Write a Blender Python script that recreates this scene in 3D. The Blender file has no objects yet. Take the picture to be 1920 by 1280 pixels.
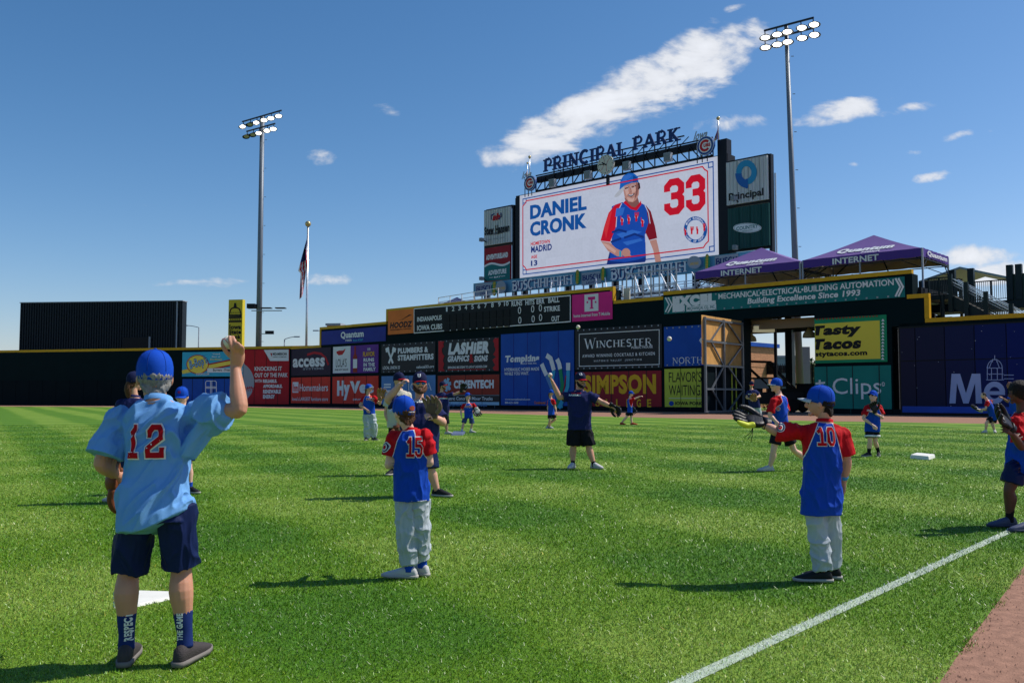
import bpy, bmesh, math, random
import numpy as np
from mathutils import Vector, Matrix, noise
from mathutils.bvhtree import BVHTree
random.seed(7); RNG = np.random.default_rng(5)
R = math.radians
S = bpy.context.scene
COL = S.collection
# ------------------------------------------------------------------ camera
FPX, HOR, CH = 1700.0, 741.0, 1.42            # focal length in 1920-px units, horizon row, eye height
cd = bpy.data.cameras.new('camera'); cam = bpy.data.objects.new('camera', cd); COL.objects.link(cam)
cd.sensor_width = 36; cd.lens = 36 * FPX / 1920; cd.clip_end = 6000; cd.clip_start = 0.1
PITCH = math.atan((HOR - 640) / FPX)
cam.location = (0, 0, CH); cam.rotation_euler = (math.pi / 2 + PITCH, 0, 0)
S.camera = cam
# ------------------------------------------------------------------ light
SUN_DIR = Vector((0.972 * math.cos(R(52)), 0.233 * math.cos(R(52)), math.sin(R(52)))).normalized()
sl = bpy.data.lights.new('sun', 'SUN'); sl.energy = 5.0; sl.angle = R(0.53); sl.color = (1, 0.95, 0.87)
sun = bpy.data.objects.new('sun', sl); COL.objects.link(sun)
sun.rotation_euler = SUN_DIR.to_track_quat('Z', 'Y').to_euler()
W = bpy.data.worlds.new('World'); S.world = W; W.use_nodes = True
S.view_settings.view_transform = 'Standard'; S.view_settings.look = 'None'
S.view_settings.exposure = -0.1; S.view_settings.gamma = 1; S.view_settings.use_curve_mapping = False

def world_sky():
    nt = W.node_tree; N, L = nt.nodes, nt.links
    for n in list(N): N.remove(n)
    out = N.new('ShaderNodeOutputWorld'); bg = N.new('ShaderNodeBackground'); L.new(bg.outputs[0], out.inputs[0])
    sky = N.new('ShaderNodeTexSky'); sky.sky_type = 'NISHITA'; sky.sun_disc = False
    sky.sun_elevation = R(52); sky.sun_rotation = math.atan2(0.972, 0.233)
    sky.altitude = 250; sky.air_density = 1.0; sky.dust_density = 0.55; sky.ozone_density = 2.6
    def M(op, a, b=None, c=None):
        m = N.new('ShaderNodeMath'); m.operation = op
        for i, v in enumerate((a, b, c)):
            if v is None: continue
            if isinstance(v, (int, float)): m.inputs[i].default_value = v
            else: L.new(v, m.inputs[i])
        return m.outputs[0]
    sc_ = N.new('ShaderNodeSeparateColor'); L.new(sky.outputs[0], sc_.inputs[0]); hs = N.new('ShaderNodeCombineColor')   # clear polarised blue: less red high up
    L.new(M('MULTIPLY', M('POWER', M('MULTIPLY', sc_.outputs[0], .14), 1.5), 6.6), hs.inputs[0]); L.new(M('MULTIPLY', M('POWER', M('MULTIPLY', sc_.outputs[1], .14), 1.15), 5.6), hs.inputs[1]); L.new(M('MULTIPLY', M('POWER', M('MULTIPLY', sc_.outputs[2], .14), 1.08), 6.2), hs.inputs[2])
    tc = N.new('ShaderNodeTexCoord'); sp = N.new('ShaderNodeSeparateXYZ'); L.new(tc.outputs['Generated'], sp.inputs[0])
    yy = M('MAXIMUM', sp.outputs[1], 0.02)
    u = M('DIVIDE', sp.outputs[0], yy); v = M('DIVIDE', sp.outputs[2], yy)
    cb = N.new('ShaderNodeCombineXYZ'); L.new(u, cb.inputs[0]); L.new(v, cb.inputs[1])
    # streaky noise whose grain runs along the long cloud
    mp = N.new('ShaderNodeMapping'); mp.inputs['Rotation'].default_value = (0, 0, R(-22)); mp.inputs['Scale'].default_value = (9, 21, 1)
    L.new(cb.outputs[0], mp.inputs[0])
    nz = N.new('ShaderNodeTexNoise'); nz.inputs['Scale'].default_value = 1.0; nz.inputs['Detail'].default_value = 9; nz.inputs['Roughness'].default_value = 0.62
    nz.inputs['Distortion'].default_value = 0.5
    L.new(mp.outputs[0], nz.inputs['Vector'])
    mp2 = N.new('ShaderNodeMapping'); mp2.inputs['Scale'].default_value = (45, 70, 1); L.new(cb.outputs[0], mp2.inputs[0])
    nz2 = N.new('ShaderNodeTexNoise'); nz2.inputs['Scale'].default_value = 1.0; nz2.inputs['Detail'].default_value = 6; L.new(mp2.outputs[0], nz2.inputs['Vector'])
    clouds = [(1270, 132, 190, 70, 24, 1.75), (1120, 208, 170, 60, 27, 1.7), (1020, 258, 110, 46, 22, 1.5), (955, 288, 75, 27, 10, 1.2), (1375, 84, 75, 40, 8, .9),
              (592, 297, 40, 20, -5, .95), (735, 211, 36, 14, -20, .75), (1370, 230, 74, 22, 3, .95), (1590, 206, 90, 23, 8, 1.1), (1520, 226, 60, 16, 0, .95),
              (1700, 203, 60, 12, 8, .7), (1706, 287, 30, 8, 3, .9), (1742, 332, 42, 11, 9, .9), (1790, 256, 55, 10, 18, .75), (1825, 482, 90, 24, 3, 1.1),
              (1890, 512, 120, 26, 2, 1.4), (625, 523, 75, 11, 0, .5), (350, 530, 90, 8, 0, .4), (1378, 15, 26, 10, 15, .9), (1850, 245, 30, 6, 5, .4), (1600, 308, 14, 6, 0, .7), (262, 388, 22, 6, 0, .3)]
    mask = None
    for (px, py, hl, hw, ang, st) in clouds:
        d = Vector(((px - 960) / FPX, 1, 0)); ph = math.atan((640 - py) / FPX) + PITCH
        # exact direction of that pixel
        r = ray(px, py); cu, cv = r.x / r.y, r.z / r.y
        a = R(ang)
        du = M('SUBTRACT', u, cu); dv = M('SUBTRACT', v, cv)
        x = M('ADD', M('MULTIPLY', du, math.cos(a) / (hl / FPX)), M('MULTIPLY', dv, math.sin(a) / (hl / FPX)))
        y = M('ADD', M('MULTIPLY', du, -math.sin(a) / (hw / FPX)), M('MULTIPLY', dv, math.cos(a) / (hw / FPX)))
        m = M('MULTIPLY', M('SUBTRACT', 1.0, M('ADD', M('MULTIPLY', x, x), M('MULTIPLY', y, y))), st)
        m = M('MAXIMUM', m, -1.5)
        mask = m if mask is None else M('MAXIMUM', mask, m)
    nn = M('ADD', M('MULTIPLY', M('SUBTRACT', nz.outputs[0], 0.5), 4.6), M('MULTIPLY', M('SUBTRACT', nz2.outputs[0], 0.5), 1.8))
    dens = M('ADD', mask, M('SUBTRACT', nn, 0.12))
    mr = N.new('ShaderNodeMapRange'); mr.interpolation_type = 'SMOOTHSTEP'; mr.inputs[1].default_value = 0.0; mr.inputs[2].default_value = 1.25
    L.new(dens, mr.inputs[0])
    fr = N.new('ShaderNodeMath'); fr.operation = 'GREATER_THAN'; L.new(sp.outputs[1], fr.inputs[0]); fr.inputs[1].default_value = 0.03
    fac = M('MULTIPLY', M('MULTIPLY', mr.outputs[0], fr.outputs[0]), 0.93)
    shade = N.new('ShaderNodeMapRange'); shade.inputs[1].default_value = 0.3; shade.inputs[2].default_value = 1.9; shade.inputs[3].default_value = 0.78; shade.inputs[4].default_value = 1.0
    L.new(dens, shade.inputs[0])
    cc = N.new('ShaderNodeCombineColor'); k = 7.0
    L.new(M('MULTIPLY', shade.outputs[0], 0.93 * k), cc.inputs[0]); L.new(M('MULTIPLY', shade.outputs[0], 0.95 * k), cc.inputs[1]); L.new(M('MULTIPLY', shade.outputs[0], 1.0 * k), cc.inputs[2])
    mx = N.new('ShaderNodeMixRGB'); L.new(fac, mx.inputs[0]); L.new(hs.outputs[0], mx.inputs[1]); L.new(cc.outputs[0], mx.inputs[2])
    L.new(mx.outputs[0], bg.inputs[0]); bg.inputs[1].default_value = 0.15

def ray(px, py):
    c, s = math.cos(PITCH), math.sin(PITCH)
    x, z = (px - 960) / FPX, (640 - py) / FPX
    return Vector((x, c - z * s, s + z * c))
def at(px, py, Y):
    r = ray(px, py); return Vector((r.x / r.y * Y, Y, CH + r.z / r.y * Y))
def ground(px, py, z=0.0):
    r = ray(px, py); t = (z - CH) / r.z; return Vector((r.x * t, r.y * t, z))
world_sky()
# ------------------------------------------------------------------ small helpers
def lin(c):
    return tuple(((v / 255) / 12.92 if v / 255 <= 0.04045 else ((v / 255 + 0.055) / 1.055) ** 2.4) for v in c)
MATS = {}
def mat(name, rgb, rough=0.7, metal=0.0, spec=0.22, var=0.0, vscale=4.0, bump=0.0, bscale=60.0, emit=0.0, wave=None, sheen=0.0, coord='Object'):
    """rgb in sRGB 0-255 (base colour of the thing itself)."""
    if name in MATS: return MATS[name]
    m = bpy.data.materials.new(name); m.use_nodes = True; MATS[name] = m
    nt = m.node_tree; N, L = nt.nodes, nt.links; b = N['Principled BSDF']
    c = lin(rgb) + (1,)
    b.inputs['Base Color'].default_value = c; b.inputs['Roughness'].default_value = rough; b.inputs['Metallic'].default_value = metal
    b.inputs['Specular IOR Level'].default_value = spec
    if sheen: b.inputs['Sheen Weight'].default_value = sheen
    tc = N.new('ShaderNodeTexCoord')
    if var:
        n = N.new('ShaderNodeTexNoise'); n.inputs['Scale'].default_value = vscale; n.inputs['Detail'].default_value = 7; L.new(tc.outputs[coord], n.inputs['Vector'])
        r = N.new('ShaderNodeMapRange'); r.inputs[1].default_value = .25; r.inputs[2].default_value = .75; r.inputs[3].default_value = 1 - var; r.inputs[4].default_value = 1 + var
        L.new(n.outputs[0], r.inputs[0])
        x = N.new('ShaderNodeVectorMath'); x.operation = 'SCALE'; x.inputs[0].default_value = c[:3]; L.new(r.outputs[0], x.inputs['Scale'])
        L.new(x.outputs[0], b.inputs['Base Color'])
    if bump:
        n = N.new('ShaderNodeTexNoise'); n.inputs['Scale'].default_value = bscale; n.inputs['Detail'].default_value = 4; L.new(tc.outputs[coord], n.inputs['Vector'])
        bp = N.new('ShaderNodeBump'); bp.inputs['Strength'].default_value = bump; bp.inputs['Distance'].default_value = 0.01
        L.new(n.outputs[0], bp.inputs['Height']); L.new(bp.outputs[0], b.inputs['Normal'])
    if emit:
        b.inputs['Emission Color'].default_value = c; b.inputs['Emission Strength'].default_value = emit
    return m
def setp(o, label=None, cat=None, group=None, kind=None):
    if label: o['label'] = label
    if cat: o['category'] = cat
    if group: o['group'] = group
    if kind: o['kind'] = kind
    return o
def mesh_obj(name, verts, faces, m, parent=None, smooth=False, mw=None, mats=None):
    me = bpy.data.meshes.new(name); me.from_pydata([tuple(v) for v in verts], [], faces)
    return obj_from_mesh(name, me, m, parent, smooth, mw, mats)
def obj_from_mesh(name, me, m, parent=None, smooth=False, mw=None, mats=None):
    me.name = name
    if m is not None:
        me.materials.clear(); me.materials.append(m)
    if smooth and len(me.polygons): me.polygons.foreach_set('use_smooth', [True] * len(me.polygons))
    o = bpy.data.objects.new(name, me); COL.objects.link(o)
    if parent: o.parent = parent
    if mw is not None: o.matrix_world = mw
    if name in STUFFY: o['kind'] = 'stuff'
    return o
STUFFY = ('lettering', 'grommets', 'stitching', 'numeral')
def empty(name, loc=(0, 0, 0), mw=None):
    o = bpy.data.objects.new(name, None); COL.objects.link(o); o.empty_display_size = .3
    if mw is not None: o.matrix_world = mw
    else: o.matrix_world = Matrix.Translation(Vector(loc))
    return o
class MB:
    """collects simple solids into one mesh"""
    def __init__(s): s.v = []; s.f = []
    def add(s, vs, fs):
        k = len(s.v); s.v += [tuple(v) for v in vs]; s.f += [tuple(i + k for i in f) for f in fs]; return s
    def box(s, x0, x1, y0, y1, z0, z1, M=None):
        vs = [Vector(p) for p in ((x0, y0, z0), (x1, y0, z0), (x1, y1, z0), (x0, y1, z0), (x0, y0, z1), (x1, y0, z1), (x1, y1, z1), (x0, y1, z1))]
        if M is not None: vs = [M @ v for v in vs]
        return s.add(vs, [(0, 3, 2, 1), (4, 5, 6, 7), (0, 1, 5, 4), (1, 2, 6, 5), (2, 3, 7, 6), (3, 0, 4, 7)])
    def bar(s, a, b, w, h=None, n=4, up=Vector((0, 0, 1))):
        a, b = Vector(a), Vector(b); h = h or w; d = (b - a).normalized()
        if abs(d.dot(up)) > .98: up = Vector((0, 1, 0)) if abs(d.y) < .9 else Vector((1, 0, 0))
        x = d.cross(up).normalized(); y = x.cross(d)
        vs = []
        for c in (a, b):
            for i in range(n):
                t = 2 * math.pi * (i + .5) / n; q = 1 / math.cos(math.pi / n) if n == 4 else 1
                vs.append(c + x * math.cos(t) * w / 2 * q + y * math.sin(t) * h / 2 * q)
        fs = [(i, (i + 1) % n, n + (i + 1) % n, n + i) for i in range(n)] + [tuple(reversed(range(n))), tuple(range(n, 2 * n))]
        return s.add(vs, fs)
    def build(s, name, m, parent=None, smooth=False, mw=None):
        return mesh_obj(name, s.v, s.f, m, parent, smooth, mw)
def frame_from(o, ex, ey, ez):
    return Matrix(((ex.x, ey.x, ez.x, o.x), (ex.y, ey.y, ez.y, o.y), (ex.z, ey.z, ez.z, o.z), (0, 0, 0, 1)))
class Plane:
    """vertical plane through two ground points a -> b (left to right); local x along it, y up, z towards the field"""
    def __init__(s, a, b):
        s.a = Vector((a[0], a[1], 0)); s.e = Vector((b[0] - a[0], b[1] - a[1], 0)).normalized()
        s.n = s.e.cross(Vector((0, 0, 1))); s.M = frame_from(s.a, s.e, Vector((0, 0, 1)), s.n)
    def off(s, d):
        p = Plane(s.a, s.a + s.e); p.a = s.a + s.n * d; p.M = frame_from(p.a, p.e, Vector((0, 0, 1)), p.n); return p
    def hit(s, px, py):
        r = ray(px, py); o = Vector((0, 0, CH)); t = (s.a - o).dot(s.n) / r.dot(s.n); q = o + r * t - s.a
        return q.dot(s.e), q.z
    def s_at(s, px, py=700): return s.hit(px, py)[0]
def cplane(C):      # planes parallel to the right-field wall:  X + 1.087 Y = C
    return Plane((0, C / 1.087), (1.087, C / 1.087 - 1))
# ------------------------------------------------------------------ flat print: Blender's own font, plus strokes
_TXT = {}
def text_mesh(s, bold=0.0, spacing=1.0):
    key = (s, bold, spacing)
    if key not in _TXT:
        cu = bpy.data.curves.new('t', 'FONT'); cu.body = s; cu.size = 1; cu.offset = bold; cu.fill_mode = 'FRONT'; cu.resolution_u = 3
        cu.space_character = spacing * (1 + max(0, bold - .02) * 2.6)
        o = bpy.data.objects.new('t', cu); me = bpy.data.meshes.new_from_object(o)
        v = [tuple(x.co) for x in me.vertices]; f = [tuple(p.vertices) for p in me.polygons]
        bpy.data.objects.remove(o); bpy.data.curves.remove(cu); bpy.data.meshes.remove(me)
        _TXT[key] = (v, f)
    return _TXT[key]
def arc(cx, cy, rx, ry, a0, a1, n=8):
    return [(cx + rx * math.cos(R(a0 + (a1 - a0) * i / n)), cy + ry * math.sin(R(a0 + (a1 - a0) * i / n))) for i in range(n + 1)]
# stroke letters in a cell of height 1: (width, [(points, thick?)], serif points)
GL = {
 'A': (.8, [([(.06, 0), (.4, 1)], 0), ([(.4, 1), (.74, 0)], 1), ([(.2, .34), (.6, .34)], 0)], [(.06, 0), (.74, 0)]),
 'B': (.7, [([(.14, 0), (.14, 1)], 1), ([(.14, 1), (.4, 1)] + arc(.4, .77, .22, .23, 90, -90) + [(.14, .54)], 0), ([(.14, .54), (.42, .54)] + arc(.42, .27, .24, .27, 90, -90) + [(.14, 0)], 1)], [(.14, 0), (.14, 1)]),
 'C': (.74, [(arc(.4, .5, .34, .5, 48, 312, 12), 1)], []),
 'E': (.66, [([(.14, 0), (.14, 1)], 1), ([(.14, 1), (.58, 1)], 0), ([(.14, .52), (.48, .52)], 0), ([(.14, 0), (.6, 0)], 0)], [(.14, 0), (.14, 1)]),
 'H': (.82, [([(.14, 0), (.14, 1)], 1), ([(.68, 0), (.68, 1)], 1), ([(.14, .52), (.68, .52)], 0)], [(.14, 0), (.14, 1), (.68, 0), (.68, 1)]),
 'I': (.32, [([(.16, 0), (.16, 1)], 1)], [(.16, 0), (.16, 1)]),
 'K': (.78, [([(.14, 0), (.14, 1)], 1), ([(.62, 1), (.14, .44)], 0), ([(.28, .56), (.66, 0)], 1)], [(.14, 0), (.14, 1), (.66, 0), (.62, 1)]),
 'L': (.64, [([(.14, 0), (.14, 1)], 1), ([(.14, 0), (.58, 0), (.6, .16)], 0)], [(.14, 1)]),
 'N': (.84, [([(.14, 0), (.14, 1)], 0), ([(.14, 1), (.7, 0)], 1), ([(.7, 0), (.7, 1)], 0)], [(.14, 0), (.14, 1), (.7, 1)]),
 'O': (.82, [(arc(.41, .5, .34, .5, 0, 360, 16), 1)], []),
 'P': (.68, [([(.14, 0), (.14, 1)], 1), ([(.14, 1), (.38, 1)] + arc(.38, .74, .24, .26, 90, -90) + [(.14, .48)], 0)], [(.14, 0), (.14, 1)]),
 'R': (.76, [([(.14, 0), (.14, 1)], 1), ([(.14, 1), (.38, 1)] + arc(.38, .75, .24, .25, 90, -90) + [(.14, .5)], 0), ([(.38, .5), (.68, 0)], 1)], [(.14, 0), (.14, 1), (.68, 0)]),
 'S': (.6, [(arc(.3, .76, .21, .24, 30, 250, 8) + arc(.3, .26, .23, .26, 70, -150, 8), 1)], []),
 'T': (.72, [([(.36, 0), (.36, 1)], 1), ([(.04, .86), (.05, 1), (.67, 1), (.68, .86)], 0)], [(.36, 0)]),
 'U': (.8, [([(.14, 1), (.14, .34)] + arc(.4, .3, .26, .3, 180, 360) + [(.66, 1)], 1)], [(.14, 1), (.66, 1)]),
 'W': (1.1, [([(.06, 1), (.32, 0)], 1), ([(.32, 0), (.55, .9)], 0), ([(.55, .9), (.78, 0)], 1), ([(.78, 0), (1.04, 1)], 0)], [(.06, 1), (1.04, 1)]),
 'G': (.8, [(arc(.4, .5, .34, .5, 48, 340, 12), 1), ([(.46, .45), (.74, .45)], 0)], []),
 'Y': (.76, [([(.06, 1), (.38, .48)], 1), ([(.7, 1), (.38, .48)], 0), ([(.38, .48), (.38, 0)], 1)], [(.06, 1), (.7, 1), (.38, 0)]),
 ' ': (.4, [], []),
}
DG = {
 '0': [[(.1, .25), (.1, .75), (.22, .91), (.43, .91), (.55, .75), (.55, .25), (.43, .09), (.22, .09), (.1, .25), (.1, .26)]],
 '1': [[(.14, .72), (.33, .88)], [(.34, .98), (.34, .09)], [(.1, .09), (.58, .09)]],
 '2': [[(.1, .62), (.1, .78), (.22, .91), (.43, .91), (.55, .78), (.55, .6), (.12, .3), (.12, .09), (.57, .09), (.57, .3)]],
 '3': [[(.1, .7), (.1, .8), (.22, .91), (.43, .91), (.55, .8), (.55, .62), (.45, .52), (.26, .52)], [(.45, .52), (.55, .42), (.55, .2), (.43, .09), (.22, .09), (.1, .2), (.1, .3)]],
 '5': [[(.57, .91), (.12, .91), (.12, .57), (.43, .57), (.55, .46), (.55, .21), (.43, .09), (.22, .09), (.1, .2), (.1, .3)]],
}
def strip(pts, t, z=0.0, cap=0.0):
    """mitred ribbon along a 2-D polyline"""
    P = [Vector(p) for p in pts]; n = len(P)
    if cap: P[0] = P[0] + (P[0] - P[1]).normalized() * cap; P[-1] = P[-1] + (P[-1] - P[-2]).normalized() * cap
    vs = []
    for i in range(n):
        d0 = (P[i] - P[i - 1]).normalized() if i else (P[1] - P[0]).normalized()
        d1 = (P[i + 1] - P[i]).normalized() if i < n - 1 else d0
        m = (d0 + d1); m = m.normalized() if m.length > 1e-6 else d0
        nn = Vector((-m.y, m.x)); k = 1 / max(.45, nn.dot(Vector((-d0.y, d0.x))))
        vs += [(P[i].x + nn.x * t / 2 * k, P[i].y + nn.y * t / 2 * k, z), (P[i].x - nn.x * t / 2 * k, P[i].y - nn.y * t / 2 * k, z)]
    return vs, [(2 * i + 1, 2 * i + 3, 2 * i + 2, 2 * i) for i in range(n - 1)]
def serif_mesh(s, t=.15, thin=.07, ser=.06, gap=.08, zs=.003):
    V, F = [], []; x = 0; k = 0
    for ch in s:
        w, st, sf = GL.get(ch, GL[' '])
        for pts, thick in st:
            v, f = strip([(p[0] + x, p[1]) for p in pts], t if thick else thin, z=(k % 5) * zs); k += 1
            F += [tuple(i + len(V) for i in q) for q in f]; V += v
        for (px, py) in sf:
            y = py + (ser / 2 if py < .5 else -ser / 2)
            v, f = strip([(px + x - t * .95, y), (px + x + t * .95, y)], ser, z=(k % 5) * zs); k += 1
            F += [tuple(i + len(V) for i in q) for q in f]; V += v
        x += w + gap
    return V, F
def digit_mesh(s, t=.17, zs=.002, gap=.1):
    V, F = [], []; x = 0; k = 0
    for ch in s:
        for pts in DG[ch]:
            v, f = strip([(p[0] + x, p[1]) for p in pts], t, z=(k % 3) * zs, cap=0 if ch in '0' else (t - .17) / 2 + .02); k += 1
            F += [tuple(i + len(V) for i in q) for q in f]; V += v
        x += .64 + gap
    return V, F
def fit(vf, x0, x1, y0, y1, z=0.0, shear=0.0, ref=None):
    v, f = vf
    src = ref or v
    ax, bx = min(p[0] for p in src), max(p[0] for p in src); ay, by = min(p[1] for p in src), max(p[1] for p in src)
    out = []
    for p in v:
        y = y0 + (p[1] - ay) / (by - ay or 1) * (y1 - y0); x = x0 + (p[0] - ax) / (bx - ax or 1) * (x1 - x0) + shear * (y - y0)
        out.append((x, y, z + p[2]))
    return out, f
def clip_left(vf, x):
    bm = bmesh.new(); vs = [bm.verts.new(p) for p in vf[0]]
    for f in vf[1]:
        try: bm.faces.new([vs[i] for i in f])
        except ValueError: pass
    bmesh.ops.bisect_plane(bm, geom=bm.verts[:] + bm.edges[:] + bm.faces[:], plane_co=(x, 0, 0), plane_no=(-1, 0, 0), clear_outer=True)
    bm.verts.index_update(); out = [tuple(v.co) for v in bm.verts], [tuple(v.index for v in f.verts) for f in bm.faces]
    bm.free(); return out
class Sign:
    """a board on a Plane: root mesh is the board, print on it are children; measured by its corners in the photograph"""
    def __init__(s, name, pl, xl, xr, ytl, ybl, ytr, ybr, m, label, cat='sign', th=.06, off=0.0, group=None, parent=None):
        s.pl = pl; s.x0 = pl.s_at(xl, (ytl + ybl) / 2); s.x1 = pl.s_at(xr, (ytr + ybr) / 2)
        s.z1 = (pl.hit(xl, ytl)[1] + pl.hit(xr, ytr)[1]) / 2; s.z0 = (pl.hit(xl, ybl)[1] + pl.hit(xr, ybr)[1]) / 2
        s.w, s.h = s.x1 - s.x0, s.z1 - s.z0; s.th = th
        s.M = pl.M @ Matrix.Translation((s.x0, s.z0, off))
        s.root = MB().box(0, s.w, 0, s.h, 0, th).build(name, m, parent, mw=s.M)
        if parent is None: setp(s.root, label, cat, group)
        s.k = 0
    def loc(s, px, py):
        a, b = s.pl.hit(px, py); return a - s.x0, b - s.z0
    def put(s, vf, m, name='lettering', extra=0.0):
        s.k += 1; z = s.th + .006 + .004 * s.k + extra
        o = mesh_obj(name, [(p[0], p[1], z + (p[2] if len(p) > 2 else 0)) for p in vf[0]], vf[1], m, s.root); return o
    def text(s, word, x0, x1, y0, y1, m, bold=.02, shear=0.0, serif=False, sp=1.0, clip=None, **kw):
        """box in photo pixels, y0 top / y1 bottom measured at the middle of the text"""
        a = s.loc(x0, (y0 + y1) / 2)[0]; b = s.loc(x1, (y0 + y1) / 2)[0]
        top = s.loc((x0 + x1) / 2, y0)[1]; bot = s.loc((x0 + x1) / 2, y1)[1]
        vf = serif_mesh(word, **kw) if serif else text_mesh(word, bold, sp)
        f = fit(vf, a, b, bot, top, 0, shear)
        if clip is not None: f = clip_left(f, clip)
        return s.put(f, m)
    def rect(s, x0, x1, y0, y1, m, name='panel_print', extra=0.0):
        a, b = s.loc(x0, (y0 + y1) / 2)[0], s.loc(x1, (y0 + y1) / 2)[0]; top = s.loc((x0 + x1) / 2, y0)[1]; bot = s.loc((x0 + x1) / 2, y1)[1]
        return s.put(([(a, bot), (b, bot), (b, top), (a, top)], [(0, 1, 2, 3)]), m, name, extra)
    def poly(s, pts, m, name='emblem', extra=0.0):
        q = [s.loc(*p) for p in pts]; return s.put((q, [tuple(range(len(q)))]), m, name, extra)
    def line(s, pts, t, m, name='emblem', extra=0.0):
        q = [s.loc(*p) for p in pts]; return s.put(strip(q, t), m, name, extra)
    def disc(s, cx, cy, rx, ry, m, name='emblem', extra=0.0, n=28, a0=0, a1=360):
        pts = [(cx + rx * math.cos(R(a0 + (a1 - a0) * i / n)), cy - ry * math.sin(R(a0 + (a1 - a0) * i / n))) for i in range(n if a1 - a0 == 360 else n + 1)]
        pts.reverse(); return s.poly(pts, m, name, extra)
    def frame(s, m, t=.12, inset=.1, name='border'):
        a, b, c, d = inset, s.w - inset, inset, s.h - inset
        v, f = strip([(a, c), (b, c), (b, d), (a, d), (a, c)], t); return s.put((v, f), m, name)
# ------------------------------------------------------------------ materials of the place
M_wall = mat('wall_green', (7, 27, 31), .7, spec=.06, var=.12, vscale=.6, bump=.15, bscale=3)
M_pad = mat('pad_green', (6, 21, 27), .65, spec=.06, var=.1, vscale=.8)
M_yel = mat('rail_yellow', (200, 154, 24), .55, var=.1, vscale=2)
M_wht = mat('print_white', (222, 224, 226), .5, var=.05, vscale=1.2)
M_gry = mat('print_grey', (150, 158, 168), .5)
M_blk = mat('print_black', (14, 15, 18), .5)
M_blkb = mat('banner_black', (30, 31, 38), .45, var=.1, vscale=1.5)
M_red = mat('print_red', (186, 30, 34), .5, var=.06)
M_steel = mat('galvanised', (150, 156, 162), .45, metal=.6, var=.12, vscale=3)
M_alu = mat('aluminium', (205, 208, 212), .35, metal=.7, var=.08)
M_dsteel = mat('dark_steel', (26, 30, 38), .5, metal=.3)
M_dgreen = mat('railing_green', (18, 38, 42), .5)
M_navy = mat('print_navy', (22, 46, 108), .5)
def turf_group():
    g = bpy.data.node_groups.new('turf_colour', 'ShaderNodeTree')
    g.interface.new_socket('Color', in_out='OUTPUT', socket_type='NodeSocketColor')
    N, L = g.nodes, g.links; out = N.new('NodeGroupOutput'); geo = N.new('ShaderNodeNewGeometry')
    def math_(op, a, b=None):
        m = N.new('ShaderNodeMath'); m.operation = op
        for i, v in enumerate((a, b)):
            if v is None: continue
            if isinstance(v, (int, float)): m.inputs[i].default_value = v
            else: L.new(v, m.inputs[i])
        return m.outputs[0]
    def bands(ang, width, warp):
        mp = N.new('ShaderNodeMapping'); mp.inputs['Rotation'].default_value = (0, 0, R(ang)); L.new(geo.outputs['Position'], mp.inputs[0])
        nz = N.new('ShaderNodeTexNoise'); nz.inputs['Scale'].default_value = .22; nz.inputs['Detail'].default_value = 3; L.new(geo.outputs['Position'], nz.inputs['Vector'])
        sp = N.new('ShaderNodeSeparateXYZ'); L.new(mp.outputs[0], sp.inputs[0])
        x = math_('ADD', sp.outputs[0], math_('MULTIPLY', nz.outputs[0], warp))
        s = math_('SINE', math_('MULTIPLY', x, math.pi / width))
        r = N.new('ShaderNodeMapRange'); r.interpolation_type = 'SMOOTHSTEP'; r.inputs[1].default_value = -.55; r.inputs[2].default_value = .55; L.new(s, r.inputs[0])
        return r.outputs[0]
    a = bands(-30.7, 1.75, 1.1); b = bands(59.3, 2.0, 1.1)  # mowing bands: how light catches leaning blades is painted into the colour
    n1 = N.new('ShaderNodeTexNoise'); n1.inputs['Scale'].default_value = .55; n1.inputs['Detail'].default_value = 5; L.new(geo.outputs['Position'], n1.inputs['Vector'])
    n2 = N.new('ShaderNodeTexNoise'); n2.inputs['Scale'].default_value = 9; n2.inputs['Detail'].default_value = 6; n2.inputs['Roughness'].default_value = .7; L.new(geo.outputs['Position'], n2.inputs['Vector'])
    f = math_('ADD', math_('MULTIPLY', a, .56), math_('MULTIPLY', b, .36))
    f = math_('ADD', f, math_('MULTIPLY', math_('SUBTRACT', n1.outputs[0], .5), .8))
    f = math_('ADD', f, math_('MULTIPLY', math_('SUBTRACT', n2.outputs[0], .5), .55))
    cr = N.new('ShaderNodeValToRGB'); e = cr.color_ramp.elements
    e[0].position = 0.0; e[0].color = TURF[0] + (1,); e[1].position = 1.0; e[1].color = TURF[2] + (1,)
    m = cr.color_ramp.elements.new(.45); m.color = TURF[1] + (1,)
    L.new(f, cr.inputs[0]); L.new(cr.outputs[0], out.inputs[0]); return g
TURF = ((.084, .228, .003), (.146, .298, .006), (.264, .405, .045))
TG = turf_group()
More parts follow.
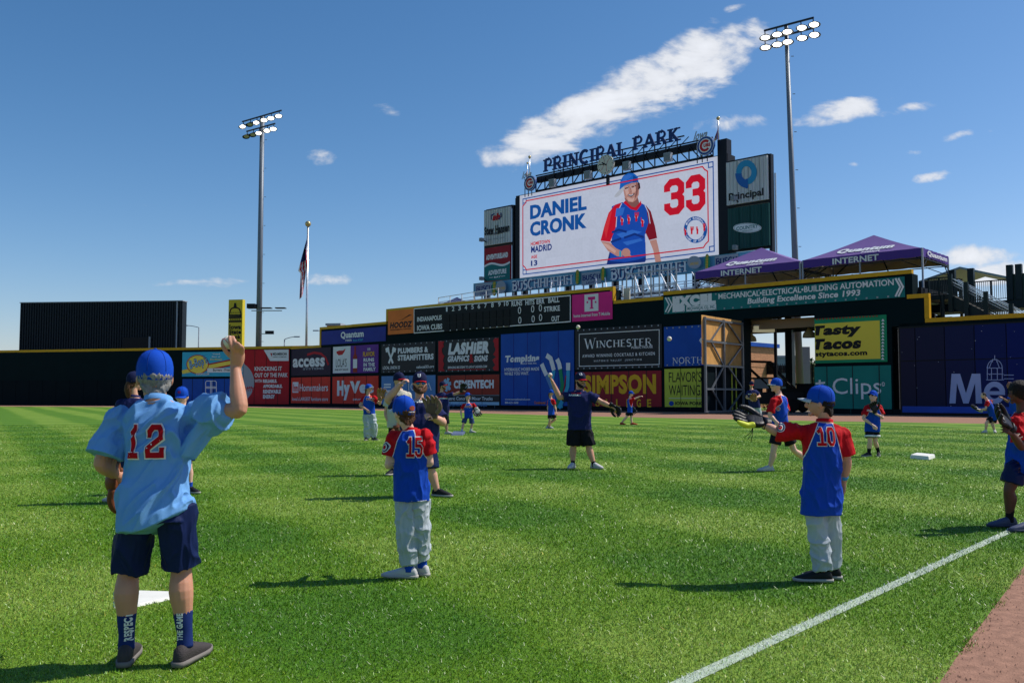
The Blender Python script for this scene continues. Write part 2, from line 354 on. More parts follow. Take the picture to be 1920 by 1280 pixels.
def turf_mat(name, blade):
    m = bpy.data.materials.new(name); m.use_nodes = True; N, L = m.node_tree.nodes, m.node_tree.links; b = N['Principled BSDF']
    g = N.new('ShaderNodeGroup'); g.node_tree = TG
    b.inputs['Roughness'].default_value = .75 if not blade else .42; b.inputs['Specular IOR Level'].default_value = .25 if not blade else .5
    if blade:
        at_ = N.new('ShaderNodeAttribute'); at_.attribute_name = 'tone'
        mul = N.new('ShaderNodeMixRGB'); mul.blend_type = 'MULTIPLY'; mul.inputs[0].default_value = 1
        L.new(g.outputs[0], mul.inputs[1]); L.new(at_.outputs['Color'], mul.inputs[2])
        mx = N.new('ShaderNodeMixRGB'); L.new(at_.outputs['Alpha'], mx.inputs[0]); L.new(mul.outputs[0], mx.inputs[1]); mx.inputs[2].default_value = (.80, .80, .78, 1)
        L.new(mx.outputs[0], b.inputs['Base Color'])
        b.inputs['Subsurface Weight'].default_value = 0
        tr = N.new('ShaderNodeBsdfTranslucent'); L.new(mx.outputs[0], tr.inputs[0]); ms = N.new('ShaderNodeMixShader'); ms.inputs[0].default_value = .16
        L.new(b.outputs[0], ms.inputs[1]); L.new(tr.outputs[0], ms.inputs[2]); L.new(ms.outputs[0], N['Material Output'].inputs[0])
    else:
        geo = N.new('ShaderNodeNewGeometry'); n = N.new('ShaderNodeTexNoise'); n.inputs['Scale'].default_value = 38; n.inputs['Detail'].default_value = 5; L.new(geo.outputs['Position'], n.inputs['Vector'])
        r = N.new('ShaderNodeMapRange'); r.inputs[1].default_value = .3; r.inputs[2].default_value = .7; r.inputs[3].default_value = .45; r.inputs[4].default_value = .95; L.new(n.outputs[0], r.inputs[0])
        x = N.new('ShaderNodeVectorMath'); x.operation = 'SCALE'; L.new(g.outputs[0], x.inputs[0]); L.new(r.outputs[0], x.inputs['Scale']); L.new(x.outputs[0], b.inputs['Base Color'])
        bp = N.new('ShaderNodeBump'); bp.inputs['Strength'].default_value = .8; bp.inputs['Distance'].default_value = .03; L.new(n.outputs[0], bp.inputs['Height']); L.new(bp.outputs[0], b.inputs['Normal'])
    return m
M_turf, M_blade = turf_mat('turf_ground', False), turf_mat('turf_blades', True)
M_clay = mat('clay', (148, 111, 92), .95, var=.28, vscale=14, bump=.7, bscale=70, coord='Object')
M_conc = mat('concrete', (120, 118, 112), .85, var=.15, vscale=1.2, bump=.2, bscale=20)
# ------------------------------------------------------------------ ground
def sheet(name, pts, z, m, kind='structure', lab=None):
    bm = bmesh.new(); vs = [bm.verts.new((p[0], p[1], z)) for p in pts]; f = bm.faces.new(vs)
    if f.normal.z < 0: f.normal_flip()
    bmesh.ops.triangulate(bm, faces=bm.faces[:])
    me = bpy.data.meshes.new(name); bm.normal_update()
    for f in bm.faces:
        if f.normal.z < 0: f.normal_flip()
    bm.to_mesh(me); bm.free(); o = obj_from_mesh(name, me, m); setp(o, kind=kind, label=lab); return o
WC = cplane(100.0)                                   # face of the right-field wall
def wc(px): s = WC.s_at(px, 741); p = WC.a + WC.e * s; return p
JOINT = wc(545)
LEFTP = Vector((-.565 * 130.5, 130.5, 0))
WL = Plane(LEFTP - (JOINT - LEFTP).normalized() * 40, JOINT)
sheet('ground', [(-900, -300), (900, -300), (900, 1500), (-900, 1500)], -.006, mat('far_ground', (104, 112, 84), .95, var=.2, vscale=.02))
edge_px = [(-260, 760.5), (0, 761.8), (470, 763.8), (660, 768), (880, 774), (1100, 780), (1350, 785.5), (1590, 790), (1920, 795), (2150, 799)]
edge = [ground(*p) for p in edge_px]
foul_edge = [ground(1762, 1280), ground(1797, 1227), ground(1835, 1177), ground(1866, 1135), ground(1893, 1100), ground(1920, 1062), ground(1990, 975)]
fe_dir = (foul_edge[-1] - foul_edge[-2]).normalized(); f0 = (foul_edge[0] - foul_edge[1]).normalized()
fe = [foul_edge[0] + f0 * 14] + foul_edge + [foul_edge[-1] + fe_dir * 22]
sheet('warning_track', [(p.x, p.y) for p in edge] + [(60, 25), (60, 80), (25, 100), (-10, 126), (-75, 134), (-120, 146), (-125, 118)], -.002, M_clay)
sheet('infield_track', [(p.x, p.y) for p in fe] + [(60, 30), (60, -30), (0, -30)], .003, M_clay)
turf_poly = [(p.x, p.y) for p in edge] + [(30, 28)] + [(p.x, p.y) for p in reversed(fe)] + [(-8, -24), (-120, -24), (-120, 117)]
sheet('field', turf_poly, .002, M_turf)
# grass blades: real, denser close to the camera
LINE_A, LINE_B = ground(1280, 1280), ground(1889, 998)
ld = (LINE_B - LINE_A).normalized(); ln = Vector((-ld.y, ld.x, 0))
def build_grass(NB=640000):
    Y = 3.9 * (44 / 3.9) ** (RNG.random(NB) ** 1.12); half = Y * .66 + .6
    X = (RNG.random(NB) * 2 - 1) * half
    # keep what lies on the turf side of the clay edge
    ex = np.interp(Y, [p.y for p in fe], [p.x for p in fe]) if fe[0].y < fe[-1].y else np.full(NB, 99.)
    keep = X < ex + RNG.normal(0, .02, NB) + .045 * np.sin(Y * 9.3) * np.sin(Y * 3.1 + 1) + .05 * (RNG.random(NB) < .03)
    X, Y = X[keep], Y[keep]; n = len(X)
    dl = np.abs((X - LINE_A.x) * ln.x + (Y - LINE_A.y) * ln.y); wn = .044 + RNG.normal(0, .007, n)
    white = ((dl < wn) & (RNG.random(n) < .62)).astype(np.float32)
    k = np.clip(Y / 5.5, .8, 5.0) ** .8
    h = (.009 + .010 * RNG.random(n)) * np.minimum(k, 1.35); w = (.0019 + .0014 * RNG.random(n)) * k
    a = RNG.random(n) * 6.283; lean = RNG.normal(0, .85, n) * h; la = RNG.random(n) * 6.283
    dx, dy = np.cos(a) * w, np.sin(a) * w; lx, ly = np.cos(la) * lean, np.sin(la) * lean
    z0 = np.full(n, .001)
    v = np.empty((n, 4, 3), np.float32)
    v[:, 0] = np.stack([X - dx, Y - dy, z0], 1); v[:, 1] = np.stack([X + dx, Y + dy, z0], 1)
    v[:, 2] = np.stack([X + dx * .35 + lx, Y + dy * .35 + ly, h], 1); v[:, 3] = np.stack([X - dx * .35 + lx, Y - dy * .35 + ly, h], 1)
    me = bpy.data.meshes.new('grass'); me.vertices.add(n * 4); me.vertices.foreach_set('co', v.ravel())
    me.loops.add(n * 4); me.loops.foreach_set('vertex_index', np.arange(n * 4, dtype=np.int32))
    me.polygons.add(n); me.polygons.foreach_set('loop_start', np.arange(0, n * 4, 4, dtype=np.int32)); me.polygons.foreach_set('loop_total', np.full(n, 4, np.int32))
    me.update()
    ca = me.color_attributes.new('tone', 'FLOAT_COLOR', 'POINT')
    vf_ = np.clip(7.0 / Y, .3, 1); t = .82 + (.45 + 1.0 * RNG.random(n) ** 1.5 - .82) * vf_; dry = (RNG.random(n) < .035 * vf_)
    c = np.stack([t * np.where(dry, 2.2, 1) * (1 + .18 * RNG.normal(0, 1, n)), t * np.where(dry, 1.35, 1), t * np.where(dry, 3.0, 1), white], 1).astype(np.float32)
    ca.data.foreach_set('color', np.repeat(np.clip(c, 0, 4), 4, 0).ravel())
    o = obj_from_mesh('grass', me, M_blade); setp(o, 'short mown green grass blades of the ball field', 'grass', kind='stuff')
build_grass()
def build_grit(n=2600):
    Y = 3.9 + 6 * RNG.random(n) ** 1.4; ex = np.interp(Y, [p.y for p in fe], [p.x for p in fe]); X = ex - .03 + .9 * RNG.random(n) ** 1.8; r = .002 + .005 * RNG.random(n) ** 3
    T = np.array([(1, 0, 0), (-.5, .87, 0), (-.5, -.87, 0), (0, 0, .9)]); V = (np.stack([X, Y, np.full(n, .006)], 1)[:, None, :] + T[None] * r[:, None, None] * (.7 + .6 * RNG.random((n, 4, 1)))).reshape(-1, 3); b = np.arange(n)[:, None] * 4
    F = np.concatenate([b + [0, 1, 3], b + [1, 2, 3], b + [2, 0, 3]]); me = bpy.data.meshes.new('grit'); me.from_pydata(V.tolist(), [], F.tolist()); o = obj_from_mesh('grit', me, M_clay); setp(o, 'loose crumbs of reddish clay along the edge of the grass', 'gravel', kind='stuff')
build_grit()
# chalk foul line, as a sheet under the blades
M_chalk = mat('chalk', (168, 182, 160), .9, var=.3, vscale=60, bump=.4, bscale=80)
a0, a1 = LINE_A - ld * 8, LINE_B + ld * 45
sheet('foul_line', [(a0 + ln * .043)[:2], (a0 - ln * .043)[:2], (a1 - ln * .043)[:2], (a1 + ln * .043)[:2]], .006, M_chalk)
# ------------------------------------------------------------------ outfield walls
def sz(px, py, pl=WC): return pl.hit(px, py)
wall = empty('outfield_wall', mw=WC.M); setp(wall, 'tall dark green right-field wall with yellow top edge carrying the advertising banners', 'wall')
TH = 1.2
def wbox(x0, x1, z0, z1, name='wall_section', th=TH, m=M_wall, front=0.0):
    return MB().box(x0, x1, z0, z1, -th + front, front).build(name, m, wall, mw=WC.M)
s545, s602, s727, s1152, s1245, s1395, s1528, s1672, s1687, s1716, s1736, s1990 = [WC.s_at(p, 660) for p in (545, 602, 727, 1151, 1245, 1395, 1528, 1673, 1687, 1714, 1736, 2150)]
hA = 7.45; hB = (sz(602, 617)[1] + sz(727, 608)[1]) / 2; hC = (sz(727, 583)[1] + sz(1150, 544)[1]) / 2
hD = (sz(1151, 570)[1] + sz(1245, 561)[1]) / 2; hE = (sz(1245, 552)[1] + sz(1714, 514)[1]) / 2; hG = (sz(1736, 605)[1] + sz(1920, 594)[1]) / 2
hGate = (sz(1395, 597)[1] + sz(1528, 590)[1]) / 2; hStep = sz(1722, 559)[1]
wbox(s545, s602, 0, hA); wbox(s602, s727, 0, hB); wbox(s727, s1152, 0, hC); wbox(s1152, s1245, 0, hD)
wbox(s1245, s1395, 0, hE); wbox(s1395, s1528, hGate, hE); wbox(s1528, s1672, 0, hE)
wbox(s1672, s1716, sz(1680, 612)[1], hE); wbox(s1716, s1736, sz(1680, 612)[1], hStep); wbox(s1687, s1990, 0, hG, 'wall_section')
MB().box(s1672 - .0, s1687 + .3, 0, sz(1680, 612)[1] - .002, -1.9, -1.6).build('wall_section', M_dgreen, wall, mw=WC.M)
def cap(x0, x1, z, v=False):
    b = MB().box(x0, x1, z, z + .3, -TH * .3, .06) if not v else MB().box(x0, x0 + .32, x1, z, -TH * .3, .06)
    return b.build('yellow_edge', M_yel, wall, mw=WC.M)
# the yellow line is made of lengths of rail
def caprun(x0, x1, z, step=6.0):
    n = max(1, round((x1 - x0) / step))
    for i in range(n):
        a, b = x0 + (x1 - x0) * i / n, x0 + (x1 - x0) * (i + 1) / n
        cap(a + .01, b - .01, z + random.uniform(-.015, .015))
caprun(s545, s602, hA); caprun(s602 - .3, s727 - .3, hB); caprun(s727 - .3, s1152, hC); caprun(s1152 + .02, s1245 - .02, hD); caprun(s1245, s1716, hE)
caprun(s1716 - .4, s1736 + .32, hStep); cap(s1736, hG + .3, hStep - .002, True); caprun(s1736 + .01, s1990, hG)
cap(s727 - .3, hB + .3, hC - .002, True); cap(s1152 - .31, hD + .3, hC - .002, True); cap(s602 - .3, hA + .3, hB - .002, True)
# base pad of the wall
for i in range(60):
    a = s545 + (s1990 - s545) * i / 60; b = s545 + (s1990 - s545) * (i + 1) / 60
    if b > s1395 - .2 and a < s1528 + .1: continue
    MB().box(a + .015, b - .015, 0, .42, .0, .10).build('base_pad', M_pad, wall, mw=WC.M)
lwall = empty('centre_wall', mw=WL.M); setp(lwall, 'long dark green centre-field wall with yellow top edge below the black batter\'s eye', 'wall')
sl0, sl1 = 0.0, (JOINT - WL.a).length
def lbox(x0, x1, z0, z1, f0, f1, name, m): return MB().box(x0, x1, z0, z1, f0, f1).build(name, m, lwall, mw=WL.M)
lbox(sl0 - 40, sl1 + .35, 0, 7.55, -1.2, 0, 'wall_section', M_wall)
n = 40
for i in range(n):
    a, b = sl0 - 5 + (sl1 + 5) * i / n, sl0 - 5 + (sl1 + 5) * (i + 1) / n
    lbox(a + .02, b - .02, .0, 3.55, .0, .09, 'pad_panel', M_pad)
    if i % 3 == 0: lbox(a + .01, b + (b - a) * 2 - .01, 7.55 + random.uniform(-.01, .02), 7.88, -.3, .05, 'yellow_edge', M_yel)
lbox(sl0 - 5, sl1, 3.56, 7.5, .0, .05, 'upper_panel', M_wall)
# ------------------------------------------------------------------ advertising on the walls
def pm(n, c, r=.45, **k): return mat('print_' + n, c, r, var=.13, vscale=.55, bump=.35, bscale=1.3, spec=.12, **k)
P_cyan = pm('cyan', (60, 170, 205)); P_yel = pm('yellow', (238, 214, 90)); P_blue = pm('blue', (26, 78, 168)); P_dred = pm('deep_red', (176, 34, 44))
P_maroon = pm('maroon', (150, 34, 46)); P_orange = pm('orange', (224, 118, 50)); P_pink = pm('pink', (214, 44, 132)); P_purple = pm('purple', (98, 48, 140))
P_teal = pm('teal', (26, 112, 112)); P_teal2 = pm('teal_green', (22, 122, 112)); P_lime = pm('lime', (196, 206, 72)); P_gold = pm('gold', (228, 176, 40))
P_plum = pm('plum', (48, 38, 58)); P_steelblue = pm('steel_blue', (88, 134, 186)); P_rust = pm('rust', (150, 52, 40)); P_sky = pm('pale_blue', (150, 190, 216))
P_led = pm('led_navy', (32, 40, 92)); P_led2 = pm('led_blue', (22, 42, 130)); P_led3 = pm('led_light_blue', (40, 76, 170)); P_hred = pm('bright_red', (214, 58, 44)); P_green = pm('green', (26, 140, 96))
P_royal = pm('royal', (40, 52, 140)); P_ledw = pm('led_white', (150, 165, 205)); P_bd = pm('board_black', (24, 30, 34))
def dots(sg, n, rows=2, m=None):   # grommets along the edges of a hung banner
    mb = MB()
    for i in range(n):
        x = sg.w * (i + .5) / n
        for z in (.12, sg.h - .12): mb.box(x - .06, x + .06, z - .06, z + .06, sg.th, sg.th + .03)
    o = mb.build('grommets', m or M_gry, sg.root); return o
def seams(sg, xs, m=None):         # joints between wall pads under a printed skin
    for x in xs:
        a = sg.loc(x, 730)[0]; MB().box(a - .03, a + .03, 0, sg.h, sg.th, sg.th + .02).build('pad_joint', m or M_blk, sg.root)
g = Sign('banner', WL, 343, 457, 661, 706, 658, 705, P_cyan, 'cyan burger restaurant banner with a bat and bun logo on the centre-field wall', off=.1)
g.line([(343, 697), (360, 693), (362, 690)], .45, P_dred); g.line([(388, 689), (452, 676)], .9, P_dred); g.line([(343, 697.5), (450, 676.5)], .5, P_yel)
g.disc(372, 683, 21, 18, P_dred); g.disc(372, 683, 19.5, 16.5, P_yel)
g.rect(390, 456, 690, 698, M_wht); g.text('Burgers - Fries - Drinks', 401, 452, 691, 697, M_blk)
t = g.text('B-Bop\'s', 357, 392, 670, 693, M_navy, bold=.06); t2 = g.text('B-Bop\'s', 357.5, 391.5, 671, 692, P_sky, bold=.0)
for o_ in (t, t2): o_.data.transform(Matrix.Rotation(R(14), 4, 'Z') @ Matrix.Translation((0, 0, 0))); o_.data.transform(Matrix.Translation((.45, -.55, 0)))
g.text('Voted', 400, 414, 662, 665, M_wht); g.text('Best of', 399, 415, 667, 670, M_wht); g.text('Des Moines!', 396, 418, 672, 675, P_yel); g.text('B-BOPS.COM', 370, 394, 699, 703, M_wht)
g.disc(446, 680, 11, 13, M_wht); g.line([(438, 676), (444, 684), (452, 686)], .25, P_dred)
g = Sign('banner', WL, 343, 457, 710, 758, 710, 758, P_blue, 'royal blue banner with a white window-cross emblem below the burger banner', off=.1)
for q in ([(387, 716), (389, 714), (405, 714), (407, 716), (407, 736), (405, 738), (389, 738), (387, 736), (387, 716)], [(396, 714), (396, 738)], [(398.5, 714), (398.5, 738)], [(387, 725), (407, 725)], [(387, 727.5), (407, 727.5)]):
    g.line(q, .09, M_wht)
seams(g, (362, 382, 402, 422, 441))
g = Sign('banner', WL, 457.5, 543, 656, 757, 654.5, 757.5, P_dred, 'red energy company banner with a huge baseball at its left edge', off=.1)
a = [(457.6, 756), (457.6, 676)] + [(437 + 41 * math.cos(R(t)), 717 - 41 * math.sin(R(t))) for t in range(56, -72, -8)]
a = [p for p in a if p[0] > 457]; a.reverse(); g.poly(a, M_gry)
g.line([(458, 733), (464, 728), (470, 726), (477, 728)], .12, P_dred); [g.line([(461 + 4 * i, 724), (463 + 4 * i, 733)], .1, P_dred) for i in range(4)]
g.poly([(508, 676.5), (542.6, 676.5), (542.6, 655), (496, 656)], M_wht); g.text('MIDAMERICAN', 513, 539, 661, 666, M_blk, bold=.04); g.text('ENERGY COMPANY', 513, 539, 668, 670, M_blk); g.poly([(508, 662), (511, 669), (512, 662)], P_dred)
g.text('KNOCKING IT', 479, 530, 687, 695, M_wht); g.text('OUT OF THE PARK', 479, 541, 699, 707, M_wht); g.text('WITH', 479, 493, 711, 717, M_wht)
for s_, x, y in (('RELIABLE,', 521, 711), ('AFFORDABLE,', 531, 720.5), ('RENEWABLE', 528, 730), ('ENERGY', 517, 739.5)): g.text(s_, 495, x, y, y + 7.5, M_wht, bold=.06)
seams(g, (478, 500, 522))
OF = .012
g = Sign('banner', WC, 547, 621, 655, 704, 651, 703, P_plum, 'dark plum banner with white access lettering and a red arc', off=OF)
g.text('access', 550, 610, 671, 688, M_wht, bold=.04); g.text('SYSTEMS', 569, 608, 689, 693, M_gry, bold=.02); g.line([(577, 665), (590, 661), (603, 663), (612, 671), (617, 684)], .3, P_dred)
g = Sign('banner', WC, 546.5, 619.5, 708.5, 758, 705.5, 759, P_hred, 'red furniture store banner with white lettering below the plum banner', off=OF)
g.rect(549.5, 560.5, 716, 736, M_wht); g.text('hm', 551, 559.5, 720, 734, P_hred, bold=.04); g.text('Homemakers', 563, 616, 719.5, 733, M_wht, bold=.01); g.text('Iowa\'s LARGEST furniture store', 549, 616, 744, 751, M_wht, bold=.01); seams(g, (566, 585, 603))
g = Sign('banner', WC, 625, 710, 650, 699.5, 645.5, 699, P_purple, 'white and purple hot sauce banner with a bottle and a chili pepper', off=OF)
g.rect(625.5, 658, 649.5, 699, M_wht); g.poly([(632, 662), (636, 666), (643, 665), (647, 659), (649, 653), (644, 657), (637, 657), (632, 659)], M_red)
g.text('LOLA\'S', 631, 651, 672, 688, M_blk, bold=.0); g.text('FINE HOT SAUCE', 629, 654, 691, 694.5, M_blk)
g.poly([(663, 698), (671, 698), (671, 668), (668.5, 663), (668.5, 649), (665.5, 649), (665.5, 663), (663, 668)], P_rust, 'bottle_print'); g.rect(663.2, 670.8, 673, 690, M_wht)
g.text('OUR', 690, 696, 652, 657, M_wht); g.text('FLAVOR', 682, 704, 659, 668, P_gold, bold=.03)
for s_, x, y in (('RUNS', 703, 671), ('IN THE', 704, 680), ('FAMILY', 706, 688.5)): g.text(s_, 683, x, y, y + 6.8, M_wht, bold=.05)
g = Sign('banner', WC, 624, 710, 707, 758.5, 703.5, 760, P_hred, 'red grocery banner with big white slab lettering beside the grey-trousered player', off=OF)
g.text('Hy', 633, 657, 713, 750, M_wht, bold=.07); g.text('Vee', 657, 702, 714, 737, M_wht, bold=.07); g.text('EMPLOYEE OWNED', 663, 700, 747, 750.5, M_wht); seams(g, (645, 666, 688))
g = Sign('banner', WC, 716, 817, 645.5, 699, 639.5, 696.5, M_blkb, 'black union banner with crossed tools and white lettering', off=OF)
g.text('PLUMBERS &', 747, 804, 651, 661.5, M_wht, bold=.05); g.text('STEAMFITTERS', 747, 814, 664, 675, M_wht, bold=.05); g.text('LOCAL UNION 33', 719, 751, 686, 692, M_wht, bold=.02); g.text('ualocal33.org', 782, 815, 684.5, 691.5, M_wht, bold=.02)
g.line([(730, 681), (740, 655)], .3, M_wht); g.line([(738, 681), (728, 655)], .3, M_wht); g.line([(724.5, 657), (731, 654)], .5, M_wht); g.line([(737, 654), (743.5, 657)], .5, M_wht); dots(g, 10)
g = Sign('banner', WC, 716, 817, 705.5, 764, 702.5, 764.5, P_steelblue, 'steel blue state banner with white serif letters partly hidden by two men', off=OF)
g.text('IOWA', 766, 811, 717, 732, M_wht, serif=True, t=.11, thin=.05); g.rect(721, 734, 719, 722, M_wht); g.rect(721, 734, 724, 727, M_wht); g.poly([(722, 731), (728, 742), (734, 731)], M_wht); seams(g, (740, 766, 792))
g = Sign('banner', WC, 822, 937, 638.5, 697.5, 631.5, 695.5, M_blkb, 'black sign-maker banner with torn red edges and slanted white lettering', off=OF)
g.text('LASHiER', 841, 918, 641, 664, M_wht, bold=.07, shear=.18); g.text('GRAPHiCS', 840, 880, 666.5, 678, M_wht, bold=.05, shear=.15); g.text('&', 881, 889, 663, 680, P_dred); g.text('SiGNS', 890, 915, 666, 677.5, M_wht, bold=.05, shear=.15)
g.text('BRINGING BIG IDEAS TO LIFE AT LASHIER.COM', 841, 914, 685.5, 690, M_wht, bold=.02, shear=.1); g.line([(841, 693), (912, 692)], .08, P_dred)
pts = [(823.5, 696), (823.5, 639.5)]; ps = [(832 + random.uniform(-2.5, 5), 640 + i * 4.6) for i in range(13)]; g.poly([(823.5, 696)] + list(reversed(ps)) + [(823.5, 639.5)], P_dred, 'torn_edge')
ps = [(929 + random.uniform(-5, 2.5), 633.5 + i * 5.1) for i in range(13)]; g.poly([(936, 634)] + ps + [(936, 695)], P_dred, 'torn_edge'); dots(g, 10)
g = Sign('banner', WC, 821, 937.5, 704.5, 764.5, 700.5, 765.5, M_blkb, 'concrete mixer banner with rust red top and pale blue foot strip', off=OF)
g.rect(822, 937, 703, 739.5, P_rust, extra=-.002); g.rect(822, 937, 740.5, 741.3, M_gry); g.rect(822, 937, 753, 764, P_sky)
g.text('CEMENTECH', 852, 927, 712, 728, M_wht, bold=.06); g.text('Volumetric Concrete Mixer Trucks', 824, 925, 743.5, 750, M_wht, bold=.02); g.text('Manufactured in Indianola, Iowa', 827, 914, 755, 762, P_steelblue)
for i in range(6):
    q = R(60 * i + 20); cx, cy = 840 + 4.6 * math.cos(q), 721 + 8 * math.sin(q); g.line([(840 + 1.5 * math.cos(q), 721 + 2.5 * math.sin(q)), (840 + 7.5 * math.cos(q + .5), 721 + 13 * math.sin(q + .5))], .38, P_sky)
seams(g, (845, 874, 905))
g = Sign('banner', WC, 940, 1077, 626, 766, 619.5, 767, P_blue, 'tall blue hydraulic hose banner with curving hoses behind the ball thrower', off=OF)
seams(g, (964, 990, 1014, 1048), P_royal); g.rect(940.5, 1076.5, 695.6, 696.6, P_royal, 'pad_joint')
g.text('Tompkins', 947, 1011, 665.5, 682, M_wht, bold=.06, shear=.15); g.text('INDUSTRIES, INC.', 978, 1008, 680, 683, M_wht); g.text('HYDRAULIC HOSES MADE', 947, 1012, 689, 695, M_wht, bold=.02); g.text('WHILE YOU WAIT.', 947, 993, 697, 703, M_wht, bold=.02)
g.text('www.tompkinsind.com', 948, 995, 746.5, 751, M_wht); g.text('800-625-3608', 948, 973, 752.5, 756.5, M_wht); g.text('Continental', 1003, 1024, 752, 757, P_orange, bold=.03)
for tip, body, mm in (([(1017, 682), (1021, 692), (1026, 703)], [(1026, 703), (1036, 728), (1042, 765)], P_steelblue), ([(1026, 666), (1034, 672), (1038, 686), (1040, 694)], [(1040, 694), (1036, 715), (1048, 740), (1054, 765)], P_cyan), ([(1046, 673), (1050, 682), (1052, 692)], [(1052, 692), (1056, 722), (1050, 745), (1044, 765)], P_green), ([(1067, 680), (1067, 694)], [(1067, 694), (1066, 724), (1058, 748), (1049, 765)], P_cyan)):
    g.line(body, .42, mm, 'hose_print'); g.line(tip, .5, M_wht, 'fitting_print')
g.line([(1063, 704), (1060, 727), (1056, 742)], .12, P_dred)
g = Sign('banner', WC, 1079.5, 1242, 616.5, 692.5, 608, 690, M_blkb, 'black public house banner with thin white frame and serif lettering', off=OF)
g.line([(1087, 626.5), (1237, 618), (1237, 683), (1087, 686.5), (1087, 626)], .07, M_wht, 'border'); dots(g, 14)
g.text('W', 1096, 1119, 634, 654, M_wht, serif=True, t=.13, thin=.04, ser=.035); g.text('INCHESTER', 1119, 1224, 635.5, 650.5, M_wht, serif=True, t=.15, thin=.055, ser=.05)
g.text('PUBLIC HOUSE', 1185, 1225, 648.5, 653, M_wht); g.text('AWARD WINNING COCKTAILS & KITCHEN', 1093, 1229, 662, 668, M_wht, sp=1.25); g.text('HISTORIC VALLEY  JUNCTION', 1115, 1204, 673.5, 678, M_wht, sp=1.6)
g = Sign('banner', WC, 1080, 1241, 697.5, 768, 694.5, 769, P_maroon, 'maroon college banner with tall gold block lettering', off=OF)
seams(g, (1111, 1147, 1180, 1213), M_blkb); g.text('SIMPSON', 1095, 1231, 702, 738.5, P_gold, bold=.05)
for i, ch in enumerate('COLLEGE'): g.text(ch, 1098 + 19.4 * i, 1106 + 19.4 * i, 748, 763, P_gold, bold=.03)
g = Sign('banner', WC, 1246, 1330, 613, 686.5, 608, 685.5, P_blue, 'plain blue banner reading NORTH, cut off by the open gate leaf', off=OF)
g.text('NORTH', 1262, 1318, 669, 681.5, M_wht, serif=True, t=.12, thin=.05); g.line([(1319, 631), (1314, 638), (1319, 645)], .18, M_wht); dots(g, 7)
g = Sign('banner', WC, 1247, 1330, 692.5, 767, 689, 768, P_lime, 'lime green pork banner with tall black lettering beside the gate leaf', off=OF)
g.text('FLAVOR\'S', 1255, 1316, 696.5, 716, M_blk, bold=.0); g.text('WAITING.', 1255, 1317, 721.5, 741, M_blk, bold=.0); g.rect(1255, 1317, 746, 746.8, M_wht); g.text('IOWA PORK', 1267, 1318, 752.5, 759, M_blk, bold=.03); g.disc(1260, 756, 4.5, 4.5, P_blue); seams(g, (1277, 1307), mat('lime_joint', (120, 130, 44)))
g = Sign('scoreboard', WC, 778, 1072, 578.5, 625, 553.5, 603.5, P_bd, 'long black hand-operated inning scoreboard with white team names and inning numbers', 'scoreboard', off=.02, th=.15)
g.line([(778.6, 579), (1071.5, 554.3), (1071.5, 603), (778.6, 624.3), (778.6, 579)], .1, M_wht, 'border')
SL = mat('slot_black', (12, 15, 18), .6)
for i in range(10):
    x = 840.5 + 12.35 * i + .05 * i * i * .4; yt = 590 - i * 1.05
    for r_ in (0, 1):
        a, z1 = g.loc(x - 5, yt + r_ * 17); b, z0 = g.loc(x + 5, yt + 14 + r_ * 17)
        MB().box(a, b, z0, z1, g.th, g.th + .05).build('slot_door', SL, g.root)
for i, ch in enumerate(['1', '2', '3', '4', '5', '6', '7', '8', '9', '10']):
    x = (840, 852, 864, 876, 888.5, 900.5, 913, 926, 939, 952)[i]; y = 580 - (x - 840) * .093; w = 2.4 if i < 9 else 4.2
    g.text(ch, x - w + (1 if i == 0 else 0), x + w - (1 if i == 0 else 0), y - 4.3, y + 4.3, M_wht, bold=.02)
for s_, x0, x1, y0, y1 in (('INDIANAPOLIS', 785, 831, 592.5, 601.5), ('IOWA CUBS', 785, 832, 608.5, 618.5), ('RUNS', 962, 982, 564.5, 574), ('HITS', 988, 1005, 562, 572), ('ERR', 1009, 1024, 560.5, 570), ('BALL', 1031, 1052, 557.5, 567.5), ('STRIKE', 1023, 1053, 574, 584), ('OUT', 1037, 1052, 592.5, 602.5)):
    g.text(s_, x0, x1, y0, y1, M_wht, bold=.03)
for x, y in ((977.3, 582), (1002, 579.5), (1016.5, 577.5), (978, 600.5), (1003, 598), (1017, 595.5)): g.text('0', x - 3, x + 3, y - 6.5, y + 6.5, M_wht, bold=.0)
g = Sign('banner', WC, 728.5, 777, 583, 627, 578.5, 624.5, P_orange, 'orange banner with slanted black lettering and a swoosh left of the scoreboard', off=.02)
g.text('HOODZ', 732, 773, 603, 614.5, M_blk, bold=.05, shear=.2); g.poly([(746, 600), (756, 599.5), (768, 590), (774, 589.5), (762, 594), (755, 599)], M_blk); g.text('ENVIRONMENTAL CLEANING', 733, 772, 616, 618.5, M_blk)
g = Sign('banner', WC, 1073.5, 1149, 552.5, 603, 546.5, 598.5, P_pink, 'magenta phone company banner with a grey T emblem right of the scoreboard', off=.02)
g.rect(1097, 1123, 551.5, 583.5, M_wht); g.text('T', 1104, 1117, 557, 578, P_pink, bold=.05); g.rect(1101, 1104, 565, 568.5, P_pink); g.rect(1116.5, 1119.5, 564.5, 568, P_pink); g.rect(1103.5, 1117, 556.5, 559.5, P_pink); g.rect(1107, 1114, 576.5, 578.8, P_pink)
g.text('home internet from T-Mobile', 1077, 1145, 587, 593, M_wht)
g = Sign('banner', WC, 604, 724, 620.5, 645.5, 612.5, 640.5, P_royal, 'long royal blue internet company banner on the lower step of the wall', off=.02)
g.text('Quantum', 640, 683, 620.5, 635, M_wht, bold=.04); g.text('FIBER', 649, 661, 636, 639.8, M_wht); g.text('from AT&T', 663, 682, 635.5, 639.3, P_cyan)
g = Sign('banner', WC, 1246, 1697, 557.5, 588.5, 518, 557.5, P_teal, 'very long teal contractor banner above the gate', off=.02)
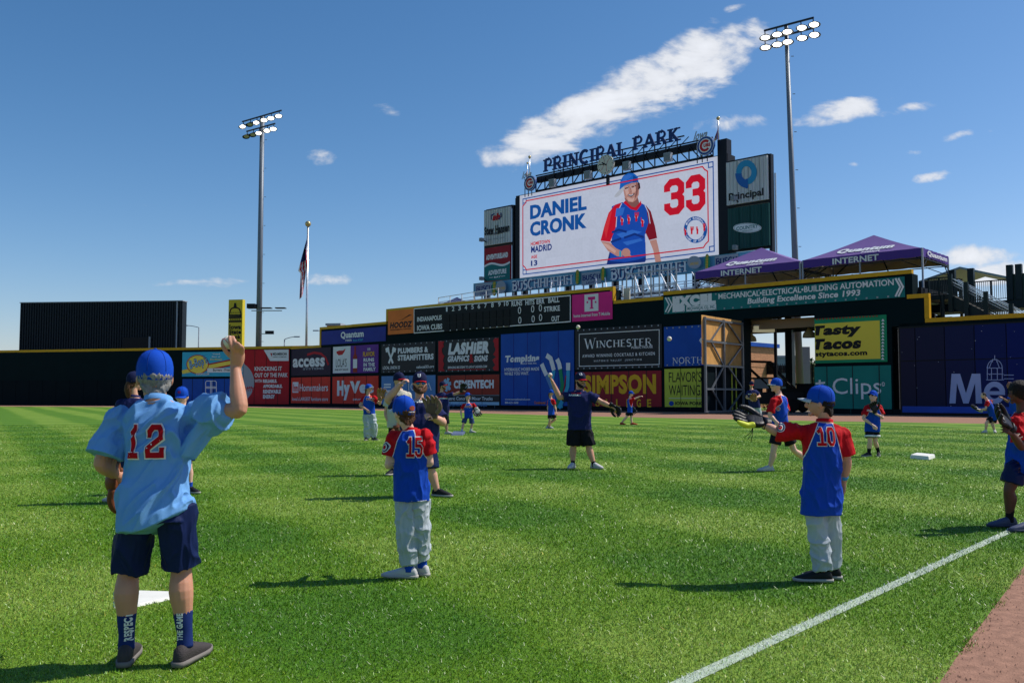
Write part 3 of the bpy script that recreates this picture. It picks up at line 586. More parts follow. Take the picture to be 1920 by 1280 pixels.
g.text('EXCEL', 1262, 1343, 552.5, 573.5, M_wht, bold=.1); g.rect(1262, 1285, 573, 584.5, M_wht); g.rect(1288, 1344, 572.5, 582, M_wht); g.text('MECHANICAL CO., INC.', 1290, 1342, 574, 580.5, P_teal, bold=.02)
g.text('MECHANICAL\u2022ELECTRICAL\u2022BUILDING AUTOMATION', 1348, 1677, 537, 548, M_wht, bold=.02); g.text('Building Excellence Since 1993', 1402, 1613, 551, 565.5, M_wht, bold=.03, shear=.14)
for dx in (0, 5.5): g.line([(1249 + dx, 558), (1256 + dx, 571), (1249 + dx, 585)], .13, M_wht, 'chevron'); g.line([(1680 + dx, 522), (1689 + dx, 538), (1680 + dx, 556)], .13, M_wht, 'chevron')
dots(g, 26)
g = Sign('banner', WC, 1528.5, 1663.5, 597, 681.5, 590.5, 677.5, P_green, 'yellow taco restaurant banner with green border right of the open gate', off=.02)
g.rect(1529, 1651, 604, 674, P_yel if False else mat('taco_yellow', (222, 206, 70), .5)); c0 = .06
g.text('Tasty', 1519, 1612, 609, 633, M_blk, bold=.07, shear=.2, clip=c0); g.text('Tacos', 1521, 1614, 634, 655, M_blk, bold=.07, shear=.2, clip=c0); g.text('tastytacos.com', 1515, 1627, 658.5, 670, M_blk, bold=.05, clip=c0)
for i in range(13):
    y = 597.5 + i * 6; g.poly([(1653.5, y + 4.6), (1659.5, y + 4.6), (1656.5, y)], M_wht, 'triangle')
for i in range(19): g.rect(1531 + i * 6.3, 1534.5 + i * 6.3, 597.5 - i * .33, 599.8 - i * .33, P_rust, 'dash')
g = Sign('banner', WC, 1528.5, 1672, 687, 775.5, 685, 776.5, P_teal2, 'teal hair salon banner with big white Clips lettering behind the hatless fence', off=.02)
seams(g, (1552, 1600, 1650), M_dgreen); g.text('Clips', 1562, 1653, 708, 748, M_wht, bold=.0); g.text('\u00ae', 1654, 1660, 716, 724, M_wht); g.line([(1530, 719), (1548, 717)], .14, M_wht); g.line([(1538, 712), (1538, 721)], .16, M_wht)
# the LED wall, module by module
led = empty('led_wall', mw=WC.M); setp(led, 'big navy LED wall at far right showing white Me lettering and a dome outline', 'display')
def stars_mat(name, rgb):
    m = mat(name, tuple(int(c * .72) for c in rgb), .5, spec=.1); N, L = m.node_tree.nodes, m.node_tree.links; b = N['Principled BSDF']
    tc = N.new('ShaderNodeTexCoord'); v = N.new('ShaderNodeTexVoronoi'); v.inputs['Scale'].default_value = 2.2; L.new(tc.outputs['Object'], v.inputs['Vector'])
    lt = N.new('ShaderNodeMath'); lt.operation = 'LESS_THAN'; lt.inputs[1].default_value = .055; L.new(v.outputs['Distance'], lt.inputs[0])
    mx = N.new('ShaderNodeMixRGB'); mx.inputs[1].default_value = lin(tuple(c * .72 for c in rgb)) + (1,); mx.inputs[2].default_value = (.5, .55, .62, 1); L.new(lt.outputs[0], mx.inputs[0]); L.new(mx.outputs[0], b.inputs['Base Color'])
    return m
lcols = [stars_mat('led_a', (44, 44, 78)), stars_mat('led_b', (40, 44, 84)), stars_mat('led_c', (34, 44, 100)), stars_mat('led_d', (24, 42, 120)), stars_mat('led_e', (18, 40, 132))]
sx = [WC.s_at(p, 690) for p in (1690, 1719, 1774, 1830, 1890, 1955, 2030)]
zt, zm, zb = WC.hit(1719, 614)[1], WC.hit(1774, 675)[1], WC.hit(1774, 775)[1]
for i in range(6):
    for z0, z1 in ((zb, zm), (zm, zt)):
        MB().box(sx[i] + .03, sx[i + 1] - .03, z0 + .03, z1 - .03, .11, .2).build('led_panel', lcols[min(4, i)], led, mw=WC.M)
MB().box(sx[0] - .1, sx[-1], zb - .1, zt + .1, .101, .112).build('led_backing', M_blk, led, mw=WC.M)
class Flat(Sign):
    def __init__(s, pl, root, z): s.pl = pl; s.x0 = 0; s.z0 = 0; s.root = root; s.k = 0; s.th = z; s.w = s.h = 0
    def put(s, vf, m, name='lettering', extra=0.0):
        s.k += 1; z = s.th + .006 + .004 * s.k + extra
        return mesh_obj(name, [(p[0], p[1], z + (p[2] if len(p) > 2 else 0)) for p in vf[0]], vf[1], m, s.root)
g = Flat(WC, led, .2)
g.rect(1694, 1906, 762, 774, P_led3, 'light_strip'); g.poly([(1782, 756), (1786, 700.5), (1802, 700.5), (1813, 737), (1824, 700.5), (1840, 700.5), (1843, 756), (1831.5, 756), (1830, 718), (1818, 756), (1808, 756), (1796, 718), (1793.5, 756)], P_ledw, 'lettering')
E_V, E_F = [], []
for t in range(8, 330, 14):
    q = [(1866.5 + r1 * math.cos(R(t + d)), 736 - r2 * math.sin(R(t + d))) for r1, r2, d in ((10, 11, 0), (20, 21, 0), (20, 21, 14), (10, 11, 14))]; E_F.append(tuple(range(len(E_V), len(E_V) + 4))); E_V += [g.loc(*z) for z in q]
g.put((E_V, E_F), P_ledw); g.rect(1856, 1886, 733, 740, P_ledw, 'lettering')
for q in ([(1853, 711), (1853, 690)] + [(1867 + 14 * math.cos(R(t)), 690 - 16 * math.sin(R(t))) for t in range(180, -1, -20)] + [(1881, 711)], [(1851, 712), (1884, 712)], [(1852, 701), (1883, 701)], [(1853, 690), (1881, 690)],
          [(1867, 666), (1867, 674)], [(1863, 679), (1863, 674), (1871, 674), (1871, 679)], [(1861, 690), (1861, 712)], [(1872, 690), (1872, 712)], [(1862, 676), (1857, 690)], [(1871, 676), (1876, 690)], [(1884, 703), (1903, 703)], [(1884, 710), (1903, 710)]):
    g.line(q, .045, P_ledw, 'dome_outline')
# ------------------------------------------------------------------ video board and its frame
WS = cplane(125.0)
E3, UPV = WC.e.copy(), Vector((0, 0, 1))
def emat(n, rgb, e):
    m = mat('screen_' + n, rgb, .5, spec=.1); b = m.node_tree.nodes['Principled BSDF']; b.inputs['Base Color'].default_value = tuple(v * .15 for v in lin(rgb)) + (1,)
    b.inputs['Emission Color'].default_value = lin(rgb) + (1,); b.inputs['Emission Strength'].default_value = e
    N, L = m.node_tree.nodes, m.node_tree.links; tc = N.new('ShaderNodeTexCoord'); q = N.new('ShaderNodeVectorMath'); q.operation = 'SNAP'; q.inputs[1].default_value = (.96, .96, 9)   # LED modules differ slightly in brightness
    wn = N.new('ShaderNodeTexWhiteNoise'); L.new(tc.outputs['Object'], q.inputs[0]); L.new(q.outputs[0], wn.inputs[0]); nz = N.new('ShaderNodeTexNoise'); nz.inputs['Scale'].default_value = 3.5; nz.inputs['Detail'].default_value = 6; L.new(tc.outputs['Object'], nz.inputs['Vector'])
    a1 = N.new('ShaderNodeMath'); a1.operation = 'MULTIPLY_ADD'; a1.inputs[1].default_value = .05 * e; a1.inputs[2].default_value = .86 * e; L.new(wn.outputs[0], a1.inputs[0])
    a2 = N.new('ShaderNodeMath'); a2.operation = 'MULTIPLY_ADD'; a2.inputs[1].default_value = .22 * e; L.new(nz.outputs[0], a2.inputs[0]); L.new(a1.outputs[0], a2.inputs[2]); L.new(a2.outputs[0], b.inputs['Emission Strength']); return m
EM = .62
S_w = emat('white', (212, 220, 242), EM * 1.08); S_b = emat('blue', (22, 92, 178), EM); S_r = emat('red', (222, 24, 52), EM); S_t = emat('shirt_blue', (30, 86, 196), EM); S_dk = emat('dark_blue', (22, 56, 140), EM)
S_skin = emat('skin', (206, 152, 142), EM); S_skd = emat('skin_shade', (150, 100, 96), EM); S_cap = emat('cap_blue', (28, 112, 214), EM); S_k = emat('dark', (60, 40, 46), EM); S_tq = emat('turquoise', (60, 170, 210), EM); S_dr = emat('dark_red', (140, 24, 44), EM); S_g = emat('pale_grey', (200, 205, 218), EM)
stand = empty('video_board', mw=WS.M); setp(stand, 'huge lit video board showing a boy in blue cap and the number 33', 'video board')
def zof(px, py, pl=WS): return pl.hit(px, py)[1]
def sof(px, pl=WS, py=400): return pl.hit(px, py)[0]
x0, x1 = sof(975, py=445), sof(1347, py=375); zt_, zb_ = (zof(975, 368) + zof(1343, 293)) / 2, (zof(977, 523) + zof(1350, 478)) / 2
MB().box(x0 - .75, x1 + 1.15, zb_ - .3, zt_ + .1, -1.6, -.05).build('cabinet', M_blk, stand, mw=WS.M)
MB().box(x0, x1, zb_, zt_, -.05, .04).build('display_panel', S_w, stand, mw=WS.M)
MB().box(x1 + .02, x1 + 1.12, zb_ - 1.2, zof(1352, 262), -.9, .1).build('side_column', M_dsteel, stand, mw=WS.M)
MB().box(x0 - .72, x0 - .03, zb_ - 1.0, zof(968, 372), -.9, .1).build('side_column', M_dsteel, stand, mw=WS.M)
g = Flat(WS, stand, .04)
def ringpts(cx, cy, r0x, r0y, r1x, r1y, a0, a1, n=24):
    o_ = [(cx + r1x * math.cos(R(a0 + (a1 - a0) * i / n)), cy - r1y * math.sin(R(a0 + (a1 - a0) * i / n))) for i in range(n + 1)]
    i_ = [(cx + r0x * math.cos(R(a0 + (a1 - a0) * i / n)), cy - r0y * math.sin(R(a0 + (a1 - a0) * i / n))) for i in range(n + 1)]
    return [(i_[k], o_[k], o_[k + 1], i_[k + 1]) for k in range(n)]
def ringput(g, cx, cy, r0x, r0y, r1x, r1y, a0, a1, m, nm='emblem', n=24):
    V, F = [], []
    for q in ringpts(cx, cy, r0x, r0y, r1x, r1y, a0, a1, n):
        F.append(tuple(range(len(V), len(V) + 4))); V += [g.loc(*p) for p in q]
    return g.put((V, F), m, nm)
def sfr(i, t, m, nm, notch):
    a, b, c, d = x0 + i, x1 - i, zb_ + i, zt_ - i; k = notch
    v = strip([(a + k, c), (b - k, c), (b - k * .6, c + k * .6), (b, c + k), (b, d - k), (b - k * .6, d - k * .6), (b - k, d), (a + k, d), (a + k * .6, d - k * .6), (a, d - k), (a, c + k), (a + k * .6, c + k * .6), (a + k, c), (a + k + .05, c)], t); g.put(v, m, nm)
a, b, c, d = x0 + .55, x1 - .55, zb_ + .5, zt_ - .5
g.put(strip([(a, c), (b, c), (b, d), (a, d), (a, c)], .13), S_b, 'border')
for (p, q) in ((a, c), (b, c), (a, d), (b, d)):
    sx_ = 1 if p == a else -1; sy_ = 1 if q == c else -1
    g.put(strip([(p, q), (p + sx_ * .55, q), (p + sx_ * .55, q + sy_ * .55), (p, q + sy_ * .55), (p, q)], .12), S_b, 'border')
g.text('DANIEL', 994.5, 1100, 375.5, 402.5, S_b, bold=.045); g.text('CRONK', 994.5, 1100, 408, 436, S_b, bold=.045)
g.text('DANIEL', 995.6, 1100.8, 375.5, 402.5, S_b, bold=.03); g.text('CRONK', 995.6, 1100.8, 408, 436, S_b, bold=.03)
g.text('HOMETOWN', 996, 1032, 451.5, 458.5, S_r, bold=.03); g.text('MADRID', 996.5, 1035.5, 459.5, 471.5, S_dk, bold=.04); g.text('AGE', 996.5, 1008, 478.5, 484.5, S_r, bold=.04); g.text('13', 996.5, 1008.5, 488, 498.5, S_dk, bold=.04)
for ch, xa, xb, ya, yb in (('3', 1246, 1284, 334, 403), ('3', 1287, 1323.5, 327, 396)):
    a_ = g.loc(xa, 365)[0]; b_ = g.loc(xb, 365)[0]; xm = (xa + xb) / 2; top = g.loc(xm, ya + 1)[1]; bot = g.loc(xm, yb)[1]
    g.put(fit(digit_mesh(ch, t=.2), a_, b_, bot, top), S_r, 'numeral')
# round camp badge
g.disc(1305, 431, 22, 25, S_b); g.disc(1305, 431, 16, 18.5, S_w)
for i, ch in enumerate('IOWA BASEBALL'):
    t = 150 - i * 10; cx, cy = 1305 + 19 * math.cos(R(t)), 431 - 21.8 * math.sin(R(t))
    if ch != ' ': g.text(ch, cx - 1.5, cx + 1.5, cy - 2.2, cy + 2.2, S_w)
for i, ch in enumerate('CAMP OF DEAF'):
    t = 214 + i * 10; cx, cy = 1305 + 19 * math.cos(R(t)), 431 - 21.8 * math.sin(R(t))
    if ch != ' ': g.text(ch, cx - 1.5, cx + 1.5, cy - 2.2, cy + 2.2, S_w)
def handmark(cx, cy, s, m, m2, k):      # small sign-language hand
    g.disc(cx, cy, 2.6 * s, 4 * s, m2); g.line([(cx, cy + 8 * s), (cx, cy)], .22 * s, m); g.disc(cx, cy, 2 * s, 3.2 * s, m)
    for j in range(-1, k - 1): g.line([(cx + j * 1.5 * s, cy), (cx + j * 2.0 * s, cy - 7 * s)], .09 * s, m)
for i, (cx, cy, k) in enumerate(((1287, 436, 1), (1299, 434, 4), (1310, 434, 2), (1323, 428, 3))): handmark(cx, cy - 2, .95, S_r, S_w, k)
# the boy on the screen
g.poly([(1140, 497), (1150, 455), (1205, 445), (1213, 455), (1214, 488), (1212, 492)], S_dk, 'portrait_trousers')
g.poly([(1150, 462), (1150, 388), (1158, 384), (1170, 380), (1186, 387), (1203, 381), (1214, 386), (1222, 400), (1224, 430), (1212, 440), (1214, 482), (1200, 487), (1175, 492), (1146, 490), (1148, 470)], S_t, 'portrait_shirt')
g.poly([(1129, 452), (1136, 425), (1144, 400), (1156, 385), (1168, 381), (1160, 400), (1158, 425), (1147, 454)], S_r, 'portrait_sleeve')
g.poly([(1214, 386), (1223, 397), (1231, 425), (1235, 447), (1220, 451), (1213, 436), (1219, 418)], S_dr, 'portrait_sleeve')
g.line([(1169, 382), (1160, 400), (1158, 427)], .1, S_w); g.line([(1212, 385), (1219, 400), (1222, 420)], .1, S_w)
g.poly([(1130, 453), (1146, 455), (1158, 466), (1170, 472), (1170, 482), (1160, 481), (1143, 471)], S_skin, 'portrait_arm'); g.rect(1164, 1168, 471, 482, S_tq); g.disc(1177, 474, 8, 8, S_skin, 'portrait_hand'); g.line([(1180, 476), (1186, 482)], .25, S_skin)
g.poly([(1221, 452), (1234, 449), (1240, 475), (1243, 492), (1232, 492), (1228, 470)], S_skin, 'portrait_arm')
g.poly([(1174, 372), (1198, 368), (1202, 382), (1194, 391), (1180, 387)], S_skd, 'portrait_neck')
g.poly([(1172, 381), (1176, 377), (1187, 388), (1194, 390), (1201, 383), (1205, 377), (1206, 384), (1197, 396), (1186, 393)], S_r, 'portrait_collar')
g.poly([(1171, 352), (1175, 345), (1199, 341), (1202, 350), (1201, 366), (1196, 376), (1190, 380), (1182, 379), (1175, 372)], S_skin, 'portrait_face')
g.poly([(1199, 341), (1203, 345), (1204, 354), (1200, 357)], S_k); g.line([(1175, 355), (1183, 352)], .11, S_k); g.line([(1188, 352), (1196, 349)], .11, S_k); g.line([(1181, 366), (1187, 369), (1193, 364)], .16, S_k); g.line([(1182, 366.5), (1187, 367.5), (1191, 365)], .08, S_w); g.line([(1186, 352), (1187, 361), (1184, 362)], .06, S_skd)
g.poly([(1165, 357), (1167, 340), (1172, 331), (1182, 325.5), (1192, 326), (1199, 332), (1201, 343), (1188, 344), (1175, 349)], S_cap, 'portrait_cap'); g.poly([(1155, 370), (1158, 365), (1165, 357), (1174, 350), (1173, 358), (1166, 367), (1160, 371)], S_g, 'portrait_cap_brim')
for i, (cx, cy, k) in enumerate(((1170, 414, 1), (1183, 412, 2), (1197, 407, 4), (1209, 417, 1))): handmark(cx, cy, 1.15, S_r, S_w, k)
S_hl = emat('shirt_light', (58, 122, 226), EM); S_lr = emat('light_red', (240, 56, 66), EM); S_sl = emat('skin_light', (232, 186, 176), EM); S_cd = emat('cap_shade', (20, 76, 160), EM)
g.poly([(1160, 392), (1176, 390), (1172, 404), (1158, 408)], S_hl, 'portrait_highlight'); g.poly([(1160, 440), (1190, 432), (1208, 436), (1196, 441), (1170, 447)], S_hl, 'portrait_highlight'); g.poly([(1172, 455), (1205, 448), (1210, 452), (1180, 461)], S_hl, 'portrait_highlight')
g.poly([(1137, 430), (1147, 402), (1152, 396), (1146, 425), (1141, 448)], S_lr, 'portrait_highlight'); g.poly([(1174, 333), (1184, 328), (1190, 331), (1178, 341), (1170, 345)], S_hl, 'portrait_highlight'); g.poly([(1192, 330), (1199, 335), (1200, 342), (1191, 343)], S_cd, 'portrait_cap_shade')
g.poly([(1176, 357), (1182, 355), (1184, 364), (1179, 368)], S_sl, 'portrait_highlight'); g.poly([(1188, 355), (1196, 352), (1197, 360), (1190, 364)], S_sl, 'portrait_highlight'); g.poly([(1180, 371), (1190, 374), (1197, 370), (1191, 380), (1183, 379)], S_sl, 'portrait_highlight')
g.poly([(1134, 456), (1146, 460), (1160, 471), (1158, 476), (1142, 465)], S_sl, 'portrait_highlight'); g.poly([(1198, 341), (1202, 350), (1200, 366), (1194, 376), (1197, 360)], S_skd, 'portrait_face_shade')
ringput(g, 1179, 354.5, 3.6, 3.1, 4.3, 3.8, 0, 360, S_g, 'portrait_glasses'); ringput(g, 1191, 351.5, 3.6, 3.1, 4.3, 3.8, 0, 360, S_g, 'portrait_glasses')
for q in ([(1152, 437), (1165, 432), (1180, 436)], [(1175, 447), (1195, 440), (1212, 446)], [(1150, 455), (1170, 448)]): g.line(q, .25, S_dk, 'portrait_fold')
k_ = .95; g.put(strip([(x0 + k_, zb_ + k_ + .6), (x0 + k_ + .35, zb_ + k_ + .35), (x0 + k_ + .6, zb_ + k_), (x1 - k_ - .6, zb_ + k_), (x1 - k_ - .35, zb_ + k_ + .35), (x1 - k_, zb_ + k_ + .6), (x1 - k_, zt_ - k_ - .6), (x1 - k_ - .35, zt_ - k_ - .35), (x1 - k_ - .6, zt_ - k_), (x0 + k_ + .6, zt_ - k_), (x0 + k_ + .35, zt_ - k_ - .35), (x0 + k_, zt_ - k_ - .6), (x0 + k_, zb_ + k_ + .6), (x0 + k_ + .02, zb_ + k_ + .57)], .14), S_r, 'border')
# supports of the board down to the concourse
for i in range(9):
    s_ = x0 + (x1 - x0) * i / 8; MB().box(s_ - .25, s_ + .25, 0, zb_ - .31, -1.3, -.8).build('support', M_dsteel, stand, mw=WS.M)
# side signs of corrugated sheet
def corr_mat(name, rgb):
    m = mat(name, rgb, .5, var=.06, vscale=.7); N, L = m.node_tree.nodes, m.node_tree.links; b = N['Principled BSDF']
    tc = N.new('ShaderNodeTexCoord'); w = N.new('ShaderNodeTexWave'); w.inputs['Scale'].default_value = 1.0; L.new(tc.outputs['Object'], w.inputs['Vector'])
    bp = N.new('ShaderNodeBump'); bp.inputs['Strength'].default_value = 1; bp.inputs['Distance'].default_value = .12; L.new(w.outputs[0], bp.inputs['Height']); L.new(bp.outputs[0], b.inputs['Normal']); return m
C_w = corr_mat('corrugated_white', (206, 210, 212)); C_g = corr_mat('corrugated_green', (28, 78, 76))
def ribs(sg, col=(150, 154, 158), step=.42):
    mb = MB(); x = step
    while x < sg.w - .05: mb.box(x - .035, x + .035, .05, sg.h - .05, sg.th - .01, sg.th + .028); x += step
    return mb.build('ribs', mat('rib_%d' % col[0], col, .5), sg.root)
g = Sign('hanging_sign', WS, 912, 961, 397, 461, 388, 455.5, C_w, 'white corrugated car dealer sign left of the video board', 'sign', th=.3, off=.15)
ribs(g); g.k = 8
g.text('Stew Hansen', 912.8, 960, 423, 439, M_blk, bold=.06, extra=0) if False else g.text('Stew Hansen', 913, 960, 423, 439, M_blk, bold=.05)
g.text('\u2022 HYUNDAI \u2022', 921, 951, 436.5, 440.5, M_blk, bold=.02); g.text('we hear you', 920, 950, 446, 450.5, M_gry); g.text('sh', 928, 942, 401, 414, P_dred, bold=.07, shear=.2)
g.line([(926, 413), (926, 405), (932, 402)], .16, M_navy); g.line([(944, 400), (945, 407), (940, 412)], .16, M_navy)
g = Sign('hanging_sign', WS, 912.5, 961, 467, 529, 459.5, 524, P_maroon, 'red and teal amusement park sign below the white dealer sign', 'sign', th=.3, off=.15)
g.poly([(912.6, 501)] + [(912.6 + 48 * i / 10, 501 - 8.5 * i / 10 + 3.5 * math.sin(i / 10 * 6.28) * -1) for i in range(1, 11)] + [(960.8, 523.8), (912.6, 528.5)][0:2], P_teal); g.line([(912.6 + 48 * i / 10, 500.5 - 8.5 * i / 10 - 3.5 * math.sin(i / 10 * 6.28)) for i in range(11)], .25, M_wht)
g.text('ADVENTURELAND', 916, 957, 476, 486, M_wht, bold=.07); g.text('ADVENTURE', 920, 954, 506, 515, M_wht, bold=.06); g.text('BAY', 931, 944, 518, 521.5, M_wht); g.text('-  -', 922, 952, 519, 520, M_wht)
g = Sign('hanging_sign', WS, 1366, 1442.5, 307, 386, 292.5, 375.5, C_w, 'white corrugated sign with blue round p emblem right of the video board', 'sign', th=.3, off=.15)
ribs(g, (160, 164, 168)); g.k = 8; gp = mat('print_azure', (40, 140, 186), .5); gp2 = mat('print_azure_deep', (30, 96, 170), .5)
ringput(g, 1404, 325, 9, 11.5, 19.5, 23, -80, 200, gp); ringput(g, 1404, 327, 9, 11.5, 21, 27, 180, 270, gp2); g.rect(1402.6, 1407, 337, 355, gp2)
g.text('Principal', 1371, 1436, 359, 377, M_blk, bold=.025)
g = Sign('hanging_sign', WS, 1369, 1446, 393, 474.5, 381, 456, C_g, 'dark green corrugated sign with a small white oval below the p emblem sign', 'sign', th=.3, off=.15)
ribs(g, (24, 66, 64)); g.k = 8; g.disc(1405.5, 428.5, 26.5, 9, M_wht); g.disc(1405.5, 428.5, 25, 8, P_teal); g.disc(1405.5, 428.5, 24.4, 7.5, M_wht); g.text('COUNTRY', 1385, 1426, 424, 431, P_teal, serif=False, bold=.02); g.text('FINANCIAL', 1396, 1416, 432.5, 434.5, P_teal)
def sign_frame(name, px0, px1, yt, yb, lab):
    a, b = sof(px0, py=(yt + yb) / 2), sof(px1, py=(yt + yb) / 2); z1, z0 = zof((px0 + px1) / 2, yt), zof((px0 + px1) / 2, yb)
    r_ = empty(name, mw=WS.M); setp(r_, lab, 'sign frame')
    for s_ in (a, b): MB().box(s_ - .16, s_ + .16, 9.0, z1 + .1, -.5, .12).build('post', M_dsteel, r_, mw=WS.M)
    for z in (z0, (z0 + z1) / 2, z1): MB().box(a + .17, b - .17, z - .16, z + .16, -.45, .1).build('crossbar', M_dsteel, r_, mw=WS.M)
    return r_
sign_frame('billboard_stand', 910.5, 963, 391, 528, 'black steel frame carrying the two signs left of the video board')
fr = sign_frame('billboard_stand', 1365, 1445, 298, 466, 'dark steel frame carrying the two corrugated signs right of the video board')
pipe = MB().bar((sof(1449, py=400), 9, -.7), (sof(1449, py=400), zof(1449, 322), -.7), .2, n=10)
pipe.build('conduit', M_alu, fr, mw=WS.M)
def flood(name, pl, px, py, d, lab, s=1.0, grp=None):
    x, z = pl.hit(px, py); r_ = empty(name, mw=pl.M @ Matrix.Translation((x, z, d))); setp(r_, lab, 'floodlight', grp)
    MB().box(-.45 * s, .45 * s, -.5 * s, .5 * s, -.25, .25).build('housing', M_gry, r_, mw=r_.matrix_world)
    MB().box(-.36 * s, .36 * s, -.4 * s, .4 * s, .251, .3).build('lens', mat('lens_glass', (120, 126, 130), .15), r_, mw=r_.matrix_world)
    MB().bar((0, 0, -.25), (0, -.2, -.9), .1).build('arm', M_dsteel, r_, mw=r_.matrix_world); return r_
for px, py, w_ in ((1045, 346, 'first from the left'), (1111, 331, 'just left of the clock'), (1184, 314, 'just right of the clock'), (1261, 298, 'rightmost')):
    flood('floodlight', WS, px, py, .9, 'grey floodlight box under the sign truss, ' + w_, .95, 'floodlights on the video board truss')
for px, py, w_ in ((917, 452, 'white dealer'), (917, 524, 'amusement park'), (1388, 376, 'p emblem'), (1391, 467, 'dark green')):
    flood('floodlight', WS, px, py, 1.4, 'small dark floodlight on an arm in front of the %s sign' % w_, .45)
# truss and PARK NAME letters
tr = empty('sign_truss', mw=WS.M); setp(tr, 'black lattice truss above the video board with tall navy PRINCIPAL PARK letters', 'truss')
X0, X1 = sof(1003, py=345), sof(1335, py=275); zb0 = zt_ + .15; zc = (zof(1030, 335) + zof(1310, 274)) / 2
xa, xb = sof(1027, py=320), sof(1281, py=255); ztop = (zof(1027, 303) + zof(1281, 250)) / 2; ztop = zof(1150, 283.5)
zc = zof(1150, 304)
def tb(a, b, w, nm='strut'): return MB().bar((a[0], a[1], a[2] if len(a) > 2 else -.2), (b[0], b[1], b[2] if len(b) > 2 else -.2), w).build(nm, M_dsteel, tr, mw=WS.M)
tb((X0, zb0 + .1), (X1, zb0 + .1), .16, 'chord'); MB().box(X0, X1, zc - .45, zc + .3, -.7, -.3).build('beam', M_dsteel, tr, mw=WS.M); tb((X0, zc + .42), (X1, zc + .42), .13, 'chord'); tb((xa, ztop), (xb, ztop), .13, 'chord')
nb = 17
for i in range(nb + 1):
    s_ = X0 + (X1 - X0) * i / nb; inn = xa - .2 <= s_ <= xb + .2
    tb((s_, zb0), (s_, ztop if inn else zc), .11)
    if i < nb:
        s2 = X0 + (X1 - X0) * (i + 1) / nb
        left = i < nb / 2
        tb((s_ if left else s2, zb0), (s2 if left else s_, zc), .10) if left else tb((s_, zc), (s2, zb0), .11)
        if xa - .2 <= s_ and s2 <= xb + .6:
            tb((s_, ztop - .2), (s2, zc), .07) if left else tb((s_, zc), (s2, ztop - .2), .07)
def sletters(word, px0, px1, py0, py1):
    """tall solid letters standing on the truss"""
    a_, b_ = sof(px0, py=(py0 + py1) / 2), sof(px1, py=(py0 + py1) / 2); z1 = zof((px0 + px1) / 2, py0); z0 = zof((px0 + px1) / 2, py1)
    tot = sum(GL[c][0] + .12 for c in word); x = 0
    for c in word:
        w = GL[c][0]; v, f = serif_mesh(c, t=.22, thin=.14, ser=.10, zs=.004)
        sc = (b_ - a_) / tot; V = [((p[0] + x) * sc + a_, p[1] * (z1 - z0) + z0, p[2]) for p in v]; n = len(V)
        allv = V + [(p[0], p[1], p[2] - .12) for p in V]; F = [q for q in f] + [tuple(reversed([i + n for i in q])) for q in f]
        for q in f:
            for i in range(len(q)): i0, i1 = q[i], q[(i + 1) % len(q)]; F.append((i0, i0 + n, i1 + n, i1))
        mesh_obj('letter', [(p[0], p[1], p[2] + .55) for p in allv], F, mat('letter_navy', (24, 52, 108), .5), tr, mw=WS.M); x += w + .12
sletters('PRINCIPAL', 1025, 1181, 283.5, 307); sletters('PARK', 1192, 1282, 250, 274)
# clock like a baseball
s_, z_ = WS.hit(1144.5, 311.5); ck = empty('clock', mw=WS.M @ Matrix.Translation((s_, z_, 1.0))); setp(ck, 'round baseball clock with red stitching in the middle of the truss', 'clock')
rz = (zof(1144.5, 293.5) - zof(1144.5, 329.5)) / 2
def rdisc(r, z0, z1, n=32): 
    mb = MB(); v = [(r * math.cos(6.2832 * i / n), r * math.sin(6.2832 * i / n), z) for z in (z0, z1) for i in range(n)]
    mb.add(v, [tuple(reversed(range(n))), tuple(range(n, 2 * n))] + [(i, (i + 1) % n, n + (i + 1) % n, n + i) for i in range(n)]); return mb
rdisc(rz, -.3, 0).build('face', mat('clock_face', (198, 196, 184), .5), ck, mw=ck.matrix_world)
for sgn in (1, -1):
    v, f = strip([(sgn * (rz * 1.25 - 1.05 * rz * math.cos(R(t))), 1.05 * rz * math.sin(R(t))) for t in range(-50, 51, 10)], .05); v = [(p[0] * .82 + p[1] * .25, p[1] * .9 - p[0] * .2, .012) for p in v]; mesh_obj('stitching', v, f, P_dred, ck, mw=ck.matrix_world)
for i in range(12): t = i * math.pi / 6; v, f = strip([(rz * .82 * math.cos(t), rz * .82 * math.sin(t)), (rz * .92 * math.cos(t), rz * .92 * math.sin(t))], .09); mesh_obj('hour_mark', [(p[0], p[1], .014) for p in v], f, M_blk, ck, mw=ck.matrix_world)
for t, l, w_, z in ((148, .5, .14, .02), (172, .8, .1, .026)):
    v, f = strip([(-.2 * rz * math.cos(R(t)), -.2 * rz * math.sin(R(t))), (l * rz * math.cos(R(t)), l * rz * math.sin(R(t)))], w_); mesh_obj('clock_hand', [(p[0], p[1], z) for p in v], f, M_blk, ck, mw=ck.matrix_world)
MB().bar((0, -rz, -.5), (0, -rz - 1.2, -.5), .3).build('bracket', M_dsteel, ck, mw=ck.matrix_world)
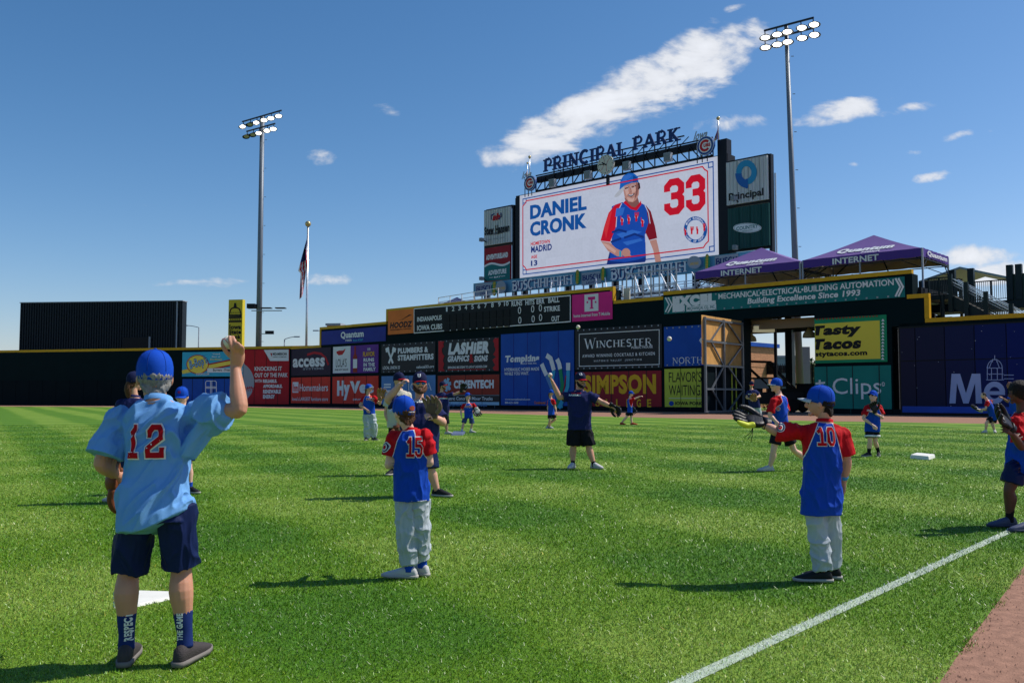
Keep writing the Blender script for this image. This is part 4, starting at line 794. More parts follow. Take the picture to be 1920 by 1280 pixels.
def club(px, py, r, w_):
    s_, z_ = WS.hit(px, py); o = empty('club_emblem', mw=WS.M @ Matrix.Translation((s_, z_, .8))); setp(o, 'round red and blue club emblem at the %s top corner of the board' % w_, 'emblem', 'round club emblems')
    k = r
    rdisc(k, -.3, 0).build('disc', mat('emblem_blue', (30, 72, 140), .5), o, mw=o.matrix_world)
    for j, (q, c) in enumerate(((1.0, M_wht), (.95, mat('emblem_blue', (30, 72, 140), .5)), (.74, M_wht))): 
        v = [(k * q * math.cos(6.2832 * i / 32), k * q * math.sin(6.2832 * i / 32), .006 * (j + 1)) for i in range(32)]; mesh_obj('ring', v, [tuple(range(32))], c, o, mw=o.matrix_world)
    v, f = strip([(.5 * k * math.cos(R(t)), .5 * k * math.sin(R(t))) for t in range(42, 320, 12)], .26 * k); mesh_obj('lettering', [(p[0], p[1], .03) for p in v], f, M_red, o, mw=o.matrix_world)
    v, f = fit(text_mesh('UBS', .06), -.18 * k, .62 * k, -.17 * k, .2 * k, .038); mesh_obj('lettering', v, f, M_red, o, mw=o.matrix_world)
    v, f = fit(text_mesh('Iowa', .04), -1.5 * k, .1 * k, .75 * k, 1.75 * k, -.1, shear=.35); mesh_obj('lettering', v, f, M_gry, o, mw=o.matrix_world)
    for xx in (-1.2 * k, -.6 * k, 0): MB().bar((xx, -1.6 * k, -.4), (xx, .8 * k, -.4), .08).build('bracket', M_dsteel, o, mw=o.matrix_world)
club(1001, 345.5, .95, 'left'); club(1329.5, 276, 1.02, 'right')
# ------------------------------------------------------------------ beer strip below the board
WB = cplane(119.0)
g = Sign('strip_banner', WB, 889, 1420, 533, 557, 468, 497.5, P_teal, 'long teal strip banner of repeated beer lettering running under the video board', 'banner', th=.12)
mb_ = mat('beer_blue', (90, 150, 180), .5, var=.3, vscale=.5); g.rect(890, 1419, 501.5, 527, mb_, extra=-.003)
for t, a_, b_, y0, y1 in (('BUSCHHHHHH', 961, 1075, 519, 540.5), ('BUSCHHHHHH', 1146, 1289, 494.5, 519)):
    g.text(t, a_ + .8, b_ + .8, y0 + .8, y1 + .8, M_navy, serif=True, t=.3, thin=.2, ser=.14, gap=.04); g.text(t, a_, b_, y0, y1, M_wht, serif=True, t=.2, thin=.12, ser=.09, gap=.06)
for t, a_, b_, y0, y1 in (('BUSCH', 894, 925, 535, 546), ('BUSCH', 1093, 1128, 514, 525), ('BUSCH', 1343, 1385, 482, 496)):
    g.rect(a_ - 1, b_ + 1, y0 - 4, y1 + 9, M_gry); g.text(t, a_, b_, y0, y1, M_navy, serif=True, t=.22, thin=.12, ser=.09, gap=.05); g.text('LIGHT', a_ + 8, b_ - 8, y1 + 2, y1 + 7, M_navy)
for x, y, hh in ((929, 541, 14), (1086, 520, 14), (1135, 514, 13), (1331, 492, 15)):
    g.disc(x, y, 5, hh, P_green)
    for i in range(9):
        for j in (-1.6, 0, 1.6): g.disc(x + j, y - hh + 3 + i * (hh * .2), .8, 1.2, P_gold, 'corn_print', n=6)
for x, y in ((946, 539), (1308, 493)): g.disc(x, y, 13 if x > 1000 else 9.5, 12, M_gry); g.text('UNFILTERED', x - 8, x + 8, y, y + 5, P_gold)
for i in range(30): s_ = g.w * i / 29; MB().box(s_ - .06, s_ + .06, -1.6, g.h, -.14, -.001).build('post', M_steel, g.root)
# ------------------------------------------------------------------ bleachers behind the wall
def rail(parent, a, b, n, h=1.0, m=M_alu, w=.07, mid=True, pick=0, mw=None, name='rail', pm_=None, post=None):
    a, b = Vector(a), Vector(b); up = Vector((0, 1, 0)) if mw is not None else Vector((0, 0, 1))
    MB().bar(a + up * h, b + up * h, w, up=Vector((0, 0, 1))).build('handrail', m, parent, mw=mw)
    if mid: MB().bar(a + up * h * .5, b + up * h * .5, w * .7).build('handrail', m, parent, mw=mw)
    for i in range(n + 1):
        p = a.lerp(b, i / n); MB().bar(p, p + up * h, post or w).build('post', m, parent, mw=mw)
    if pick:
        MB().bar(a + up * .1, b + up * .1, w * .7).build('handrail', m, parent, mw=mw); mb = MB()
        for i in range(1, pick):
            p = a.lerp(b, i / pick); MB().bar(p + up * .1, p + up * h, .035).build('baluster', m, parent, mw=mw)
bl = empty('bleachers', mw=WC.M); setp(bl, 'aluminium bleachers with white handrails rising behind the scoreboard wall', 'bleachers')
bx0, bx1 = WC.s_at(900, 540), WC.s_at(1420, 520)
for i in range(9):
    z = 7.3 + i * .62; d = -2.4 - i * 1.12
    a_ = bx0 + (0 if i < 9 else 0)
    MB().box(a_, bx1, z + .42, z + .47, d - .3, d).build('bench', M_alu, bl, mw=WC.M); MB().box(a_, bx1, z, z + .05, d - .75, d - .05).build('footboard', M_alu, bl, mw=WC.M)
    MB().box(a_, bx1, z - .3, z - .02, d - .8, d - .76).build('riser', M_steel, bl, mw=WC.M)
for i in range(11):
    s_ = bx0 + (bx1 - bx0) * i / 10; MB().bar((s_, 0, -3), (s_, 7.2, -3), .2).build('support', M_dsteel, bl, mw=WC.M); MB().bar((s_, 7.2, -2.6), (s_, 12.6, -12.3), .14).build('stringer', M_dsteel, bl, mw=WC.M)
    if i % 3 == 1:
        MB().bar((s_, 8.3, -2.4), (s_, 12.6, -10.6), .06).build('handrail', M_wht, bl, mw=WC.M); MB().bar((s_, 7.3, -2.4), (s_, 8.3, -2.4), .07).build('handrail', M_wht, bl, mw=WC.M); MB().bar((s_, 11.6, -10.6), (s_, 12.6, -10.6), .06).build('handrail', M_wht, bl, mw=WC.M)
rail(bl, (bx0, 12.0, -12.4), (bx1, 12.0, -12.4), 24, 1.1, M_wht, mw=WC.M)
# front rail runs: low one stepping up behind the scoreboard, taller panels at the pink banner
za = sz(1200, 560)[1]
rail(bl, (WC.s_at(1156, 550), za, -1.6), (WC.s_at(1250, 540), za, -1.6), 6, 2.6, M_steel, mw=WC.M, w=.1)
MB().box(WC.s_at(1152, 550), WC.s_at(1163, 550), za - .4, za + 1.3, -1.6, -1.45).build('end_panel', mat('cream_panel', (206, 202, 186), .6), bl, mw=WC.M)
p0 = (WC.s_at(800, 570), sz(806, 572)[1], -1.8); p1 = (WC.s_at(893, 540), sz(893, 535)[1] - 1.0, -3.4); rail(bl, p0, p1, 5, 1.0, M_wht, mw=WC.M)
zR = sz(1000, 556)[1]
for a_, b_ in ((805, 870), (872, 960), (962, 1060), (1062, 1150)):
    rail(bl, (WC.s_at(a_, 560), sz(a_, 571 - (a_ - 805) * .093)[1] - .7, -1.5), (WC.s_at(b_, 560), sz(b_, 571 - (b_ - 805) * .093)[1] - .7, -1.5), 4, 1.0, M_wht, mw=WC.M, mid=False)
for px in (1010, 1100, 1180, 1235, 1300): 
    s_ = WC.s_at(px, 540); MB().bar((s_, sz(px, 556 - (px - 1010) * .06)[1], -1.7), (s_ - 5.0, sz(px, 520 - (px - 1010) * .06)[1] + .9, -8), .09).build('handrail', M_wht, bl, mw=WC.M)
    MB().bar((s_ + 1.2, sz(px, 558 - (px - 1010) * .06)[1], -1.7), (s_ - 3.8, sz(px, 522 - (px - 1010) * .06)[1] + .9, -8), .09).build('handrail', M_wht, bl, mw=WC.M)
# ------------------------------------------------------------------ deck, canopies, stairs
M_tent = mat('canopy_purple', (116, 90, 148), .6, var=.08, vscale=.5, bump=.25, bscale=1.2); M_val = mat('valance_purple', (76, 50, 136), .6, bump=.2, bscale=2); M_under = mat('canopy_lining', (196, 180, 158), .7, var=.05)
WT = cplane(104.5)
def canopy(pxl, pxr, yl, yr, pxa, ya, depth, lab):
    a = WT.hit(pxl, yl); b = WT.hit(pxr, yr); z = (a[1] + b[1]) / 2; w = b[0] - a[0]
    mw = WT.M @ Matrix.Translation((a[0], z, 0)); r_ = empty('canopy_tent', mw=mw); setp(r_, lab, 'canopy', 'purple canopies above the gate')
    q = WT.off(-depth / 2); az = q.hit(pxa, ya)[1] - z
    A = Vector((w / 2, az, -depth / 2)); c = [Vector((0, 0, 0)), Vector((w, 0, 0)), Vector((w, 0, -depth)), Vector((0, 0, -depth))]
    for i in range(4):
        p, p2 = c[i], c[(i + 1) % 4]; n = 8; V, F = [], []
        for j in range(n + 1):
            e = p.lerp(p2, j / n)
            for k in range(n + 1):
                t = k / n; v = e.lerp(A, t); sag = -.10 * math.sin(math.pi * t) * (1 - .5 * t); V.append((v.x, v.y + sag, v.z))
        for j in range(n):
            for k in range(n): F.append((j * (n + 1) + k, (j + 1) * (n + 1) + k, (j + 1) * (n + 1) + k + 1, j * (n + 1) + k + 1))
        mesh_obj('canopy_side', V, F, M_tent, r_, True, mw=mw)
        mesh_obj('lining', [(x, y - .05, zz) for x, y, zz in V], [tuple(reversed(f)) for f in F], M_under, r_, True, mw=mw)
        d = (p2 - p).normalized(); out = d.cross(Vector((0, 1, 0))); out = -out if (p - Vector((w / 2, 0, -depth / 2))).dot(out) < 0 else out; V = []; m_ = 24
        for j in range(m_ + 1):
            e = p.lerp(p2, j / m_) + out * (.04 + .04 * math.sin(j * 1.7)); V += [(e.x, e.y + .02, e.z), (e.x, e.y - .62 - .04 * abs(math.sin(j * math.pi / 4)), e.z)]
        mesh_obj('valance', V, [(2 * j, 2 * j + 1, 2 * j + 3, 2 * j + 2) for j in range(m_)], M_val, r_, True, mw=mw)
        V = [(x - out.x * .03, y, zz - out.z * .03) for x, y, zz in V]; mesh_obj('valance_lining', V, [(2 * j, 2 * j + 2, 2 * j + 3, 2 * j + 1) for j in range(m_)], M_under, r_, True, mw=mw)
    for i, p in enumerate(c): MB().bar(p + Vector((0, -.05, 0)), (p.x, -3.4, p.z), .12).build('leg', M_gry, r_, mw=mw)
    for i in range(4):
        p, p2 = c[i], c[(i + 1) % 4]; mid = p.lerp(p2, .5); MB().bar(p + Vector((0, -.75, 0)), p2 + Vector((0, -.75, 0)), .07).build('truss_bar', M_dsteel, r_, mw=mw)
        MB().bar(mid + Vector((0, -.75, 0)), A + Vector((0, -.25, 0)), .08).build('rafter', M_dsteel, r_, mw=mw); MB().bar(p + Vector((0, -.9, 0)), A + Vector((0, -.25, 0)), .08).build('rafter', M_dsteel, r_, mw=mw)
        for f_ in (.18, .82):
            e = p.lerp(p2, f_); MB().bar(e + Vector((0, -.7, 0)), p.lerp(p2, 0 if f_ < .5 else 1) + Vector((0, -1.5, 0)), .06).build('brace', M_dsteel, r_, mw=mw)
    MB().bar((w * .5, -.6, 0), (w * .5, -3.4, 0), .1).build('leg', M_gry, r_, mw=mw)
    # lettering on the front slope and valance
    def slope(x, t): v = Vector((x, 0, 0)); base = v; top = A; 
    vf = fit(text_mesh('Quantum', .05), w * .28, w * .74, 0, .62, 0, shear=.15); L_ = math.hypot(az, depth / 2)
    def onslope(vf, t0): return [(p[0] + (A.x - p[0]) * ((p[1] + t0) / L_) * .0, (p[1] + t0) / L_ * az + .05 - .10 * math.sin(math.pi * (p[1] + t0) / L_), -(p[1] + t0) / L_ * depth / 2 + .03) for p in vf[0]], vf[1]
    vf = cut_grid(fit(text_mesh('Quantum', .06), w * .26, w * .74, 0, .95, 0, shear=.25), .3); v = onslope(vf, .55); mesh_obj('lettering', v[0], v[1], M_wht, r_, mw=mw)
    vf = fit(text_mesh('FIBER', .02), w * .5, w * .66, 0, .3, 0, shear=.2); v = onslope(vf, .18); mesh_obj('lettering', v[0], v[1], M_wht, r_, mw=mw)
    vf = fit(text_mesh('INTERNET', .03), w * .27, w * .66, -.6, -.12); mesh_obj('lettering', [(p[0], p[1], .12) for p in vf[0]], vf[1], M_wht, r_, mw=mw)
    vf = fit(text_mesh('Quantum', .04), .8, depth - .6, -.55, -.1); mesh_obj('lettering', [(w + .12, p[1], -p[0]) for p in vf[0]], vf[1], M_wht, r_, mw=mw)
def cut_grid(vf, step):
    bm = bmesh.new(); vs = [bm.verts.new(p) for p in vf[0]]
    for f in vf[1]:
        try: bm.faces.new([vs[i] for i in f])
        except ValueError: pass
    for ax in (0, 1):
        lo, hi = min(p[ax] for p in vf[0]), max(p[ax] for p in vf[0]); t = lo + step
        while t < hi:
            co = [0, 0, 0]; co[ax] = t; no = [0, 0, 0]; no[ax] = 1
            bmesh.ops.bisect_plane(bm, geom=bm.verts[:] + bm.edges[:] + bm.faces[:], plane_co=co, plane_no=no); t += step
    bmesh.ops.triangulate(bm, faces=bm.faces[:]); bm.verts.index_update(); out = [tuple(v.co) for v in bm.verts], [tuple(v.index for v in f.verts) for f in bm.faces]; bm.free(); return out
canopy(1303, 1500, 514, 486, 1437.5, 463.5, 6.0, 'smaller-looking purple canopy at left, its corner in front of the beer strip')
canopy(1505, 1729, 487.5, 466, 1645, 440, 6.0, 'right-hand purple canopy with its open side above the stairs')
dk = empty('deck', mw=WC.M); setp(dk, 'dark concourse deck above the open gate', 'deck')
zD = hE - .9; d0, d1 = WC.s_at(1250, 560), WC.s_at(1716, 520)
MB().box(d0, d1, zD - .5, zD, -11, -TH - .01).build('slab', M_dsteel, dk, mw=WC.M)
s_c = WC.s_at(1480, 700)
PBK = WC.off(-10.3)
for x in (PBK.s_at(1290, 700), PBK.s_at(1482, 700), PBK.s_at(1600, 700)):
    MB().box(x - .33, x + .33, 0, zD - .51, -10.6, -10.0).build('column', M_dgreen, dk, mw=WC.M)
MB().box(WC.s_at(1395, 700) - .3, WC.s_at(1530, 700) + 2.5, hGate - .78, hGate - .02, -2.4, -2.0).build('beam', mat('beam_tan', (150, 134, 112), .7), dk, mw=WC.M)
for d in (-4, -6, -8, -10.5): MB().box(d0, d1, hGate - .5, hGate - .1, d - .25, d).build('joist', M_dsteel, dk, mw=WC.M)
MB().box(WC.s_at(1541, 700) + 1.2, WC.s_at(1590, 700) + 1.5, 0, hGate, -9, -TH - .02).build('side_room', M_blkb, dk, mw=WC.M)
# stairs from the deck down to the right
st = empty('staircase', mw=WC.M); setp(st, 'dark green steel staircase with pickets descending to the right above the LED wall', 'staircase')
zl = sz(1730, 549)[1]; xl = WC.s_at(1722, 545); xs = WC.s_at(1762, 545); xe = WC.s_at(1990, 640); ze = zl - (xe - xs) * .62
MB().box(xl, xs, zl - .35, zl, -4.2, -2.2).build('landing', M_dgreen, st, mw=WC.M)
def slab(a, b, th, z0, z1, nm):
    V = [(a[0], a[1], z0), (b[0], b[1], z0), (b[0], b[1] - th, z0), (a[0], a[1] - th, z0)]; V += [(x, y, z1) for x, y, _ in V]
    return mesh_obj(nm, V, [(0, 1, 2, 3), (7, 6, 5, 4), (0, 4, 5, 1), (1, 5, 6, 2), (2, 6, 7, 3), (3, 7, 4, 0)], M_dgreen, st, mw=WC.M)
slab((xs, zl), (xe, ze), .9, -2.3, -2.2, 'stringer'); slab((xs, zl), (xe, ze), .9, -4.2, -4.1, 'stringer')
ns = 26
for i in range(ns):
    x = xs + (xe - xs) * i / ns; z = zl - (x - xs) * .62; MB().box(x, x + .34, z - .22, z - .17, -4.1, -2.3).build('tread', M_conc, st, mw=WC.M)
for dd in (-2.25, -4.15):
    for hh in (1.25, 1.0, .8) if dd > -3 else (1.25, 1.0):
        MB().bar((xs, zl + hh, dd), (xe, ze + hh, dd), .07 if hh > 1.1 else .05).build('handrail', M_alu if hh != .8 else M_steel, st, mw=WC.M)
    MB().bar((xs, zl + .12, dd), (xe, ze + .12, dd), .06).build('handrail', M_dgreen, st, mw=WC.M)
    nb_ = 66
    for i in range(nb_):
        x = xs + (xe - xs) * (i + .5) / nb_; z = zl - (x - xs) * .62; MB().bar((x, z + .1, dd), (x, z + .98, dd), .04).build('baluster', M_dgreen, st, mw=WC.M)
for px in (1765, 1795, 1832, 1880, 1925):
    x = WC.s_at(px, 560); z = zl - (x - xs) * .62; MB().box(x - .14, x + .14, z - 1.3, z + 1.5, -2.18, -1.95).build('newel_post', M_dgreen, st, mw=WC.M)
rail(st, (xl, zl, -2.2), (xs, zl, -2.2), 2, 1.25, M_dgreen, mw=WC.M, w=.09, mid=False, pick=13)
MB().bar((WC.s_at(1749, 600), 6.8, -2.2), (WC.s_at(1749, 600), zl, -2.2), .3, n=12).build('column', M_dgreen, st, mw=WC.M)
# upper walkway rail farther back, running on to the right
WU = cplane(112.0); uw = empty('walkway', mw=WU.M); setp(uw, 'upper walkway with thin dark pickets and thick square posts at far right', 'walkway')
def us(px, py=560): return WU.s_at(px, py)
zu = (WU.hit(1820, 566)[1] + WU.hit(1890, 561)[1]) / 2
rail(uw, (us(1762), zu, 0), (us(1893), zu, 0), 4, WU.hit(1850, 527)[1] - zu, M_dgreen, mw=WU.M, w=.08, mid=False, pick=34)
MB().box(us(1740), us(1990), zu - .7, zu - .05, -2.5, .1).build('slab', M_dgreen, uw, mw=WU.M)
for px in (1787, 1822, 1895, 1912): MB().box(us(px) - .22, us(px) + .22, zu - .05, zu + 2.6, -.2, .2).build('newel_post', M_dgreen, uw, mw=WU.M)
MB().box(us(1899), us(1990), zu - .04, zu + 1.9, -.1, .0).build('panel', mat('panel_green', (40, 66, 62), .6), uw, mw=WU.M)
# pale green canopy behind
pc = WU.off(-3); o_ = empty('shade_roof', mw=pc.M); setp(o_, 'pale green shade roof with dark fascia behind the staircase', 'roof')
q0, q1 = pc.hit(1722, 520)[0], pc.hit(1800, 515)[0]; zz = pc.hit(1790, 503)[1]; q2 = q1 + 7.5
V = [(q0, zz - .8, 0), (q1, zz + .1, 0), (q2, zz - 2.3, 0), (q0, zz - .8, -7), (q1, zz + .1, -7), (q2, zz - 2.3, -7)]
V += [(x, y - .16, z) for x, y, z in V]
mesh_obj('roof_sheet', V, [(0, 1, 4, 3), (1, 2, 5, 4), (9, 10, 7, 6), (10, 11, 8, 7), (0, 6, 7, 1), (1, 7, 8, 2)], mat('roof_pale_green', (150, 172, 164), .5), o_, mw=pc.M)
MB().box(q0, q1 - .1, zz - 1.9, zz - .85, -.3, 0).build('fascia', M_dgreen, o_, mw=pc.M)
for x in (q0 + .2, q1, q2 - .3): MB().box(x - .1, x + .1, 0, zz - .9 - (1.6 if x > q1 + 1 else 0), -.3, -.05).build('post', M_dgreen, o_, mw=pc.M)
# distant small purple canopy tip left of the bleachers
p_ = at(857, 566, 112); o_ = empty('canopy_tent', p_); setp(o_, 'tiny purple canopy tip peeking over the scoreboard behind the handrails', 'canopy')
V = [(-2.4, -2.4, -.8), (2.4, -2.4, -.8), (2.4, 2.4, -.8), (-2.4, 2.4, -.8), (0, 0, .6), (-2.4, -2.4, -1.1), (2.4, -2.4, -1.1), (2.4, 2.4, -1.1), (-2.4, 2.4, -1.1)]
mesh_obj('canopy_side', V, [(0, 1, 4), (1, 2, 4), (2, 3, 4), (3, 0, 4), (0, 5, 6, 1), (1, 6, 7, 2), (2, 7, 8, 3), (3, 8, 5, 0)], M_tent, o_, mw=Matrix.Translation(p_))
for x in (-2.3, 2.3):
    for y in (-2.3, 2.3): MB().bar((x, y, -1.0), (x, y, -p_.z), .1).build('leg', M_gry, o_, mw=Matrix.Translation(p_))
# ------------------------------------------------------------------ gate leaf standing open
hp = wc(1394); GL_ = Plane((14.45, 68.6, 0), (hp.x, hp.y, 0)); gl = empty('gate_leaf', mw=GL_.M); setp(gl, 'open gate leaf of grey steel tube with plywood on its upper half', 'gate')
gw = (Vector((hp.x, hp.y, 0)) - GL_.a).length; gz1 = 7.45; gz0 = .12
M_ply = mat('plywood', (214, 160, 92), .75, var=.18, vscale=1.3, bump=.2, bscale=8); M_tube = mat('gate_tube', (120, 126, 134), .45, metal=.5, var=.1)
for i in range(3):
    for j in range(2):
        a, b = gw * i / 3, gw * (i + 1) / 3; MB().box(a + .02, b - .02, 3.75 + 1.9 * j + .02, 3.75 + 1.9 * (j + 1) - .02, -.1, -.07).build('plywood_sheet', M_ply, gl, mw=GL_.M)
def gt(a, b, w=.14): MB().bar((a[0], a[1], 0.03), (b[0], b[1], 0.03), w).build('tube', M_tube, gl, mw=GL_.M)
gs = 2
for x in (.35, gw * .5, gw - .1): gt((x, gz0), (x, gz1 - .05), .16)
for z in (gz0 + .06, 1.9, 3.72, 5.55, 7.25): gt((.35, z), (gw, z), .15)
for a, b in (((gw * .5 - .1, 7.2), (gw * .18, 5.6)), ((gw * .6, 7.2), (gw - .15, 5.6)), ((gw * .2, 5.5), (gw * .48, 3.8)), ((gw - .1, 5.5), (gw * .6, 3.8)), ((gw * .48, 3.7), (gw * .2, 1.95)), ((gw * .6, 3.7), (gw - .15, 1.95)), ((gw * .2, 1.85), (gw * .48, .2)), ((gw - .12, 1.85), (gw * .6, .2))): gt(a, b, .11)
for x in (.5, gw - .2): MB().bar((x, .0, .03), (x, .13, .03), .18, n=8).build('caster', M_blk, gl, mw=GL_.M)
for k, (a, b, mm) in enumerate(((.35, 1.2, P_blue), (1.4, 2.2, P_lime), (gw - 1.3, gw - .9, P_lime))):
    pass
MB().box(.0, gw, .25, 3.7, -.16, -.12).build('lower_pad', M_pad, gl, mw=GL_.M)
for x in (.7, gw * .32, gw * .72, gw * .83): MB().box(x, x + .09, .25, 3.65, -.118, -.05).build('batten', P_lime if x > gw * .6 else M_tube, gl, mw=GL_.M)
# hanging lamps and ceiling light in the opening
def bell(px, py, Y, lab, s=1.0):
    p = at(px, py, Y); r_ = empty('hanging_lamp', p); setp(r_, lab, 'lamp', 'bell lamps hanging in the gateway'); prof = [(.1, .5), (.16, .42), (.2, .3), (.42, .12), (.5, -.1), (.52, -.3)]; V = []; n = 18
    for r, z in prof: V += [(r * s * math.cos(6.2832 * i / n), r * s * math.sin(6.2832 * i / n), z * s) for i in range(n)]
    F = [(k * n + i, k * n + (i + 1) % n, (k + 1) * n + (i + 1) % n, (k + 1) * n + i) for k in range(len(prof) - 1) for i in range(n)]
    mesh_obj('shade', V, F, mat('lamp_glass', (150, 140, 96), .3), r_, True, mw=Matrix.Translation(p)); MB().bar((0, 0, .45 * s), (0, 0, 1.0), .06).build('stem', M_dsteel, r_, mw=Matrix.Translation(p)); return r_
bell(1408, 634, 77, 'bell-shaped hanging lamp nearest the gate leaf', .9); bell(1517, 626, 74, 'bell-shaped hanging lamp next to the taco banner', 1.0)
p = at(1433, 617, 76); o_ = empty('ceiling_light', p); setp(o_, 'small rectangular ceiling light under the tan beam', 'lamp')
MB().box(-.9, .9, -.3, .3, -.25, .25).build('diffuser', mat('diffuser', (210, 205, 170), .4, emit=.3), o_, mw=Matrix.Translation(p)); MB().box(-.95, .95, -.35, .35, .251, .35).build('housing', M_gry, o_, mw=Matrix.Translation(p))
# ------------------------------------------------------------------ beyond the gate
def wbuild(name, pl, px0, px1, y1, m, lab, cat, depth=12, y0=None):
    a, b = pl.s_at(px0, 700), pl.s_at(px1, 700); z1 = pl.hit((px0 + px1) / 2, y1)[1]; r_ = empty(name, mw=pl.M); setp(r_, lab, cat)
    return r_, a, b, z1
PB = Plane((25, 100), (30.9, 105.9)); r_, a, b, z1 = wbuild('brick_building', PB, 1385, 1457, 650, None, 'tan brick building with blue roof edge seen through the gateway', 'building')
M_brick = mat('brick_tan', (196, 140, 104), .85, var=.12, vscale=1.2)
def brick_nodes(m, sc=1.0, c2=(.8, .74, .66)):
    N, L = m.node_tree.nodes, m.node_tree.links; b_ = N['Principled BSDF']; tc = N.new('ShaderNodeTexCoord'); bt = N.new('ShaderNodeTexBrick'); bt.inputs['Scale'].default_value = sc
    c = b_.inputs['Base Color'].default_value; c = lin((196, 140, 104)); bt.inputs['Color1'].default_value = c + (1,); bt.inputs['Color2'].default_value = tuple(x * .72 for x in c) + (1,); bt.inputs['Mortar'].default_value = tuple(x * 1.15 for x in c) + (1,)
    L.new(tc.outputs['Object'], bt.inputs['Vector']); L.new(bt.outputs['Color'], b_.inputs['Base Color'])
brick_nodes(M_brick, 1.4)
a -= 16
zz0 = 0; nrow = 9
for i in range(nrow): MB().box(a, b, z1 * i / nrow + .01, z1 * (i + 1) / nrow - .01, -10, (0 if i % 3 else .04)).build('brick_course', M_brick, r_, mw=PB.M)
MB().box(a - .2, b + .2, z1, z1 + .45, -10.2, .3).build('roof_edge', P_blue, r_, mw=PB.M); MB().box(b - 2.5, b - 2.2, z1 * .55, z1 * .75, .05, .9).build('wall_lamp', M_dsteel, r_, mw=PB.M)
MB().box(a + 9, a + 11, .1, 2.6, .05, .1).build('door', M_steel, r_, mw=PB.M)
PG = Plane((20, 190), (90, 186)); r_, a, b, z1 = wbuild('grey_building', PG, 1450, 1500, 670, None, 'distant low grey building with small dark windows', 'building')
MB().box(a, b, 0, z1, -12, 0).build('wall', mat('bg_grey', (128, 146, 150), .8), r_, mw=PG.M); MB().box(a - .3, b + .3, z1, z1 + .4, -12.3, .3).build('roof', M_gry, r_, mw=PG.M)
for i in range(7):
    for j in range(2): x = a + (b - a) * (i + .4) / 7; MB().box(x, x + .7, z1 * (.35 + .32 * j), z1 * (.5 + .32 * j), .01, .06).build('window', M_dsteel, r_, mw=PG.M)
# fence behind the gateway
PF = Plane((24, 98), (40, 95)); fn = empty('picket_fence', mw=PF.M); setp(fn, 'black steel picket fence beyond the gateway', 'fence')
a, b = PF.s_at(1455, 700), PF.s_at(1545, 700); zf = PF.hit(1500, 686)[1]
for z in (.3, zf - .7, zf - .3): MB().bar((a, z, 0), (b, z, 0), .08).build('fence_rail', M_blk, fn, mw=PF.M)
for i in range(44):
    x = a + (b - a) * i / 43; MB().bar((x, 0, 0), (x, zf + (.25 if i % 2 == 0 else .1), 0), .055).build('picket', M_blk, fn, mw=PF.M)
for i in range(5): x = a + (b - a) * i / 4; MB().bar((x, 0, .03), (x, zf + .35, .03), .14).build('fence_post', M_blk, fn, mw=PF.M)
# foliage
def leafball(n, c, r, sz, seed, flat=1.0):
    g_ = np.random.default_rng(seed); V, F = [], []
    u = g_.normal(0, 1, (n, 3)); u /= np.linalg.norm(u, axis=1)[:, None]; rr = g_.random(n) ** .45
    lump = 1 + .28 * np.sin(u[:, 0] * 5 + seed) * np.cos(u[:, 2] * 4 + seed) + .2 * np.sin(u[:, 1] * 7)
    P = np.array(c) + u * (rr * lump)[:, None] * np.array(r)
    d1 = g_.normal(0, 1, (n, 3)); d1 /= np.linalg.norm(d1, axis=1)[:, None]; d2 = np.cross(d1, g_.normal(0, 1, (n, 3))); d2 /= np.linalg.norm(d2, axis=1)[:, None]
    s_ = sz * (.6 + .8 * g_.random(n))[:, None]
    for k, (a_, b_) in enumerate(((-1, 0), (0, .5), (1, 0), (0, -.5))): V.append(P + d1 * s_ * a_ + d2 * s_ * b_)
    V = np.stack(V, 1).reshape(-1, 3); F = np.arange(n * 4).reshape(n, 4); return V, F
M_leaf = [mat('leaf_%d' % i, c, .6, var=.35, vscale=.7) for i, c in enumerate(((58, 84, 38), (72, 98, 42), (88, 104, 50)))]
def tree(px, ytop, Y, w, seed, lab, ci=0, n=2600):
    top = at(px, ytop, Y); base = Vector((top.x, Y, 0)); h = top.z; r_ = empty('tree', base); setp(r_, lab, 'tree', 'trees on the skyline'); mw = Matrix.Translation(base)
    V, F = leafball(n, (0, 0, h * .62), (w, w, h * .42), max(.16, Y * .0022), seed); me = bpy.data.meshes.new('crown'); me.from_pydata(V.tolist(), [], F.tolist()); obj_from_mesh('crown', me, M_leaf[ci], r_, mw=mw)
    mb = MB(); mb.bar((0, 0, 0), (0, 0, h * .5), w * .14, n=8)
    for i in range(4): t = i * 1.57 + seed; mb.bar((0, 0, h * .35), (w * .5 * math.cos(t), w * .5 * math.sin(t), h * .68), w * .06, n=6)
    mb.build('trunk', mat('bark', (84, 70, 56), .9), r_, mw=mw)
k = 0
for px, yt, Y, w in ((1505, 690, 250, 6), (1519, 686, 240, 7), (1535, 680, 225, 8), (1551, 676, 225, 8), (1493, 694, 260, 5)):
    tree(px, yt, Y, w, 11 + k, ['small round tree beside the grey column', 'mid-sized skyline tree between column and taco banner', 'broad tree just left of the taco banner edge', 'tree mostly hidden behind the taco banner', 'lowest tree against the column through the gateway'][k], k % 3); k += 1
V, F = leafball(3500, (0, 0, .7), (5.0, 1.6, 1.0), .14, 5); bp_ = Vector((29, 92, 0)); me = bpy.data.meshes.new('shrubs'); me.from_pydata(V.tolist(), [], F.tolist()); o = obj_from_mesh('shrubs', me, mat('shrub_leaf', (128, 116, 60), .7, var=.5, vscale=2)); o.location = bp_; setp(o, 'mass of dry yellow-green shrubs along the fence beyond the gateway', 'shrubs', kind='stuff')
sheet('lawn', [(20, 86), (60, 80), (70, 104), (20, 108)], .012, mat('lawn_green', (92, 120, 44), .9, var=.3, vscale=1))
